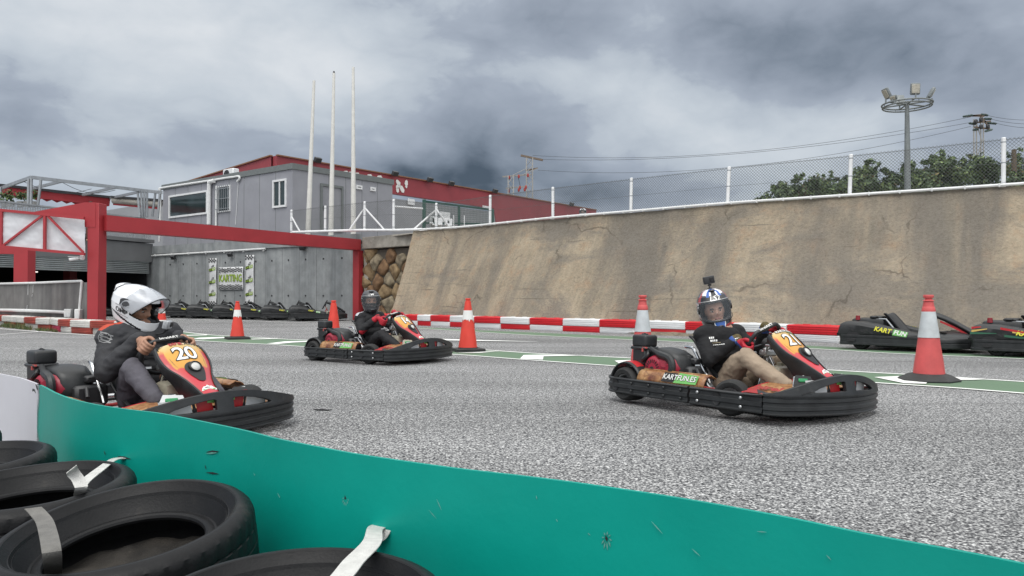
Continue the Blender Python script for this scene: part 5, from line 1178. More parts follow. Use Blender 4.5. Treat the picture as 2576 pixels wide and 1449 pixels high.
for u, v, r in ((871, 1254, .0045), (1527, 1354, .004), (519, 1175, .003), (265, 1139, .003)):
    mk('screw_hole', 0, (u-2, v-8*r/.004, u+1, v+8*r/.004, r*.8))
for u, v in ((871, 1254), (1527, 1354)):
    big = u > 1000; mk('scuff', 1, *[(u+6*math.cos(k*.7), v+8*math.sin(k*.7), u+(22 if big else 12)*.6*math.cos(k*.7), v+(22 if big else 12)*math.sin(k*.7)*1.1+6, .0016, 1, .0019) for k in range(9 if big else 6)])
for s_ in ((1640, 1311, 1668, 1342), (1100, 1255, 1112, 1283), (1080, 1282, 1100, 1305), (1742, 1380, 1762, 1398), (1350, 1246, 1352, 1256), (1480, 1340, 1486, 1346), (1400, 1305, 1404, 1312), (700, 1240, 706, 1252), (1905, 1336, 1930, 1338), (2080, 1395, 2092, 1408), (640, 1190, 643, 1196), (1235, 1290, 1237, 1296)): mk('scuff', 1, (*s_, .0010, 1, .0019))
mb = MB(); mark(mb, 90, 965, 97, 983, .008, 0); mark(mb, 76, 979, 90, 982, .008); mark(mb, 84, 974, 92, 990, .006); local(mb.build('torn_hole', M_SLOT, flat=True), b2)
# straps
M_STR = pm('white_webbing', (.60, .60, .58), .7, var=.1, scale=30, bump=.4, bscale=300); M_STG = pm('grey_webbing', (.17, .165, .155), .75, var=.15, scale=30, bump=.4, bscale=300)
def strap(pts, wd, label, mat, tail=None):
    mb = MB()
    def rib(P, wdir):
        P = smooth_path(P, 6); vs = []
        for i, p in enumerate(P):
            w_ = wdir[0].lerp(wdir[1], i/(len(P)-1)).normalized()*wd/2; t = (P[min(i+1, len(P)-1)]-P[max(i-1, 0)]).normalized(); n = t.cross(w_).normalized()*.0011
            vs += [p-w_-n, p+w_-n, p+w_+n, p-w_+n]
        mb.add(vs, [(4*i+k, 4*i+(k+1) % 4, 4*i+4+(k+1) % 4, 4*i+4+k) for i in range(len(P)-1) for k in range(4)]+[(0, 1, 2, 3), (len(vs)-1, len(vs)-2, len(vs)-3, len(vs)-4)])
    for P, wdir in pts: rib(P, wdir)
    return tag(mb.build('strap', mat), label, 'strap', 'webbing straps tying the tyres')
zt = .392
pA, tA = bpt(962, 1325); pB, tB_ = bpt(318, 1153)
q1, q2 = G(935, 1365, zt+.008), G(858, 1452, zt+.004)
strap([([pA+Vector((0, .01, 0)), pA+Vector((-.012, -.03, .004)), q1, G(890, 1412, zt+.008), q2, G(760, 1560, zt-.03), G(730, 1590, zt-.2)], (tA, Vector((.9, .35, 0)))), ([pA+Vector((.005, -.006, -.004)), pA+Vector((-.004, -.02, -.03)), pA+Vector((-.012, -.02, -.05))], (tA, tA*.3+Vector((0, 0, .7))))], .042, 'white webbing strap from the teal barrier over the nearest tyre', M_STR)
strap([([pB+Vector((0, .01, 0)), pB+Vector((-.02, -.04, .005)), G(255, 1178, zt+.008), G(212, 1212, zt+.006), G(204, 1230, zt-.0), G(200, 1252, zt-.05), G(199, 1270, zt-.12)], (tB_, Vector((.85, .5, 0)))), ([G(205, 1226, zt+.012), G(196, 1205, zt+.03), G(184, 1190, zt+.045), G(180, 1180, zt+.06)], (Vector((.85, .5, 0)), Vector((.7, .2, .6))))], .030, 'white webbing strap with loose tail from the teal barrier over the second tyre', M_STR)
strap([([G(83, 1278, zt+.02), G(95, 1290, zt+.012), G(112, 1312, zt+.006), G(122, 1345, zt+.010), G(128, 1375, zt+.006), G(132, 1405, zt-.02), G(134, 1450, zt-.11)], (Vector((.8, .5, 0)), Vector((.8, .5, 0))))], .034, 'grey dirty webbing strap lying across the rim of the big tyre', M_STG)
# ================================================================ karts
M_PLAS = pm('black_plastic', (.020, .022, .024), .42, var=.25, scale=9, bump=.12, bscale=90, dirt=((.055, .054, .050), 7, .60)); M_RUB = pm('tyre_rubber', (.018, .0185, .019), .75, var=.3, scale=14, bump=.2, dirt=((.06, .057, .052), 9, .62))
M_SEAT = pm('seat_black', (.018, .019, .021), .35, var=.2); M_CHR = pm('chrome_tube', (.62, .63, .64), .18, 1, var=.05); M_ALU = pm('aluminium', (.55, .56, .57), .38, .85, var=.1, dirt=((.25, .24, .22), 14, .62))
M_ENG = pm('engine_red', (.30, .012, .035), .42, var=.2, scale=12, dirt=((.13, .012, .02), 16, .58)); M_KRED = pm('kart_red', (.46, .020, .026), .4, var=.1, dirt=((.28, .02, .022), 8, .62)); M_CHS = pm('chassis_red', (.36, .02, .022), .45)
M_TANK = pm('tank_cream', (.40, .37, .29), .45, var=.1); M_NUM = pm('number_white', (.78, .78, .76), .4, var=.03); M_LAMP = pm('lamp_glass', (.62, .62, .6), .12, var=.08, spec=.8)
M_LGRN = pm('light_green', (.02, .27, .10), .25, var=.1); M_LRED = pm('light_red', (.36, .01, .018), .25, var=.1); M_TAIL = pm('tail_lamp', (.22, .012, .02), .25)
M_STG_ = pm('sticker_green', (.16, .46, .12), .45, var=.08); M_YEL = pm('sticker_yellow', (.70, .66, .05), .5, var=.05)
def tan_mat():
    m, nt, b = base_mat('tan_livery'); L = nt.links.new; tc = nd(nt, 'ShaderNodeTexCoord')
    n = nd(nt, 'ShaderNodeTexNoise', Scale=5, Detail=8, Roughness=.7); L(tc.outputs['Object'], n.inputs['Vector'])
    cr = nd(nt, 'ShaderNodeValToRGB'); L(n.outputs['Fac'], cr.inputs['Fac']); e = cr.color_ramp.elements
    e[0].position = .33; e[0].color = (.11, .028, .014, 1); e[1].position = .72; e[1].color = (.60, .43, .24, 1); k = e.new(.46); k.color = (.30, .14, .055, 1); k = e.new(.58); k.color = (.46, .27, .12, 1)
    v = nd(nt, 'ShaderNodeTexVoronoi', feature='DISTANCE_TO_EDGE', Scale=11); L(tc.outputs['Object'], v.inputs['Vector'])
    r = nd(nt, 'ShaderNodeValToRGB'); L(v.outputs['Distance'], r.inputs['Fac']); r.color_ramp.elements[0].position = .01; r.color_ramp.elements[0].color = (.35, .3, .25, 1); r.color_ramp.elements[1].position = .05; r.color_ramp.elements[1].color = (1, 1, 1, 1)
    mx = nd(nt, 'ShaderNodeMix', data_type='RGBA', blend_type='MULTIPLY'); mx.inputs[0].default_value = .6; L(cr.outputs[0], mx.inputs[6]); L(r.outputs[0], mx.inputs[7]); L(mx.outputs[2], b.inputs['Base Color'])
    b.inputs['Roughness'].default_value = .4; return m
M_TAN = tan_mat()
def panel_mat():
    m, nt, b = base_mat('number_panel_print'); L = nt.links.new
    uv = nd(nt, 'ShaderNodeUVMap'); sp = nd(nt, 'ShaderNodeSeparateXYZ'); L(uv.outputs[0], sp.inputs[0])
    def mt(op, a, b_, c=None):
        n = nd(nt, 'ShaderNodeMath', operation=op)
        for i, x in enumerate((a, b_, c)):
            if x is None: continue
            if isinstance(x, (int, float)): n.inputs[i].default_value = x
            else: L(x, n.inputs[i])
        return n.outputs[0]
    n = nd(nt, 'ShaderNodeTexNoise', Scale=4, Detail=7, Roughness=.7); L(uv.outputs[0], n.inputs['Vector'])
    t = mt('ADD', sp.outputs[1], mt('MULTIPLY', mt('SUBTRACT', n.outputs['Fac'], .5), .14))
    cr = nd(nt, 'ShaderNodeValToRGB'); L(t, cr.inputs['Fac']); e = cr.color_ramp.elements
    e[0].position = .06; e[0].color = (.66, .55, .38, 1); e[1].position = .62; e[1].color = (.50, .028, .045, 1)
    for p, c in ((.14, (.60, .42, .16, 1)), (.24, (.66, .33, .05, 1)), (.40, (.62, .29, .035, 1)), (.475, (.58, .27, .035, 1)), (.495, (.52, .05, .045, 1))): k = e.new(p); k.color = c
    s = mt('ABSOLUTE', sp.outputs[0], 0); s2 = mt('MULTIPLY_ADD', mt('SUBTRACT', n.outputs['Fac'], .5), .25, s)
    r2 = nd(nt, 'ShaderNodeValToRGB'); L(s2, r2.inputs['Fac']); r2.color_ramp.elements[0].position = .76; r2.color_ramp.elements[1].position = .82
    gate = nd(nt, 'ShaderNodeValToRGB'); L(t, gate.inputs['Fac']); gate.color_ramp.elements[0].position = .17; gate.color_ramp.elements[1].position = .24
    f = mt('MULTIPLY', r2.outputs[0], gate.outputs[0])
    mx = nd(nt, 'ShaderNodeMix', data_type='RGBA'); L(f, mx.inputs[0]); L(cr.outputs[0], mx.inputs[6]); mx.inputs[7].default_value = (.46, .045, .05, 1)
    r3 = nd(nt, 'ShaderNodeValToRGB'); L(s2, r3.inputs['Fac']); q = r3.color_ramp.elements; q[0].position = .655; q[0].color = (0, 0, 0, 1); q[1].position = .73; q[1].color = (0, 0, 0, 1); k = q.new(.69); k.color = (1, 1, 1, 1)
    g2 = nd(nt, 'ShaderNodeValToRGB'); L(t, g2.inputs['Fac']); q = g2.color_ramp.elements; q[0].position = .27; q[0].color = (0, 0, 0, 1); q[1].position = .50; q[1].color = (0, 0, 0, 1); k = q.new(.36); k.color = (.85, .85, .85, 1)
    f3 = mt('MULTIPLY', r3.outputs[0], g2.outputs[0])
    m2 = nd(nt, 'ShaderNodeMix', data_type='RGBA'); L(f3, m2.inputs[0]); L(mx.outputs[2], m2.inputs[6]); m2.inputs[7].default_value = (.03, .015, .012, 1)
    L(m2.outputs[2], b.inputs['Base Color']); b.inputs['Roughness'].default_value = .3; b.inputs['Coat Weight'].default_value = .3
    return m
M_PANEL = panel_mat()

def offset_path(path, closed=False):
    N = len(path); out = []
    for i, p in enumerate(path):
        t = (Vector(path[min(i+1, N-1)])-Vector(path[max(i-1, 0)])); t.normalize(); out.append(Vector((t.y, -t.x, 0)))   # right of travel
    return out
def sweep(mb, path, prof, mat=0, side=1):
    """path: list of (x, y); prof: list of (out, z)"""
    P = [Vector((x, y, 0)) for x, y in path]; nr = offset_path(P); k = len(prof); vs = []
    for p, n in zip(P, nr): vs += [p+n*side*o+Vector((0, 0, z)) for o, z in prof]
    fs = [(i*k+j, i*k+(j+1) % k, (i+1)*k+(j+1) % k, (i+1)*k+j) for i in range(len(P)-1) for j in range(k)]+[tuple(range(k)), tuple(range(len(vs)-1, len(vs)-k-1, -1))]
    mb.add(vs, fs, mat)
def bump_prof(z0, z1, ribs=2, t=.03):
    h = z1-z0; pr = [(-t, z0), (0, z0), (.010, z0+.008)]
    for r in range(ribs):
        a = z0+h*(r+.22)/ribs; b = z0+h*(r+.78)/ribs
        pr += [(.010, a), (.001, a+.007), (.001, b-.007), (.010, b)]
    return pr+[(.010, z1-.008), (0, z1), (-t, z1)]
FRONT = [(.79, -.655), (.85, -.635), (.905, -.585), (.945, -.50), (.985, -.38), (1.017, -.26), (1.04, -.13), (1.047, 0)]
FRONT = FRONT+[(x, -y) for x, y in FRONT[-2::-1]]
FRONT = [(p.x, p.y) for p in smooth_path([(x, y, 0) for x, y in FRONT], 4)]
def front_at(s):                         # s = arc length from the nose centre (+ towards +y)
    P = FRONT; mid = len(P)//2; acc = 0; i = mid; st = 1 if s >= 0 else -1; s = abs(s)
    while True:
        j = i+st
        if j < 0 or j >= len(P): a, b = P[i-st], P[i]; d = Vector((b[0]-a[0], b[1]-a[1])).normalized(); return Vector((P[i][0]+d.x*(s-acc), P[i][1]+d.y*(s-acc), 0)), d*st
        a, b = Vector(P[i]), Vector(P[j]); L_ = (b-a).length
        if acc+L_ >= s: d = (b-a)/L_; q = a+d*(s-acc); return Vector((q.x, q.y, 0)), d*st
        acc += L_; i = j
# ---- number panel surface
PC = [(.425, .606), (.448, .632), (.480, .632), (.58, .548), (.673, .474), (.79, .383), (.865, .336), (.905, .308), (.918, .285)]
PT = smooth_path([(x, 0, z) for x, z in PC], 8); PAC = [0]
for i in range(1, len(PT)): PAC.append(PAC[-1]+(PT[i]-PT[i-1]).length)
PLEN = PAC[-1]
def pcent(t):
    s = max(0, min(1, t))*PLEN
    for i in range(1, len(PT)):
        if PAC[i] >= s: k = (s-PAC[i-1])/(PAC[i]-PAC[i-1]); return PT[i-1].lerp(PT[i], k), (PT[min(i+1, len(PT)-1)]-PT[max(i-2, 0)]).normalized()
    return PT[-1], (PT[-1]-PT[-2]).normalized()
PW = [(0, .070), (.03, .108), (.07, .136), (.13, .155), (.25, .164), (.36, .160), (.46, .142), (.56, .112), (.66, .088), (.78, .068), (.9, .060), (.96, .052), (1, .030)]
def ptab(T, x):
    for (a, b), (c, d) in zip(T, T[1:]):
        if x <= c: u = (x-a)/(c-a); return b+(d-b)*u
    return T[-1][1]
def panelpt(t, s, off=0):
    c, d = pcent(t); n = Vector((0, 1, 0)).cross(d).normalized(); n = n if n.dot(Vector((.5, 0, .85))) > 0 else -n
    w_ = ptab(PW, t); return c+Vector((0, w_*s, 0))-n*(.040*s*s*min(1, w_/.15))+n*off
def on_panel(vs, t0, off):               # flat (x, y) drawing -> on the panel; y up towards the top edge
    return [panelpt(t0-v.y/PLEN, v.x/ptab(PW, t0-v.y/PLEN), off+v.z) for v in vs]
def wheel(root, x, y, r, w_, yaw=0, front=False):
    M = Matrix.Translation((x, y, r)) @ Matrix.Rotation(yaw, 4, 'Z') @ Matrix.Rotation(PI/2, 4, 'X'); h = w_/2
    mb = MB(M); mb.lathe([(r*.55, -h*.82), (r*.62, -h*.95), (r*.85, -h), (r*.96, -h*.82), (r, -h*.55), (r*1.006, 0), (r, h*.55), (r*.96, h*.82), (r*.85, h), (r*.62, h*.95), (r*.55, h*.82), (r*.52, h*.5), (r*.52, -h*.5), (r*.55, -h*.82)], 32)
    t = mb.build('wheel', M_RUB, root)
    mb = MB(M); mb.lathe([(r*.555, -h*.84), (r*.57, -h*.86), (r*.52, -h*.80), (r*.45, -h*.3), (r*.2, -h*.2), (r*.18, -h*.55), (0, -h*.55)], 24); mb.lathe([(r*.555, h*.84), (r*.57, h*.86), (r*.52, h*.80), (r*.45, h*.3), (r*.2, h*.2), (r*.18, h*.55), (0, h*.55)], 24)
    mb.build('rim', M_ALU, t); return t
WC, WU, WF = Vector((.295, 0, .546)), Vector((.50, 0, .866)), Vector((.866, 0, -.50)); WR = .165
def ringpt(psi, r=WR): return WC+WU*(r*math.cos(psi))-Vector((0, 1, 0))*(r*math.sin(psi))       # psi from the top towards the driver's right
def steering(root, turn=0, text=True, flat=True):
    mb = MB(); pts = []
    for k in range(40):
        a = 2*PI*k/40+turn; x, y = math.cos(a-turn), math.sin(a-turn); rr = WR
        if flat: yy = min(math.cos(a-turn), .80)*WR
        else: yy = math.cos(a-turn)*WR
        xx = math.sin(a-turn)*WR; c, s = math.cos(turn), math.sin(turn)
        X_, Y_ = xx*c+yy*s, -xx*s+yy*c
        pts.append(WC+WU*Y_-Vector((0, 1, 0))*X_)
    mb.tube(pts, .0165, 10, closed=True); sw = mb.build('steering_wheel', M_SEAT, root)
    mb = MB()
    for a in (PI/2, -PI/2, PI): p = ringpt(a+turn, WR*.95); mb.beam(WC+WF*.03, p, .03, .008)
    mb.cyl(WC+WF*.045, WC+WF*.01, .04, n=14); mb.build('spokes', M_DARK, sw)
    if text:
        vs, fs = text_geo('birelART', .036, .0003, .01, shear=.15)
        Rm = Matrix.Rotation(turn, 4, WF); Rm = Rm if (Rm @ WU-(ringpt(turn)-WC)/WR).length < .1 else Matrix.Rotation(-turn, 4, WF); Rm = Matrix.Translation(WC) @ Rm @ Matrix.Translation(-WC); mb = MB()
        M2 = frame(WC+WU*(WR*.80)+WU*.0172, Vector((0, 1, 0)), Vector((-.866, 0, .5))); mb.add(vs, fs, 0, Rm @ M2); mb.build('lettering', M_NUM, sw, flat=True)
    return sw
def sticker(root, parent, M, w_, h_, name='sticker'):
    """white-on-green race circuit sticker"""
    mb = MB(M); mb.add([(-w_*.5, -h_*.5, 0), (-w_*.1, -h_*.5, 0), (-w_*.06, h_*.5, 0), (-w_*.46, h_*.5, 0)], [(0, 1, 2, 3)], 2)
    mb.add([(-w_*.14, -h_*.55, .0008), (w_*.5, -h_*.5, .0008), (w_*.53, h_*.42, .0008), (-w_*.02, h_*.56, .0008)], [(0, 1, 2, 3)], 1)
    vs, fs = text_geo('KARTFUN.ES', h_*.78, .0004, .05, shear=.12); xs = [v.x for v in vs]; k = w_*.96/(max(xs)-min(xs)); mb.add([(v.x*k, v.y, v.z+.0022) for v in vs], fs, 2)
    vs, fs = text_geo('KARTFUN.ES', h_*.78, .0004, .012, shear=.12); mb.add([(v.x*k, v.y, v.z+.0038) for v in vs], fs, 3)
    return mb.build(name, [M_NUM, M_STG_, M_BLK, M_NUM], parent, flat=True)
def race_kart(pose, num, label, steer=.3, turn=.25, top='sticker', plate='dark', fender_red=True):
    px, py, a, ro, pi_ = pose
    root = empty('racing_kart', (px, py, 0)); root.rotation_euler = (R(ro), R(pi_), R(a)); tag(root, label, 'kart', 'racing karts with red and orange number panels')
    # wheels
    for sy in (-1, 1):
        wheel(root, -.62, sy*.565, .143, .20); wheel(root, .434, sy*.548, .135, .125, steer)
        # bumper panels
        rear = [(-.88, 0), (-.905, -.30), (-.90, -.48), (-.87, -.58), (-.80, -.640), (-.70, -.662), (-.45, -.672), (.12, -.680)]; rear = rear[3:] if True else rear
        mid = [(.142, -.680), (.45, -.678), (.65, -.668), (.782, -.657)]
        for nm, pth, bolts in (('side_bumper', rear, [(-.50, .5), (-.30, .5), (-.13, .5), (.05, .5)]), ('side_bumper', mid, [(.22, .5), (.62, .5)])):
            P = [(q.x, q.y if sy < 0 else -q.y) for q in smooth_path([(x, y, 0) for x, y in pth], 4)]
            mb = MB(); z1 = .195; sweep(mb, P, bump_prof(.062, z1), side=1 if sy < 0 else -1); o = mb.build(nm, M_PLAS, root)
            for bx, _ in bolts:
                for z in (.096, .160): mb = MB(); mb.sphere((bx, sy*(.690 if bx > -.2 else .684), z), (.012, .008, .012), 8, 6); mb.build('bolt', M_ALU if bolts[0][0] > .1 else M_PLAS, o)
            mb = MB(); hx = -.70 if bolts[0][0] < 0 else .40; mb.lathe([(0, .004), (.030, .004), (.036, 0)], 18, 0, Matrix.Translation((hx, sy*(.672 if hx < 0 else .688), .130)) @ Matrix.Scale(1.3, 4, Vector((0, 0, 1))) @ Matrix.Rotation(sy*-PI/2*-1 if sy < 0 else -PI/2, 4, 'X')); mb.build('hub_opening', M_BLK, o)
        # rear side pod with sticker
        mb = MB(); mb.grid(lambda u, v: (-.46+.71*u, sy*(.660-.045*v-.045*v*v*v), .188+.092*math.sin(v*PI/2)), 14, 6); mb.grid(lambda u, v: (-.46+.71*u, sy*(.570-.06*v), .280-.03*v), 6, 2); o = mb.build('side_pod', M_TAN, root)
        sol = o.modifiers.new('s', 'SOLIDIFY'); sol.thickness = .008
        xd = Vector((1, 0, 0)) if sy < 0 else Vector((-1, 0, 0)); M = frame((.0, sy*.636, .238), xd, Vector((0, -sy*.40, .91))); M.translation += M.to_3x3() @ Vector((0, 0, .014))
        sticker(root, o, M, .36, .078)
        mb = MB(); mb.add([(.0+.13, sy*.640, .212), (.25, sy*.660, .188), (.25, sy*.645, .207)], [(0, 1, 2)]); mb.add([(-.46, sy*.662, .186), (-.2, sy*.662, .186), (-.46, sy*.652, .206)], [(0, 1, 2)], 1); mb.build('livery_stripe', [M_BLK, M_KRED], o, flat=True)
        # fender over the rear wheel
        mb = MB(); mb.grid(lambda u, v: (-.62+.185*math.cos(R(10+165*u)), sy*(.47+.17*v), .143+.185*math.sin(R(10+165*u))+.012*math.sin(v*PI)), 16, 6, mat=lambda u, v: 0 if (.25 < v < .8 and .22 < u < .75 and fender_red) else 1); o = mb.build('fender', [M_KRED, M_PLAS], root); o.modifiers.new('s', 'SOLIDIFY').thickness = .012
        # pedal guard plate with light
        px_ = .835; pm_ = {'dark': M_PLAS, 'silver': M_ALU, 'beige': M_TANK}[plate] if sy < 0 else M_PLAS
        vs, fs = shape_geo([[(-.07, 0), (.085, 0), (.10, .03), (.07, .125), (-.045, .135), (-.075, .06)], circle2(.016, 14, -.025, .032), rrect(.05, .034, .012, 3, .045, .034)], .004)
        M = frame((px_, sy*.245, .195), Vector((.42, .9, 0)) if sy < 0 else Vector((.42, .9, 0)), Vector((-.35, .1, .95))); mb = MB(M); mb.add(vs, fs); o = mb.build('pedal_guard', pm_, root, flat=True)
        mb = MB(M); mb.box((.005, .095, .006), (.075, .028, .012), b=.005); mb.build('side_light', M_LGRN if sy < 0 else M_LRED, o)
        mb = MB(M); mb.tube([(-.06, .02, -.05), (-.045, .125, -.02), (.03, .13, -.015)], .008, 6); mb.build('pedal', M_CHR, o)
        # seat stays
        if sy < 0 or True:
            mb = MB(); mb.tube(smooth_path([(-.30, sy*.25, .470), (-.215, sy*.275, .470), (-.180, sy*.28, .452), (-.11, sy*.28, .35), (-.038, sy*.28, .245), (-.01, sy*.28, .19)], 3), .0125, 8); mb.build('seat_stay', M_CHR, root)
        mb = MB(); mb.tube([(.36, sy*.50, .14), (.42, sy*.22, .16), (.44, sy*.12, .17)], .010, 6); mb.tube([(.39, sy*.46, .15), (.34, 0, .22)], .009, 6); mb.build('tie_rod', M_CHR, root)
    # front bumper
    mb = MB(); sweep(mb, FRONT, bump_prof(.055, .212, 3, .035), side=1); 
    fb = mb.build('front_bumper', M_PLAS, root)
    S = .90
    def htop(s): return .190+.148*(.5+.5*math.cos(PI*min(1, abs(s)/.80)))**.62
    out = [(s, htop(s)) for s in [S*k/30 for k in range(-30, 31)]]; out = [(-S, .19)]+out[1:-1]+[(S, .19)]
    holes = []
    for sg in (-1, 1):
        h_ = [(.055, .212), (.335, .204), (.372, .210), (.374, .219), (.32, .243), (.23, .267), (.13, .285), (.07, .288), (.055, .279)]
        holes.append([(sg*x, z+.008) for x, z in h_])
    vs, fs = shape_geo([out]+holes, .013, .004); vs, fs = cut_x(vs, fs, [S*k/28 for k in range(-28, 29)])
    def bend(v): p, d = front_at(v.x); n = Vector((d.y, -d.x, 0)); return p+n*(v.z-.004-.03*max(0, (v.y-.2))/.14)+Vector((0, 0, v.y))
    mb = MB(); mb.add([bend(v) for v in vs], fs); mb.build('bumper_hoop', M_PLAS, fb, sharp=50)
    for sg in (-1, 1):
        mb = MB()
        for x0, x1, x2, x3, mt in ((.38, .19, .21, .40, 0), (.185, .165, .185, .205, 1), (.16, .05, .075, .18, 2), (.155, .14, .165, .18, 0), (.10, .045, .045, .10, 3)):
            zb, zt = (.200, .300) if mt != 3 else (.268, .300); q = []
            for s, z in ((x0, zb), (x1, zb), (x2, zt), (x3, zt)): p, d = front_at(sg*s); n = Vector((d.y, -d.x, 0)); q.append(p-n*(.055-.002*mt)+Vector((0, 0, z)))
            mb.add(q, [(0, 1, 2, 3)], mt)
        mb.build('window_graphic', [M_BW, M_BLK, M_KRED, M_STG_], fb, flat=True)
    # nose deck behind the hoop
    def deck(u, v):
        y = (u-.5)*1.22; s_ = abs(u-.5)*2; p = None
        xf = ptab([(0, 1.0), (.2, .985), (.45, .955), (.7, .90), (.88, .84), (1, .79)], s_)-.04; xr = ptab([(0, .58), (.5, .54), (.85, .545), (1, .56)], s_)
        return Vector((xr+(xf-xr)*v, y, .272-.088*s_**1.6-.03*v**2))
    mb = MB(); mb.grid(deck, 30, 10, mat=lambda u, v: 1 if (abs(u-.5) > .40 and v < .12) or (abs(u-.5) < .14 and v < .6) or (abs(u-.5) > .475) else 0)
    N_ = 30; mb.add([deck(i/N_, 0) for i in range(N_+1)]+[deck(i/N_, 0)+Vector((-.05, 0, -.12)) for i in range(N_+1)], [(i, i+1, N_+2+i, N_+1+i) for i in range(N_)], 2)
    o = mb.build('nose_deck', [M_TAN, M_KRED, M_KRED], root); o.modifiers.new('s', 'SOLIDIFY').thickness = .008
    for sg in (-1, 1):
        mb = MB(); vs, fs = text_geo('birel', .105, .0005, .03, sx=1.15, align='LEFT'); v2, f2 = text_geo('ART', .105, .0005, .012, sx=1.05, shear=.3, align='LEFT'); w1 = max(v.x for v in vs)+.006
        M = frame((.575, -.462, .229), (1, 0.05, -.03), (0, .96, .27)) if sg < 0 else frame((.90, .455, .222), (-1, .05, 0.03), (0, -.96, .27))
        mb.add(vs, fs, 0, M); mb.add([v+Vector((w1, 0, 0)) for v in v2], f2, 1, M)
        mb.add([(.565, sg*.60, .196), (.74, sg*.60, .196), (.60, sg*.47, .229)], [(0, 1, 2)], 0); mb.add([(.70, sg*.60, .197), (.82, sg*.58, .196), (.64, sg*.53, .218)], [(0, 1, 2)], 1)
        mb.build('lettering', [pm('print_red', (.34, .018, .022), .45), M_BLK], o, flat=True)
    # number panel
    NT_, NS = 44, 20; mb = MB(); 
    mb.add([panelpt(j/NT_, i/NS*2-1) for j in range(NT_+1) for i in range(NS+1)], [(j*(NS+1)+i, j*(NS+1)+i+1, (j+1)*(NS+1)+i+1, (j+1)*(NS+1)+i) for j in range(NT_) for i in range(NS)])
    uvl = [(i/NS*2-1, j/NT_) for j in range(NT_+1) for i in range(NS+1)]
    npn = mb.build('number_panel', M_PANEL, root, uvfn=lambda co, i: uvl[i], sharp=80)
    mb = MB(); loop = [(j/NT_, 1) for j in range(NT_+1)]+[(1, 1-2*i/8) for i in range(1, 8)]+[(1-j/NT_, -1) for j in range(NT_+1)]+[(0, -1+2*i/8) for i in range(1, 8)]
    dep = [(0, .05), (.3, .065), (.5, .10), (.7, .17), (.85, .17), (1, .08)]; vs = []; k = len(loop)
    for t, s in loop:
        p0 = panelpt(t, s, .006); sd = math.copysign(1, s) if abs(s) > .99 else s
        c, d = pcent(t); n = (panelpt(t, 0, 1)-panelpt(t, 0, 0)); o_ = Vector((0, .014*sd, 0)) if abs(s) > .99 else (Vector((0, 0, 0)) + d*(.012 if t > .5 else -.012))
        dp = ptab(dep, t); q1 = panelpt(t, s*.985, .007)
        vs += [q1, p0+o_*.8, p0+o_*1.25-n*.02, p0+o_*.6-n*(dp*.6)-d*.0, p0-n*dp-o_*.4]
    mb.add(vs, [(5*i+j, 5*i+j+1, 5*((i+1) % k)+j+1, 5*((i+1) % k)+j) for i in range(k) for j in range(4)]); mb.build('panel_rim', M_PLAS, npn, sharp=60)
    mb = MB(); v1, f1 = text_geo(num, .168, .0004, .05, space=.92, sx=1.0); mb.add(on_panel(v1, .275, .004), f1, 0); v1, f1 = text_geo(num, .168, .0004, .016, space=.92, sx=1.0); mb.add(on_panel(v1, .275, .0055), f1, 1); mb.build('race_number', [M_BLK, M_NUM], npn, flat=True)
    mb = MB()
    if top == 'sticker':
        v1, f1 = text_geo('KARTFUN.ES', .036, .0004, .05, shear=.1); mb.add(on_panel(v1, .115, .005), f1, 0); v1, f1 = text_geo('KARTFUN.ES', .036, .0004, .01, shear=.1); mb.add(on_panel(v1, .115, .0075), f1, 1)
        mb.add(on_panel([Vector((.02, -.02, 0)), Vector((.115, -.02, 0)), Vector((.115, .018, 0)), Vector((.02, .018, 0))], .115, .004), [(0, 1, 2, 3)], 2)
    else:
        v1, f1 = text_geo('birel', .052, .0004, .03, align='RIGHT'); v2, f2 = text_geo('ART', .052, .0004, .01, shear=.3, align='LEFT'); 
        mb.add(on_panel([v+Vector((.022, 0, 0)) for v in v1], .105, .005), f1, 3); mb.add(on_panel([v+Vector((.026, 0, 0)) for v in v2], .105, .005), f2, 0)
    mb.build('lettering', [M_BLK, M_NUM, M_STG_, pm('print_red', (.34, .018, .022), .45)], npn, flat=True)
    mb = MB(); tear = [(.0+.065*math.cos(a), .065*math.sin(a)) for a in [R(x) for x in range(-20, 201, 20)]]+[(-.05, -.06), (-.022, -.125), (0, -.135), (.022, -.125), (.05, -.06)]
    vs = on_panel([Vector((x, y, 0)) for x, y in tear], .515, .006)+on_panel([Vector((x*.5, y*.5-.02, 0)) for x, y in tear], .515, .007)+on_panel([Vector((0, -.03, 0))], .515, .007); k = len(tear)
    mb.add(vs, [(i, (i+1) % k, k+(i+1) % k, k+i) for i in range(k)]+[(k+i, k+(i+1) % k, 2*k) for i in range(k)]); hl = mb.build('headlight', M_BLK, npn)
    cc_, dd_ = pcent(.512); nn_ = (panelpt(.512, 0, 1)-panelpt(.512, 0, 0)).normalized(); fwd = (nn_+Vector((.55, 0, 0))).normalized(); M = frame(cc_+nn_*.012, Vector((0, 1, 0)), fwd.cross(Vector((0, 1, 0))))
    if (M.to_3x3() @ Vector((0, 0, 1))).dot(nn_) < 0: M = M @ Matrix.Rotation(PI, 4, 'X')
    mb = MB(M); mb.lathe([(.043, -.02), (.043, .012), (.037, .018), (.033, .010)], 24); mb.build('bezel', M_PLAS, hl); mb = MB(M); mb.lathe([(.034, .006), (.029, .012), (.016, .017), (0, .019)], 24); mb.build('lens', M_LAMP, hl)
    mb = MB(); mt = [(-.062, -.022), (.062, -.022), (.066, -.006), (.045, .004), (.03, .016), (.012, .012), (.0, .028), (-.014, .014), (-.034, .014), (-.05, .0)]; cpt_ = on_panel([Vector((0, -.004, 0))], .845, .0055)
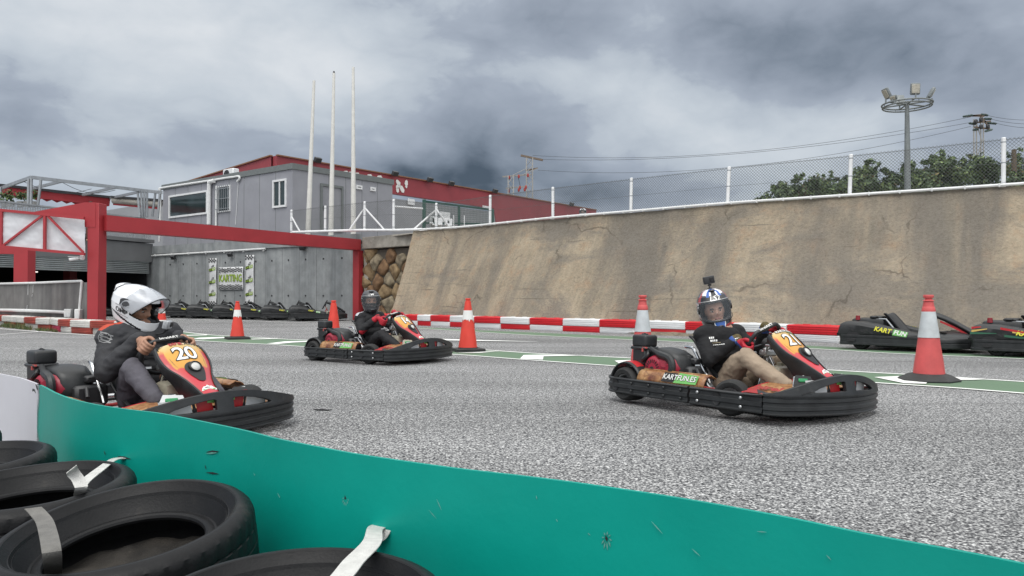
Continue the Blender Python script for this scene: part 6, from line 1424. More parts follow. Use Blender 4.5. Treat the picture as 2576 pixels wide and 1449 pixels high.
    vs = on_panel([Vector((x*.85, y, 0)) for x, y in mt], .845, .0055)+cpt_; mb.add(vs, [(i, (i+1) % len(mt), len(mt)) for i in range(len(mt))]); sd2 = [(-.05, -.018), (.05, -.018), (.05, -.008), (-.05, -.010)]; mb.add(on_panel([Vector((x*.85, y, 0)) for x, y in sd2], .845, .0065), [(0, 1, 2, 3)], 1)
    sd3 = [(-.03, .0), (-.01, .006), (.01, .0), (.0, -.004)]; mb.add(on_panel([Vector((x, y, 0)) for x, y in sd3], .845, .0065), [(0, 1, 2, 3)], 2); mb.build('emblem', [M_NUM, M_STG_, M_BLK], npn, flat=True)
    # underside support of the panel, column, tank, chassis
    mb = MB(); mb.grid(lambda u, v: panelpt(.42+.5*v, (u*2-1)*.8, -.02-.10*math.sin(u*PI)), 8, 8); mb.build('panel_support', M_PLAS, root)
    mb = MB(); mb.tube([(.44, 0, .20), (.41, 0, .328), (.30, 0, .52), WC+WF*.03], .013, 10); mb.tube([(.30, -.09, .14), (.35, -.05, .40)], .010, 8); mb.build('steering_column', M_CHR, root)
    mb = MB(); mb.box((.335, 0, .455), (.07, .15, .05), b=.012); mb.box((.36, -.07, .47), (.03, .02, .05), b=.004); mb.box((.33, .0, .40), (.05, .06, .06), b=.01); mb.tube([(.36, -.04, .48), (.40, -.11, .52), (.47, -.13, .52)], .008, 6); mb.tube([(.30, -.1, .455), (.26, -.18, .45)], .012, 6); mb.build('column_clamp', M_ALU, root)
    mb = MB(); mb.box((.435, 0, .235), (.20, .24, .25), b=.04, seg=2); mb.cyl((.42, .05, .36), (.42, .05, .385), .03, n=12); mb.build('fuel_tank', M_TANK, root)
    mb = MB()
    for sy in (-1, 1):
        mb.tube(smooth_path([(-.80, sy*.28, .09), (-.3, sy*.30, .07), (.2, sy*.26, .07), (.55, sy*.20, .08), (.85, sy*.22, .09), (.95, sy*.25, .12)], 3), .016, 8); mb.tube([(.05, sy*.28, .08), (.12, sy*.55, .09), (.1, sy*.66, .11)], .012, 6); mb.tube([(-.30, sy*.3, .08), (-.36, sy*.55, .09), (-.36, sy*.65, .11)], .012, 6); mb.tube([(.80, sy*.2, .09), (.82, sy*.5, .1), (.80, sy*.64, .11)], .012, 6)
    mb.tube([(-.55, -.28, .08), (-.55, .28, .08)], .015, 8); mb.tube([(.55, -.2, .08), (.55, .2, .08)], .015, 8); mb.build('chassis_frame', M_CHS, root)
    mb = MB(); mb.box((.30, 0, .045), (1.15, .62, .012), b=.004); mb.build('floor_tray', M_DARK, root)
    mb = MB(); mb.cyl((-.62, -.5, .143), (-.62, .5, .143), .020, n=12); mb.build('rear_axle', M_CHR, root)
    mb = MB(); rb = [(-.87, -.58), (-.90, -.48), (-.91, -.25), (-.91, 0)]; rb = rb+[(x, -y) for x, y in rb[-2::-1]]; sweep(mb, [(p.x, p.y) for p in smooth_path([(x, y, 0) for x, y in rb], 4)], bump_prof(.062, .20), side=-1); mb.build('rear_bumper', M_PLAS, root)
    # seat
    prof = smooth_path([(-.315, 0, .545), (-.285, 0, .50), (-.225, 0, .38), (-.15, 0, .22), (-.06, 0, .10), (.05, 0, .065), (.17, 0, .075), (.24, 0, .12)], 3); NP = len(prof)-1
    def seatpt(u, v):
        i = min(NP-1, int(v*NP)); k = v*NP-i; c = prof[i].lerp(prof[i+1], k); d = (prof[min(i+1, NP)]-prof[max(i-1, 0)]).normalized(); n = Vector((-d.z, 0, d.x)); n = -n if n.z < 0 and n.x < 0 else n
        n = n if n.dot(Vector((.7, 0, .7))) > 0 else -n; s = u*2-1; w_ = .185-.02*v; lift = ptab([(0, .02), (.3, .07), (.55, .17), (.8, .13), (1, .05)], v)
        return c+Vector((0, w_*s*(1+.08*abs(s)), 0))+n*(lift*abs(s)**3)
    mb = MB(); mb.grid(seatpt, 18, 28); o = mb.build('seat', M_SEAT, root); so_ = o.modifiers.new('s', 'SOLIDIFY'); so_.thickness = .012
    rim_ = [seatpt(0, 1-k/20) for k in range(21)]+[seatpt(k/10, 0) for k in range(1, 10)]+[seatpt(1, k/20) for k in range(21)]; mb = MB(); mb.tube(rim_, .010, 8); mb.build('seat_rim', M_SEAT, o)
    # engine
    mb = MB(); mb.box((-.575, -.457, .38), (.160, .145, .16), b=.016); mb.box((-.575, -.457, .448), (.184, .168, .028), b=.010); mb.box((-.575, -.457, .510), (.168, .152, .104), b=.022, seg=3); mb.lathe([(.035, .555), (.03, .563), (.012, .564), (.01, .576), (0, .578)], 12, 0, Matrix.Translation((-.575, -.457, 0))); mb.box((-.575, -.457, .566), (.07, .018, .012), b=.004); eb = mb.build('air_filter_box', M_PLAS, root)
    mb = MB(); Mf = Matrix.Translation((-.385, -.545, .285)) @ Matrix.Rotation(PI/2, 4, 'X'); mb.lathe([(.0, .012), (.035, .015), (.05, .012), (.085, .008), (.105, -.01), (.118, -.05), (.12, -.16)], 30, 0, Mf)
    mb.sphere((-.29, -.46, .30), (.14, .10, .115), 16, 10); mb.box((-.40, -.44, .20), (.26, .2, .1), b=.02); mb.cyl((-.27, -.53, .33), (-.25, -.56, .335), .028, n=10); mb.box((-.22, -.54, .28), (.05, .03, .12), b=.01); eg = mb.build('engine', M_ENG, root)
    mb = MB(Mf)
    for k in range(20): a = 2*PI*k/20; mb.box((.065*math.cos(a), .065*math.sin(a), .0125), (.030, .006, .006), 0, Matrix.Rotation(a, 4, 'Z'))
    mb.lathe([(0, .019), (.02, .018), (.022, .012)], 14); 
    for k in range(5): mb.box((.135-.012*k, .075-.022*k*.6+.02, -.012), (.07, .007, .012), 0, Matrix.Rotation(-.4, 4, 'Z'))
    mb.build('cooling_slots', M_BLK, eg)
    mb = MB(); bm_ = bmesh.new(); bmesh.ops.create_cube(bm_, size=1); bmesh.ops.subdivide_edges(bm_, edges=bm_.edges[:], cuts=5, use_grid_fill=True)
    for v in bm_.verts:
        c = v.co*2; q = c.normalized()*1.05; v.co = (c*.45+q*.55)*.5
        v.co = Vector((v.co.x*.40, v.co.y*.25, v.co.z*.25)); 
        if v.co.x > .05: v.co.z -= (v.co.x-.05)*.35
        if v.co.x < -.05 and v.co.z < .03 and v.co.y < 0: v.co.y += .09
    mb.bm(bm_, 0, Matrix.Translation((-.335, -.385, .338))); cv = mb.build('engine_cover', M_PLAS, root, sharp=70)
    mb = MB()
    for y0 in (-.48, -.34): mb.grid(lambda u, v: (-.48+.26*u, y0+.06*v+.03*u, .452-.09*(u-.25)**2*1.6-.03*u-(.02 if y0 < -.4 else 0)+.006*math.sin(v*PI)), 10, 3)
    mb.build('cover_stripe', M_KRED, cv)
    mb = MB(); mb.tube(smooth_path([(-.50, -.50, .43), (-.46, -.53, .40), (-.50, -.54, .36), (-.53, -.52, .34)], 4), .017, 8); mb.tube(smooth_path([(-.46, -.50, .45), (-.33, -.53, .41), (-.20, -.545, .38), (-.17, -.55, .30), (-.22, -.55, .21)], 4), [.02]*4+[.03]*12+[.025], 8); mb.build('air_hose', M_PLAS, eb)
    mb = MB(); mb.box((-.50, -.53, .455), (.05, .012, .012)); mb.box((-.515, -.54, .435), (.012, .012, .03)); mb.build('fuel_tap', pm('tap_pink', (.52, .10, .09), .5), eb)
    mb = MB(); mb.box((-.13, -.32, .24), (.10, .22, .16), b=.02); mb.box((-.16, -.30, .36), (.12, .1, .05), b=.01); mb.tube([(-.08, -.36, .3), (-.02, -.38, .24)], .014, 8); mb.build('clutch_guard', M_DARK, root)
    mb = MB(); mb.tube(smooth_path([(-.45, -.30, .22), (-.60, -.15, .24), (-.72, .05, .24), (-.72, .25, .23)], 4), .022, 8); mb.cyl((-.70, .12, .24), (-.70, .40, .24), .05, n=14); mb.build('exhaust', M_GALV, root)
    steering(root, turn)
    return root
POSE = {21: (1.831, 6.424, -54.86, -1.77, 0.05), 14: (-1.932, 11.089, -35.57, .21, -.18), 20: (-2.62, 5.53, -38.5, .9, .6)}
K21 = race_kart(POSE[21], '21', 'racing kart with orange panel number 21 driven at right in front of the faded cone', .35, .45)
K14 = race_kart(POSE[14], '14', 'racing kart with orange panel number 14 driven in the middle distance', .30, .2, plate='beige', fender_red=False)
K20 = race_kart(POSE[20], '20', 'racing kart with orange panel number 20 behind the teal barrier at left', .2, .1, top='letters', plate='silver')

K20.scale.z = .93
# ---------------------------------------------------------------- parked black karts with full bodywork
def parked_kart(stripes=False, panel_red=True, st=1.0):
    root = empty('parked_kart')
    for sy in (-1, 1):
        wheel(root, -.62, sy*.50, .14, .2); wheel(root, .50, sy*.50, .13, .125, .15)
        TOPZ = [(-.98, .30), (-.95, .43), (-.86, .475), (-.6, .47), (-.35, .43), (-.1, .365), (.12, .32), (.24, .30), (.32, .27)]
        def pod(u, v):
            x = -.98+1.30*u; tz = ptab(TOPZ, x); sh = .03*math.sin(u*PI)
            P = [(.655, .23), (.672+sh*.3, .27), (.668+sh, tz-.055), (.63+sh*.5, tz-.008), (.55, tz+.008), (.44, tz+.012), (.34, tz-.02), (.31, .20)]
            i = min(6, int(v*7)); k = v*7-i; a, b = P[i], P[i+1]; return Vector((x, sy*(a[0]+(b[0]-a[0])*k), a[1]+(b[1]-a[1])*k))
        mb = MB(); mb.grid(pod, 26, 14); N_ = 14; e0 = [pod(0, i/N_) for i in range(N_+1)]; mb.add(e0+[pod(1, i/N_) for i in range(N_+1)], [tuple(range(N_+1)), tuple(range(N_+1, 2*N_+2))]); po = mb.build('side_pod', M_PLAS, root, sharp=50)
        mb = MB()
        for k in range(3):
            x = -.80+.155*k; mb.add([Vector((x, sy*.682, .40-.02*k)), Vector((x+.10, sy*.687, .36-.02*k)), Vector((x+.13, sy*.690, .32-.02*k)), Vector((x+.09, sy*.690, .325-.02*k))], [(0, 1, 2, 3)])
        mb.lathe([(0, .003), (.10, .003), (.115, -.02)], 20, 0, Matrix.Translation((-.70, sy*.682, .245)) @ Matrix.Scale(.55, 4, Vector((0, 0, 1))) @ Matrix.Rotation(PI/2 if sy < 0 else -PI/2, 4, 'X')); mb.build('vent', M_BLK, po, flat=True)
        xd = Vector((1, 0, -.17)) if sy < 0 else Vector((-1, 0, .17))
        for body, x0, sz, mt in (('KART', -.22, .085*st, M_YEL), ('FUN', .05-.06*(1-st), .08*st, M_NUM)):
            M = frame((x0, sy*.702, .345-.17*(x0+.22)), xd, Vector((0, -sy*.2, 1))); mb = MB(M)
            if body == 'FUN': mb.add([(-.11*st, -.05*st, 0), (.11*st, -.042*st, 0), (.12*st, .042*st, 0), (-.10*st, .05*st, 0)], [(0, 1, 2, 3)], 1)
            vs, fs = text_geo(body, sz*1.25, .0006, .03, shear=.2); mb.add([v+Vector((0, 0, .003)) for v in vs], fs, 0); mb.build('lettering', [mt, M_STG_], po, flat=True)
        if stripes:
            mb = MB()
            for x0, x1, z0, z1, mt in ((-.93, -.72, .36, .41, 1), (-.93, -.80, .41, .44, 0), (-.55, .15, .41, .30, 0), (-.40, .20, .365, .275, 1), (-.95, -.60, .33, .345, 2), (-.50, .25, .30, .245, 2)): mb.add([Vector((x0, sy*.700, z0)), Vector((x1, sy*.706, z1)), Vector((x1, sy*.706, z1+.012)), Vector((x0, sy*.700, z0+.035))], [(0, 1, 2, 3)], mt)
            mb.build('livery_stripe', [M_KRED, pm('stripe_gold', (.58, .40, .12), .45), pm('stripe_green', (.03, .12, .07), .45)], po, flat=True)
        # side bumper
        P = [(p.x, p.y*(1 if sy < 0 else -1)) for p in smooth_path([(-.97, -.50, 0), (-.95, -.60, 0), (-.88, -.675, 0), (-.6, -.695, 0), (.0, -.70, 0), (.40, -.69, 0)], 5)]
        mb = MB(); sweep(mb, P, bump_prof(.085, .255, 1, .06), side=1 if sy < 0 else -1); sb = mb.build('side_bumper', M_PLAS, root)
        mb = MB(); mb.box((-.72, sy*.712, .165), (.13, .01, .055), b=.003); mb.box((-.72, sy*.716, .165), (.035, .01, .05)); mb.build('slot', M_BLK, sb)
    P = [(.41, -.688), (.62, -.68), (.78, -.63), (.92, -.52), (1.02, -.34), (1.07, -.15), (1.08, 0)]; P = P+[(x, -y) for x, y in P[-2::-1]]; P = [(p.x, p.y) for p in smooth_path([(x, y, 0) for x, y in P], 4)]
    mb = MB(); sweep(mb, P, [(-.05, .07), (0, .07), (.012, .085), (.012, .15), (.004, .158), (.012, .166), (.014, .21), (0, .235), (-.05, .245)], side=1); fb = mb.build('front_bumper', M_PLAS, root)
    def nose(u, v):
        y = (u*2-1); s_ = abs(y); xf = ptab([(0, 1.05), (.3, 1.02), (.6, .93), (.85, .78), (1, .62)], s_); x = .40+(xf-.40)*v; z = (.345-.03*s_)*(1-.0*v)-.10*v**3*(1-.2*s_)-.045*s_**4-.04*math.exp(-((v-.02)/.15)**2)
        return Vector((x, y*.66, z))
    mb = MB(); mb.grid(nose, 26, 12); N_ = 26
    mb.add([nose(i/N_, 1) for i in range(N_+1)]+[nose(i/N_, 1)+Vector((.0, 0, -.02))*1 for i in range(N_+1)], [(i, i+1, N_+2+i, N_+1+i) for i in range(N_)]); o = mb.build('nose_body', M_PLAS, root); o.modifiers.new('s', 'SOLIDIFY').thickness = .02
    for sy in (-1, 1): mb = MB(); mb.box((.60, sy*.40, .335), (.14, .12, .012), rot=.2*sy, b=.004); mb.build('vent', M_BLK, o)
    # front fairing strip from the wheel to the nose
    F = smooth_path([(.33, 0, .60), (.42, 0, .585), (.55, 0, .53), (.72, 0, .44), (.88, 0, .345), (1.0, 0, .27)], 4); NF = len(F)-1
    def fair(u, v):
        i = min(NF-1, int(v*NF)); c = F[i].lerp(F[i+1], v*NF-i); w_ = ptab([(0, .09), (.12, .15), (.35, .15), (.6, .075), (1, .06)], v); s_ = u*2-1; return c+Vector((-.3, 0, -1)).normalized()*(.025*s_*s_)+Vector((0, w_*s_, 0))
    mb = MB(); mb.grid(fair, 10, 20); o = mb.build('front_fairing', M_PLAS, root); o.modifiers.new('s', 'SOLIDIFY').thickness = -.05
    mb = MB()
    for sy in (0, 1): mb.grid(lambda u, v: fair(sy, .35+.6*v)+Vector((0, (.002 if sy else -.002), -.012-.035*u)), 2, 10)
    mb.build('fairing_stripe', M_KRED if panel_red else M_PLAS, o)
    mb = MB(); q = [fair(.15, .12), fair(.85, .12), fair(.8, .34), fair(.2, .34)]; mb.add([p+Vector((.008, 0, .014)) for p in q], [(0, 1, 2, 3)]); mb.build('number_plate', M_BAN if not panel_red else M_PLAS, o, flat=True)
    # seat, engine cover, steering
    prof = smooth_path([(-.38, 0, .60), (-.345, 0, .56), (-.27, 0, .42), (-.17, 0, .24), (-.06, 0, .12), (.08, 0, .09), (.24, 0, .13)], 3); NP = len(prof)-1
    def seatpt(u, v):
        i = min(NP-1, int(v*NP)); c = prof[i].lerp(prof[i+1], v*NP-i); s_ = u*2-1; return c+Vector((0, .20*s_, 0))+Vector((.7, 0, .7))*(ptab([(0, .03), (.5, .15), (1, .05)], v)*abs(s_)**3)
    mb = MB(); mb.grid(seatpt, 14, 18); o = mb.build('seat', M_SEAT, root); o.modifiers.new('s', 'SOLIDIFY').thickness = .015
    mb = MB(); mb.box((-.60, 0, .38), (.56, .60, .30), b=.06, seg=2); mb.box((-.50, 0, .545), (.22, .30, .05), b=.02); mb.box((-.52, -.2, .55), (.10, .14, .03), b=.01); mb.build('engine_cover', M_PLAS, root)
    if st == 1: mb = MB(); mb.lathe([(.04, 0), (.035, .07), (.03, .075), (0, .075)], 12, 0, Matrix.Translation((-.76, -.28, .50))); mb.build('tail_light', M_TAIL, root)
    for sy in (-1, 1): mb = MB(); mb.tube([(-.42, sy*.24, .52), (-.30, sy*.27, .52), (-.12, sy*.29, .30), (-.10, sy*.30, .2)], .015, 8); mb.build('seat_stay', M_GALV, root)
    mb = MB(); mb.tube([(.46, 0, .18), (.38, 0, .36), (.29, 0, .52)], .014, 8); mb.tube([(.22, -.10, .14), (.36, -.05, .42)], .012, 8); mb.build('steering_column', M_CHS, root)
    mb = MB(); mb.box((.36, 0, .43), (.06, .1, .05), b=.01); mb.box((.45, 0, .24), (.2, .22, .18), b=.03); mb.build('fuel_tank', M_TANK, root)
    mb = MB(); mb.box((.2, 0, .06), (1.3, .7, .02), b=.005); mb.build('floor_tray', M_DARK, root)
    steering(root, .1, text=False, flat=False)
    return root
pk = parked_kart(False, True); tag(pk, 'black parked kart with full bodywork beside the sloped wall, just left of the front cone', 'kart', 'parked black karts'); pk.location = (6.80, 13.22, 0); pk.rotation_euler.z = R(-43.5)
pk2 = parked_kart(True, True); tag(pk2, 'black parked kart with red and gold stripes cut by the right photo edge', 'kart', 'parked black karts'); pk2.location = (8.18, 11.72, 0); pk2.rotation_euler.z = R(-42)
row0 = parked_kart(False, False, .66)
RLAB = ['parked black kart partly hidden behind the red column and white helmet, leftmost of the row', 'parked black kart just right of the white helmet at the grey wall', 'parked black kart in front of the bare wall left of the banners', 'parked black kart under the left tall banner', 'parked black kart directly behind the small cone, below the right tall banner', 'parked black kart just right of the right tall banner', 'parked black kart second from the right end of the row at the grey wall', 'parked black kart at the right end of the row, near the red end post']
for i, u in enumerate((268, 436, 487, 545, 609, 662, 734, 804)):
    o = row0 if i == 0 else copy_tree(row0)
    tag(o, RLAB[i], 'kart', 'parked black karts'); n = WN*1.62
    p = PLN(u, 760, W0+n, WN); o.location = (p.x-.12, p.y, 0); o.scale = (1.05, .88, 1.12); o.rotation_euler.z = R(17+random.uniform(-3, 3))
    if i == 0: o.location = (W0+WN*2.2-WD*1.5+Vector((0, 0, 0))); p = A(268, 770, 36); o.location = (p.x, p.y, 0)
# ================================================================ people
def remesh(name, mbs, voxel, iters, mats, parent, noise_amp=0, noise_scale=9, zone=None, M=None, sharp=None):
    me = bpy.data.meshes.new('t'); me.from_pydata([tuple(v) for v in mbs.v], [], mbs.f); me.update()
    bm = bmesh.new(); bm.from_mesh(me); bmesh.ops.recalc_face_normals(bm, faces=bm.faces[:]); bm.to_mesh(me); bm.free()
    ob = bpy.data.objects.new('t', me); COL.objects.link(ob)
    r = ob.modifiers.new('r', 'REMESH'); r.mode = 'VOXEL'; r.voxel_size = voxel
    sm = ob.modifiers.new('s', 'SMOOTH'); sm.factor = .5; sm.iterations = iters
    dg = bpy.context.evaluated_depsgraph_get(); dg.update()
    m2 = bpy.data.meshes.new_from_object(ob.evaluated_get(dg)); bpy.data.objects.remove(ob); bpy.data.meshes.remove(me)
    if noise_amp:
        nn = [v.normal.copy() for v in m2.vertices]
        for v, n in zip(m2.vertices, nn):
            c = v.co*noise_scale; q = noise.noise(c)+.7*noise.noise(Vector((c.x*2.3, c.y*2.3, c.z*3.4)))+.35*noise.noise(c*5.2)
            rid = 1-abs(noise.noise(Vector((c.x*.8+3, c.y*.8, c.z*1.3))))*2      # ridged folds
            v.co += n*noise_amp*(q*.6+rid*.7)
    m2.materials.clear()
    for m in mats: m2.materials.append(m)
    for p in m2.polygons:
        p.use_smooth = True
        p.material_index = zone(p.center) if zone else 0
    m2.name = name; o = bpy.data.objects.new(name, m2); COL.objects.link(o); o.parent = parent
    return o
def limb(mb, pts, rs, n=14):
    P = smooth_path(pts, 4); N = len(P); rr = []
    for i in range(N):
        t = i/(N-1)*(len(rs)-1); k = min(len(rs)-2, int(t)); rr.append(rs[k]+(rs[k+1]-rs[k])*(t-k))
    mb.tube(P, rr, n); mb.sphere(P[0], rr[0], 14, 10); mb.sphere(P[-1], rr[-1], 14, 10)
M_SKIN = pm('skin', (.46, .26, .18), .5, var=.14, scale=18, bump=.08, bscale=120, col2=(.52, .30, .215)); M_SKIN2 = pm('skin_tan', (.36, .185, .115), .5, var=.16, scale=22, bump=.15, bscale=140, col2=(.44, .24, .16))
M_EYE = pm('eye_dark', (.012, .010, .010), .2); M_EYW = pm('eye_white', (.55, .53, .50), .3); M_HAIR = pm('brow_hair', (.025, .018, .014), .8); M_LIP = pm('lip', (.36, .13, .11), .5)
M_BLKC = pm('black_cloth', (.0065, .0068, .0085), .85, var=.25, scale=14, bump=.25, bscale=220); M_CHAR = pm('charcoal_cloth', (.030, .031, .036), .75, var=.2, scale=10, bump=.25, bscale=160); M_BEIGE = pm('beige_cloth', (.34, .265, .195), .85, var=.12, scale=9, bump=.25, bscale=240); M_GREYT = pm('grey_trousers', (.088, .084, .102), .8, var=.16, scale=9, bump=.25, bscale=200)
M_BLUEK = pm('black_suit', (.010, .0105, .013), .8, var=.2, scale=12, bump=.2, bscale=200); M_GLR = pm('glove_red', (.42, .012, .028), .6, var=.15, scale=16, bump=.2, bscale=150); M_GLB = pm('glove_olive', (.10, .075, .02), .7, var=.4, scale=40); M_GLBL = pm('glove_blue', (.03, .08, .28), .6, var=.2); M_SHOE = pm('shoe_black', (.014, .014, .015), .5)
M_ORG = pm('orange_cloth', (.50, .055, .02), .7, var=.15); M_SILV = pm('reflective_print', (.24, .245, .25), .5, var=.12)
M_HW = pm('helmet_white', (.76, .77, .79), .14, var=.03, coat=.6); M_HB = pm('helmet_black', (.016, .016, .019), .2, var=.1, coat=.5); M_HBL = pm('helmet_blue', (.025, .11, .42), .18, var=.08, coat=.6); M_HR = pm('helmet_red', (.34, .022, .022), .2, var=.08, coat=.6); M_HG = pm('helmet_satin', (.038, .040, .046), .32, var=.12, coat=.2); M_HDB = pm('helmet_dark_blue', (.010, .022, .11), .18, coat=.6)
M_VIS = glass_mat('visor_smoke', (.30, .33, .36), .10, .03); M_VISC = glass_mat('visor_clear', (.62, .65, .70), .42, .06); M_VISD = glass_mat('visor_dark', (.12, .13, .14), .20, .03); M_LIN = pm('helmet_lining', (.012, .012, .013), .9); M_CY = pm('cyan_trim', (.02, .28, .42), .3)
HT = [(0, -.158, .150, -.098, .092), (.06, -.148, .168, -.120, .108), (.16, -.108, .178, -.148, .128), (.30, -.045, .170, -.172, .142), (.45, .010, .160, -.182, .146), (.60, .062, .146, -.180, .141), (.74, .105, .115, -.160, .122), (.86, .136, .075, -.118, .089), (.95, .152, .035, -.064, .050), (1, .1565, 0, -.012, .004)]
def hpoint(az, v, off=0):
    for a, b in zip(HT, HT[1:]):
        if v <= b[0]: k = (v-a[0])/(b[0]-a[0]); k = k*k*(3-2*k)*.5+k*.5; z, xf, xb, w_ = [a[i]+(b[i]-a[i])*k for i in range(1, 5)]; break
    c, s = math.cos(az), math.sin(az); e = 2/2.25; cx_ = math.copysign(abs(c)**e, c); sy_ = math.copysign(abs(s)**e, s)
    xm = (xf+xb)/2; x = xm+(xf-xm)*cx_; y = w_*sy_; z = z-.028*cx_*(1-v)**2+.0
    p = Vector((x, y, z))
    if off: q = Vector((x-xm*.5, y, z*.9)); p += q.normalized()*off
    return p
PORT = (.262, .62); PAZ = R(74)
def inport(az, v):
    a = abs((az+PI) % (2*PI)-PI); return a < PAZ and PORT[0]+.06*(a/PAZ)**4 < v < PORT[1]-.09*(a/PAZ)**4
def helmet(parent, M, zone, mats, visor, rot_visor=0, extras=None, s=(1, 1, 1)):
    root_M = M @ Matrix.Diagonal((s[0], s[1], s[2], 1))
    NU, NV = 200, 104; mb = MB(root_M); vs = []
    for j in range(NV+1):
        for i in range(NU): vs.append(hpoint(2*PI*i/NU, j/NV))
    fs = []; mi = []
    for j in range(NV):
        for i in range(NU):
            az, v = 2*PI*(i+.5)/NU, (j+.5)/NV
            if inport(az, v): continue
            fs.append((j*NU+i, j*NU+(i+1) % NU, (j+1)*NU+(i+1) % NU, (j+1)*NU+i)); mi.append(zone(((az+PI) % (2*PI))-PI, v))
    mb.add(vs, fs); mb.mi = mi
    o = mb.build('helmet', mats+[M_LIN], parent, sharp=60)
    sd = o.modifiers.new('s', 'SOLIDIFY'); sd.thickness = .020; sd.offset = -1; sd.material_offset = len(mats); sd.material_offset_rim = len(mats)
    # visor
    ks = 1.10 if rot_visor else 1
    pv = Matrix.Translation((.035, 0, .012)) @ Matrix.Rotation(-rot_visor, 4, 'Y') @ Matrix.Diagonal((ks*1.06 if rot_visor else 1, ks*.96 if rot_visor else 1, 1, 1)) @ Matrix.Translation((-.035, 0, -.012))
    mb = MB(root_M @ pv); a = R(84)
    mb.grid(lambda u, v: hpoint(a*(2*u-1), PORT[0]-.02+(PORT[1]-PORT[0]+.04)*v*(1)+.05*abs(2*u-1)**4*(.5-v)*2*.8, .007), 40, 12); vo = mb.build('visor', visor, o, sharp=80)
    vo.modifiers.new('s', 'SOLIDIFY').thickness = .0025
    mb = MB(root_M @ pv); e1 = [hpoint(a*(2*k/40-1), PORT[1]+.02-.04*abs(2*k/40-1)**4, .0085) for k in range(41)]; e2 = [hpoint(a*(2*k/40-1), PORT[0]-.02+.04*abs(2*k/40-1)**4, .0085) for k in range(41)]
    mb.tube(e2, .003, 6); 
    if not rot_visor: mb.tube(e1, .0028, 6, 1)
    mb.build('visor_edge', [M_LIN, M_CHR], vo)
    for sy in (-1, 1):
        c_ = hpoint(sy*R(82), .46, .006); mb = MB(root_M @ Matrix.Translation(c_) @ Matrix.Rotation(-sy*PI/2, 4, 'X')); mb.lathe([(.036, -.01), (.034, .004), (.012, .007), (0, .007)], 20)
        if rot_visor:
            m2_ = MB(root_M); m2_.grid(lambda u, v: hpoint(sy*R(96-64*u), .50+.07*u+(v-.5)*(.20-.15*u)*(1 if u > .12 else .5+u*4), .0055), 20, 6); m2_.build('visor_hinge_cover', M_HB, o)
        mb.build('visor_pivot', M_HB, o)
    if extras: extras(o, root_M)
    return o
def head(parent, M, skin, mask=None, gaze=0):
    """head with face; returns body builder geometry in world-of-parent coordinates"""
    mb = MB(M)
    def hp(u, v):
        az = 2*PI*u; el = PI*(v-.5); c = math.cos(el); x, y, z = c*math.cos(az), c*math.sin(az), math.sin(el)
        p = Vector((x*.100, y*.076, z*.125)); 
        if x > 0:
            p.x += .006*math.exp(-((z-.22)/.12)**2)-.008*math.exp(-((z+.02)/.10)**2)*math.exp(-((abs(y)-.42)/.2)**2)   # brow, sockets
            p.x += .026*math.exp(-((z+.20)/.13)**2)*math.exp(-(y/.17)**2)+.014*math.exp(-((z+.02)/.16)**2)*math.exp(-(y/.13)**2)   # nose
            p.x += .007*math.exp(-((z+.52)/.06)**2)*math.exp(-(y/.32)**2)+.010*math.exp(-((z+.78)/.10)**2)*math.exp(-(y/.4)**2)
            p.x += .007*math.exp(-((z+.22)/.18)**2)*math.exp(-((abs(y)-.55)/.2)**2)
        return p
    mb.grid(hp, 64, 48, cu=True); return mb
def eyes(body, M):
    for sy in (-1, 1):
        mb = MB(M); mb.sphere((.081, sy*.032, -.002), (.012, .0150, .0055), 12, 8, 0); mb.sphere((.0915, sy*.034, -.002), (.0035, .0066, .0056), 10, 6, 1); mb.build('eye', [M_EYW, M_EYE], body)
        mb = MB(M); P = [Vector((.094, sy*.013, .013)), Vector((.095, sy*.030, .020)), Vector((.088, sy*.052, .015))]; mb.tube(smooth_path(P, 4), [.0045]*4+[.006]*4+[.003], 8); mb.build('eyebrow', M_HAIR, body)
    mb = MB(M); mb.sphere((.0955, 0, -.066), (.007, .024, .0055), 14, 6); mb.build('mouth', M_LIP, body)
    for sy in (-1, 1): mb = MB(M); mb.sphere((-.005, sy*.077, -.01), (.02, .008, .032), 10, 8); mb.build('ear', M_SKIN, body)
def hand_geo(p_ring, tang, side, s=1.12, r0=0, curl=1.0):
    """gripping hand; tang points up along the rim (thumb side), side -1 right hand"""
    y = tang.normalized(); z = Vector((-.30, side*.95, .1)); z = (z-y*z.dot(y)).normalized(); x = y.cross(z)*(1 if side < 0 else -1)
    M = Matrix((x, y, z)).transposed().to_4x4(); M.translation = p_ring-(x*.036+z*(-.026))*s; M = M @ Matrix.Scale(s, 4)
    mb = MB(M); mb.sphere((-.006, 0, .001), (.046, .040, .0165), 14, 10); mb.sphere((-.018, .018, -.006), (.030, .020, .017), 12, 8); limb(mb, [(-.085, -.006, .004), (-.055, -.004, .003), (-.03, 0, 0)], [.027, .025, .027])
    for k, (yk, l) in enumerate(((.029, .94), (.0095, 1.05), (-.010, 1.0), (-.029, .82))):
        limb(mb, [(.022, yk*.9, .004), (.040, yk, .006), (.040+.026*l, yk*1.02, -.006), (.040+.030*l, yk*1.02, -.030), (.044+.010*l, yk, -.050), (.030, yk*.96, -.052)], [.0105+r0, .0108+r0, .0095+r0, .0088+r0, .0080+r0, .0066+r0], 10)
        mb.sphere((.040, yk, .0085), .0105+r0, 10, 8)
    limb(mb, [(-.022, .026, -.006), (.004, .052, -.016), (.030, .056, -.034), (.050, .046, -.046)], [.0135+r0, .0125+r0, .0105+r0, .0080+r0], 10)
    return mb, M, M @ Vector((-.085, -.006, .004))
def merge(dst, src): dst.v and None; o = len(dst.v); dst.v += src.v; dst.f += [[i+o for i in f] for f in src.f]; dst.mi += src.mi
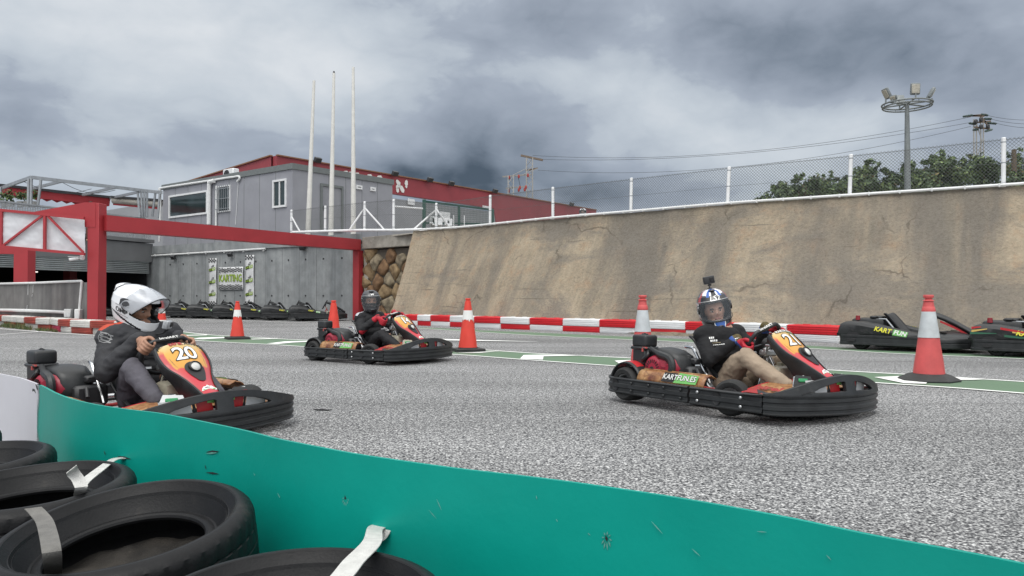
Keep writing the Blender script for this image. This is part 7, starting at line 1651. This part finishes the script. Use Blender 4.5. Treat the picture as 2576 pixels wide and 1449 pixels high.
def driver(kp, P, label, jacket, trousers, helm, glove=None, skin=M_SKIN, puff=0, jzone=None, jm=None):
    px, py, a, ro, pi_ = kp
    root = empty('person', (px, py, 0)); root.rotation_euler = (R(ro), R(pi_), R(a)); tag(root, label, 'person')
    bpy.context.view_layer.update(); Rk = root.matrix_basis.to_3x3()
    hipc, sh, hd = Vector(P['hip']), {k: Vector(P['sh'][k]) for k in (-1, 1)}, Vector(P['head'])
    chest = (sh[-1]+sh[1])/2; neck = chest+Vector((-.005, 0, .055))
    # face direction given in world terms, brought into kart space
    yaw, pit, rol = P['face']; W = Matrix.Rotation(R(yaw), 3, 'Z') @ Matrix.Rotation(R(pit), 3, 'Y') @ Matrix.Rotation(R(rol), 3, 'X')
    HM = (Rk.inverted() @ W).to_4x4(); HM.translation = hd
    wrist = {}; hands = {}
    for sd in (-1, 1):
        ps = P['psi'][sd]; pr = ringpt(ps); tg = (ringpt(ps-sd*-.05)-ringpt(ps+sd*-.05)); tg = tg if tg.z > 0 else -tg
        if P.get('hand') and sd in P['hand']: pr = Vector(P['hand'][sd])
        hands[sd], hm_, wrist[sd] = hand_geo(pr, tg, sd, 1.12, .002 if glove else 0)
    # one continuous body under the clothes
    b = MB(); merge(b, head(root, HM @ Matrix.Translation((-.0, 0, -.012)), skin)); limb(b, [hd+Vector((0, 0, -.08)), neck, chest], [.055, .055, .07]); limb(b, [chest, (chest+hipc)/2, hipc], [.11, .11, .12])
    for sd in (-1, 1):
        limb(b, [chest, sh[sd]-Vector((0, sd*.04, .01)), Vector(P['el'][sd]), wrist[sd]], [.07, .045, .036, .026]); limb(b, [hipc+Vector((0, sd*.09, -.01)), hipc.lerp(Vector(P['kn'][sd]), .55), Vector(P['kn'][sd])-Vector((.01, 0, .07))], [.07, .055, .045]); limb(b, [Vector(P['kn'][sd])-Vector((.01, 0, .07)), Vector(P['kn'][sd]).lerp(Vector(P['an'][sd]), .45)-Vector((.02, 0, .035)), Vector(P['an'][sd])], [.045, .04, .030])
        if not glove: merge(b, hands[sd])
    mskz = None
    if P.get('mask'):
        inv = (HM @ Matrix.Translation((0, 0, -.012))).inverted()
        def mskz(c): q = inv @ c; return 0 if (q.z > -.026 and q.z < .055 and q.x > .02) or q.length > .2 else 1
    body = remesh('body', b, .0048, 2, [skin, M_BLKC], root, zone=mskz)
    eyes(body, HM @ Matrix.Translation((-.0, 0, -.012)))
    # jacket
    j = MB(); up_ = (chest-hipc).normalized()
    for t, rx, ry in ((.02, .135, .175), (.22, .13, .168), (.45, .128, .170), (.68, .130, .182), (.88, .118, .180)):
        c = hipc.lerp(chest, t)+Vector((.012, 0, 0)); j.sphere(c, (rx+puff, ry+puff, .11), 18, 12)
    limb(j, [sh[-1]*.9+chest*.1-Vector((0, 0, .025)), chest-Vector((0, 0, .015)), sh[1]*.9+chest*.1-Vector((0, 0, .025))], [.078+puff, .092+puff, .078+puff])
    nd_ = (hd-neck).normalized(); limb(j, [chest+Vector((-.005, 0, .015)), neck+Vector((-.012, 0, -.01))+nd_*(.012+puff*.7)], [.082+puff, .064+puff*1.1])
    for sd in (-1, 1):
        el = Vector(P['el'][sd]); w_ = wrist[sd]; s0 = sh[sd]-Vector((0, sd*.055, .035)); w2 = w_.lerp(el, -.0)
        limb(j, [s0, s0.lerp(el, .5)+Vector((0, sd*.012, 0)), el], [.076+puff, .068+puff, .056+puff]); limb(j, [el, el.lerp(w2, .5), w2], [.056+puff, .050+puff*.9, .037+puff*.4])
    jo = remesh('jacket', j, .0085, 5, jm or [jacket], root, .0075+puff*.22, 10, zone=jzone and (lambda c: jzone(c, sh, hd, wrist, chest)))
    # trousers, shoes
    t = MB(); t.sphere(hipc+Vector((.02, 0, -.02)), (.15, .18, .10), 16, 10)
    for sd in (-1, 1):
        kn, an = Vector(P['kn'][sd]), Vector(P['an'][sd]); h0 = hipc+Vector((.03, sd*.095, -.01))
        limb(t, [h0, h0.lerp(kn, .5), kn-Vector((0, 0, .055))], [.098, .090, .070]); limb(t, [kn-Vector((.0, 0, .055)), kn.lerp(an, .45)-Vector((.015, 0, .03)), an], [.072, .066, .050]); 
    remesh('trousers', t, .0085, 4, [trousers], root, .0075, 11)
    for sd in (-1, 1):
        an = Vector(P['an'][sd]); m = MB(); toe = an+Vector((.17, sd*-.01, -.005)); limb(m, [an+Vector((-.02, 0, -.005)), an+Vector((.03, 0, -.045)), an+Vector((.10, 0, -.035)), toe+Vector((0, 0, .03))], [.046, .048, .042, .03]); m.sphere(an+Vector((-.015, 0, -.055)), (.045, .036, .03), 12, 8)
        remesh('shoe', m, .007, 2, [M_SHOE], root)
        if glove:
            g_ = MB(); merge(g_, hands[sd]); limb(g_, [wrist[sd], wrist[sd].lerp(Vector(P['el'][sd]), .10 if len(glove) > 1 else .2)], [.040, .046]); kc = ringpt(P['psi'][sd])
            remesh('glove', g_, .0048, 1, glove, root, zone=(lambda c, w=wrist[sd], e=Vector(P['el'][sd]): (2 if len(glove) > 2 and (c-w).dot(e-w) > .004 else (1 if len(glove) > 1 and (c-w).length < .055 else 0))))
    ho = helm(root, HM)
    return root, HM, Rk, jo
def on_jacket(jo, root, o_, d_, vs, fs, mats, mis, size_x, up):
    """project a flat print onto the jacket surface along direction d_"""
    d_ = Vector(d_).normalized(); xa = Vector(size_x); xa = (xa-d_*xa.dot(d_)).normalized(); ya = d_.cross(xa)*-1
    if ya.dot(Vector(up)) < 0: ya = -ya
    mb = MB(); out = []
    for v in vs:
        p = Vector(o_)+xa*v.x+ya*v.y; ok, loc, n, i = jo.ray_cast(p-d_*.4, d_); q = loc if ok else p; out.append(q-d_*(.004+v.z))
    mb.add(out, fs); mb.mi = mis
    return mb.build('print', mats, jo, flat=True)
# ---- helmets
def zone21(az, v):
    a = abs(az); u = v
    if u < .235:                                   # chin bar: blue wedge edged white, red cheeks, black
        if a < .16+.55*u: return 2
        if a < .16+.55*u+.07: return 0
        if a < 1.1 and u < .16+.04*a: return 3
        return 1
    if u > .735:
        if a < .15 and u < .88: return 1
        if u > .87 and a < .5: return 2
        if .32 < a < .55 and u < .90: return 2
        if a < 1.0+.8*(u-.735): return 0 if u > .765+.03*a else 1
        if a < 1.25+.8*(u-.735): return 3
        return 0 if a > 2.4 or u > .9 else 1
    if u > .60: return 3 if 1.08 < a < 1.38 else (1 if a < 1.6 else 2)
    if a > 1.3: return 5 if .42 < u < .52 else (0 if u > .5 and a < 1.9 else (3 if u < .3 else (2 if a > 2.3 else 1)))
    return 1
def ex21(o, M):
    mb = MB(M); vs, fs = text_geo('LS2', .046, .0004, .03, shear=.2, sx=1.35, space=1.1)
    def onh(v, u0=.685, off=.004): return hpoint(v.x/.155, u0+v.y/.30, off+v.z)
    mb.add([onh(Vector((v.x, v.y, v.z))) for v in vs], fs); mb.build('lettering', M_NUM, o, flat=True)
    mb = MB(M); mb.sphere(hpoint(0, .90, .004), (.022, .028, .008), 12, 8); mb.sphere(hpoint(0, .175, .004), (.012, .026, .008), 12, 8); mb.build('air_vent', M_HB, o)
H21 = lambda root, HM: helmet(root, HM, zone21, [M_HW, M_HB, M_HBL, M_HR, M_HB, M_HDB], M_VIS, extras=ex21, s=(.97, .93, 1.10))
def ex14(o, M):
    mb = MB(M); vs, fs = text_geo('W', .034, .0004, .05, sx=1.4); mb.add([hpoint(v.x/.15+.05, .70+v.y/.30, .004+v.z) for v in vs], fs); mb.build('emblem', M_NUM, o, flat=True)
    mb = MB(M); mb.sphere(hpoint(0, .86, .006), (.028, .042, .010), 14, 8); mb.sphere(hpoint(0, .15, .004), (.012, .032, .012), 12, 8); mb.build('air_vent', M_HG, o)
H14 = lambda root, HM: helmet(root, HM, lambda az, v: 0 if v > .12 or abs(az) > .7 else 1, [M_HG, M_HB], M_VISD, extras=ex14, s=(.94, .90, .95))
def zone20(az, v):
    a = abs(az); l0 = .34-.17*(2.3-a)
    if v < .06 and a > .5: return 1
    if a > .75 and v < .13: return 1
    if .75 < a < 2.5 and abs(v-(.125+.115*(a-.75)*1.0+.0)) < .016+.02*max(0, 1.4-a): return 1
    return 0
def ex20(o, M):
    mb = MB(M); vs, fs = text_geo('OMP', .030, .0004, .02, sx=1.3)
    for sg in (-1, 1):
        c = [hpoint(sg*1.62+(v.x if sg > 0 else v.x)/.165, .345+v.y/.30-(.26*v.x*(-sg))*0+.22*v.x*sg*-1*-1, .0035+v.z) for v in vs]; mb.add(c, fs)
        for dy in (.024, -.022): L_ = [hpoint(sg*1.62+x/.165, .345+dy/.30+.22*x*sg, .0045) for x in (-.045, -.02, .0, .02, .045)]; mb.tube(L_, .0012, 4)
    mb.build('lettering', M_HB, o, flat=True)
    mb = MB(M)
    for sy in (-1, 1): mb.grid(lambda u, v: hpoint(sy*(.50+.38*v*u+.10*v), .70+.17*u, .004*math.sin(v*PI)+.002), 10, 4); mb.grid(lambda u, v: hpoint(PI-sy*(.25+.45*u), .80-.05*v+.03*u, .003), 8, 3)
    mb.build('air_vent', M_HB, o)
    mb = MB(M); mb.grid(lambda u, v: hpoint(PI+(u-.5)*1.5, .66+.20*v, .006+.022*math.sin(v*PI)*math.cos((u-.5)*3.0)), 16, 8); mb.build('spoiler', M_HW, o)
    mb = MB(M); mb.grid(lambda u, v: hpoint(PI+(u-.5)*.9, .40+.16*v, .006), 10, 6); mb.build('rear_vent', pm('grey_brown_lens', (.12, .10, .10), .3), o)
    mb = MB(M); mb.tube([hpoint(R(-38)+R(76)*k/16, .055, .004) for k in range(17)], .006, 6); mb.build('chin_trim', M_CY, o)
H20 = lambda root, HM: helmet(root, HM, zone20, [M_HW, M_HB], M_VISC, rot_visor=R(62), extras=ex20, s=(1.02, .94, 1.0))
# ---- drivers
P21 = dict(hip=(-.02, 0, .20), sh={-1: (-.165, -.215, .60), 1: (-.115, .205, .615)}, head=(-.215, .0, .80), face=(-94, 3, 11), psi={-1: R(113), 1: R(-66)}, el={-1: (-.02, -.275, .375), 1: (.04, .275, .42)}, kn={-1: (.285, -.205, .475), 1: (.345, .20, .44)}, an={-1: (.655, -.205, .235), 1: (.655, .20, .235)})
d21, HM21, RK21, j21 = driver(POSE[21], P21, 'driver in black sweatshirt, beige trousers and blue, red and white helmet', M_BLKC, M_BEIGE, H21, [M_GLR, M_GLB, M_GLBL])
P14 = dict(hip=(-.02, 0, .20), sh={-1: (-.150, -.215, .625), 1: (-.145, .215, .63)}, head=(-.125, 0, .852), face=(-72, 3, 1), psi={-1: R(88), 1: R(-58)}, el={-1: (-.03, -.285, .425), 1: (.06, .28, .45)}, kn={-1: (.30, -.20, .43), 1: (.31, .20, .43)}, an={-1: (.60, -.205, .235), 1: (.62, .20, .235)}, mask=True)
def jz14(c, sh, hd, wr, chest):
    for sd in (-1, 1):
        s = sh[sd]
        if abs((c-s).y) < .07 and c.z > s.z+.012 and abs(c.x-s.x+.01) < .035: return 1
        if abs(c.y) > .19 and c.z < .43 and c.z > .36 and c.x > -.01 and c.x < .09: return 2
    return 0
d14, HM14, RK14, j14 = driver(POSE[14], P14, 'driver in black race suit, red gloves and dark helmet with masked face', M_BLUEK, M_BLUEK, H14, [M_GLR], jzone=jz14, jm=[M_BLUEK, pm('suit_white', (.55, .56, .6), .7), M_GLR])
lowz = lambda p: Vector((p.x, p.y, p.z*.93))
P20 = dict(hand={-1: lowz(ringpt(R(64))), 1: lowz(ringpt(R(-66)))}, hip=(-.02, 0, .20), sh={-1: (-.080, -.225, .640), 1: (-.05, .225, .645)}, head=(-.085, -.01, .828), face=(-14, 15, 0), psi={-1: R(64), 1: R(-66)}, el={-1: (.045, -.285, .390), 1: (.04, .29, .44)}, kn={-1: (.235, -.20, .475), 1: (.30, .20, .46)}, an={-1: (.575, -.205, .245), 1: (.62, .20, .235)})
def jz20(c, sh, hd, wr, chest):
    return 1 if c.z > chest.z+.028 and c.z < chest.z+.085 and -.30 < c.y < -.07 and c.x < chest.x+.02 and c.x > chest.x-.10 else 0
d20, HM20, RK20, j20 = driver(POSE[20], P20, 'driver in charcoal padded jacket and white helmet with raised visor, bare hand on the wheel', M_CHAR, M_GREYT, H20, skin=M_SKIN2, puff=.016, jzone=jz20, jm=[M_CHAR, M_ORG])
# prints on clothing
def bars(rows):
    vs, fs, mi = [], [], []
    for (x, y, w_, h_, m) in rows:
        n0 = len(vs); k = max(1, int(w_/.012))
        for i in range(k+1): vs += [Vector((x+w_*i/k, y, 0)), Vector((x+w_*i/k, y+h_, 0))]
        for i in range(k): fs.append((n0+2*i, n0+2*i+2, n0+2*i+3, n0+2*i+1)); mi.append(m)
    return vs, fs, mi
def add_text(T, body, size, x, y, m, bold=.02):
    vs, fs, mi = T; v, f = text_geo(body, size, 0, bold, align='LEFT'); o = len(vs); vs += [Vector((q.x+x, q.y+y, 0)) for q in v]; fs += [tuple(i+o for i in g) for g in f]; mi += [m]*len(f)
M_PRG = pm('print_grey', (.42, .43, .44), .6); M_PRT = pm('print_sand', (.30, .25, .15), .6)
bpy.context.view_layer.update()
def pxdir(kp, u, v): 
    root_i = (Matrix.Translation((kp[0], kp[1], 0)) @ (Matrix.Rotation(R(kp[2]), 4, 'Z') @ Matrix.Rotation(R(kp[4]), 4, 'Y') @ Matrix.Rotation(R(kp[3]), 4, 'X'))).inverted(); o = root_i @ Vector((0, 0, CAMH)); d = (root_i.to_3x3() @ ray(u, v)).normalized(); return o, d
def print_at(jo, root, kp, u, v, T, mats, xdir):
    o, d = pxdir(kp, u, v); ok, loc, n, i = jo.ray_cast(o, d)
    if ok: return on_jacket(jo, root, loc, -(n*.6-d*.4).normalized(), T[0], T[1], mats, T[2], xdir, (0, 0, 1))
T = bars([(-.035, -.026, .070, .004, 1)]+[(-.03+.0145*q, -.044, .011, .006, 0) for q in range(6)]+[(-.055+.0155*q, .012, .011, .016, 0) for q in range(3)]+[(-.048+.0155*q, -.013, .0115, .016, 0) for q in range(4)])
print_at(j21, d21, POSE[21], 1801, 855, T, [M_NUM, M_PRT], (.5, .8, .1))
T = bars([(-.02, .008, .020, .020, 0)]+[(.006+.015*q, .012, .011, .010, 0) for q in range(3)]+[(-.022+.013*q, -.012, .010, .008, 0) for q in range(3)]+[(-.024+.013*q, -.028, .010, .008, 1) for q in range(4)])
print_at(j21, d21, POSE[21], 1855, 849, T, [M_NUM, M_PRG], (.4, .9, .1))
T = ([], [], [])
for k, y in enumerate((.030, .006, -.018)):
    b_ = bars([(-.045+.012*k, y, .055, .009, 0), (.018+.004*k, y-.004, .030, .008, 0), (-.03, y-.012, .02, .006, 0)]); o0 = len(T[0]); T[0].extend(b_[0]); T[1].extend([tuple(i+o0 for i in f) for f in b_[1]]); T[2].extend(b_[2])
n0 = len(T[0]); C_ = [Vector((.045*math.cos(a), .036*math.sin(a)+.005, 0)) for a in [2*PI*k/24 for k in range(24)]]; T[0].extend(C_+[c*.86+Vector((0, .0008, 0)) for c in C_]); T[1].extend([(n0+k, n0+(k+1) % 24, n0+24+(k+1) % 24, n0+24+k) for k in range(24)]); T[2].extend([0]*24)
print_at(j20, d20, POSE[20], 262, 851, T, [M_SILV], (.9, -.2, 0))
# ---- action cameras on the helmets
def cam_thing(d, HM, base, pts, facing, label, clear=False, sz=1.0):
    Mw = d.matrix_basis @ HM; e = empty('action_camera', M=Mw @ Matrix.Translation(base)); tag(e, label, 'action camera'); e.scale = (1, 1, 1)
    P = [Vector(p)-Vector(base) for p in pts]; mb = MB(); mb.tube(smooth_path(P, 4), .006, 8); mb.lathe([(0, 0), (.02, 0), (.018, .008), (0, .008)], 14, 0, Matrix.Translation(P[0])); mb.box(P[-1]-Vector((0, 0, .003)), (.02, .03, .016), b=.004); mb.build('mount_arm', M_DARK, e)
    c = P[-1]+Vector((0, 0, .032*sz)); M = Matrix.Translation(c) @ Matrix.Rotation(facing, 4, 'Z')
    mb = MB(M); mb.box((0, 0, 0), (.034*sz, .074*sz, .052*sz), b=.007, seg=2); mb.build('case', M_CHSH if clear else M_DARK, e)
    mb = MB(M); mb.box((.018*sz, .016*sz, .004), (.012, .030*sz, .030*sz), b=.004); mb.box((-.0175*sz, 0, 0), (.003, .058*sz, .036*sz), 1); mb.build('lens', [M_BLK, M_GLS], e)
    return e
M_CHSH = pm('clear_case', (.38, .40, .42), .12, var=.2, scale=60)
cam_thing(d21, HM21, (-.02, 0, .172), [(-.02, 0, .172), (-.015, 0, .190), (-.02, .004, .207)], R(10), 'black action camera standing on top of the blue, red and white helmet', sz=1.25)
cam_thing(d20, HM20, (.172, 0, -.150), [(.172, 0, -.150), (.225, -.01, -.140), (.270, -.015, -.118), (.288, -.015, -.088)], R(12), 'grey action camera in clear case on a curved arm below the white helmet', True, 1.1)
# ---- spectators
def spectator(loc, label, hel, rz, jm, H=1.72, hood=False):
    e = empty('person', loc, rz); tag(e, label, 'person'); s = H/1.75
    b = MB(); merge(b, head(e, Matrix.Translation((0, 0, 1.60*s)), M_SKIN)); limb(b, [(0, 0, 1.52*s), (0, 0, 1.42*s), (0, 0, 1.2*s), (0, 0, .95*s)], [.05, .10, .12, .12])
    for sd in (-1, 1): limb(b, [(0, sd*.08, .92*s), (.02, sd*.10, .5*s), (0, sd*.1, .06*s), (.12, sd*.1, .03*s)], [.085, .06, .045, .035]); limb(b, [(0, sd*.14, 1.38*s), (-.02, sd*.24, 1.12*s), (.12, sd*.2, .92*s), (.16, sd*.19, .85*s)], [.05, .04, .032, .03])
    bd = remesh('body', b, .014, 1, [M_SKIN], e); eyes(bd, Matrix.Translation((0, 0, 1.60*s)))
    j = MB(); limb(j, [(0, 0, 1.44*s), (0, 0, 1.25*s), (0, 0, 1.0*s), (0, 0, .85*s)], [.13, .17, .16, .16]); limb(j, [(0, -.17, 1.38*s), (0, .17, 1.38*s)], [.085, .085])
    for sd in (-1, 1): limb(j, [(0, sd*.17, 1.36*s), (-.02, sd*.26, 1.12*s), (.12, sd*.21, .93*s)], [.08, .065, .05]); limb(j, [(0, sd*.08, .9*s), (.03, sd*.1, .5*s), (0, sd*.1, .08*s)], [.1, .08, .06])
    remesh('suit', j, .016, 2, [jm, M_BLKC], e, .006, 8, zone=lambda c: 1 if (abs(c.y) < .05 and c.z > 1.1*s) or (abs(c.z-1.25*s) < .05 and abs(c.y) > .2) else 0)
    if hel: helmet(e, Matrix.Translation((0, 0, 1.62*s)), lambda az, v: 0 if not (abs(az) < .5 and v > .6) else 1, [M_HW, M_HB], M_VISD)
    else:
        mb = MB(); mb.sphere((-.02, 0, 1.65*s), (.115, .09, .10), 16, 10); mb.build('hair', M_HAIR, e)
    return e
q = A(1466, 524, 33); spectator((q.x, q.y, TZ-.06), 'distant person in white suit and white helmet standing behind the sloped wall', True, R(-100), pm('suit_pale', (.6, .61, .63), .7), H=q.z-TZ+.06-.04)
q = A(228, 504, 33.5); spectator((q.x, q.y, q.z-1.76), 'person whose dark haired head just shows above the red column', False, R(-80), pm('coat_dull', (.12, .05, .04), .8))
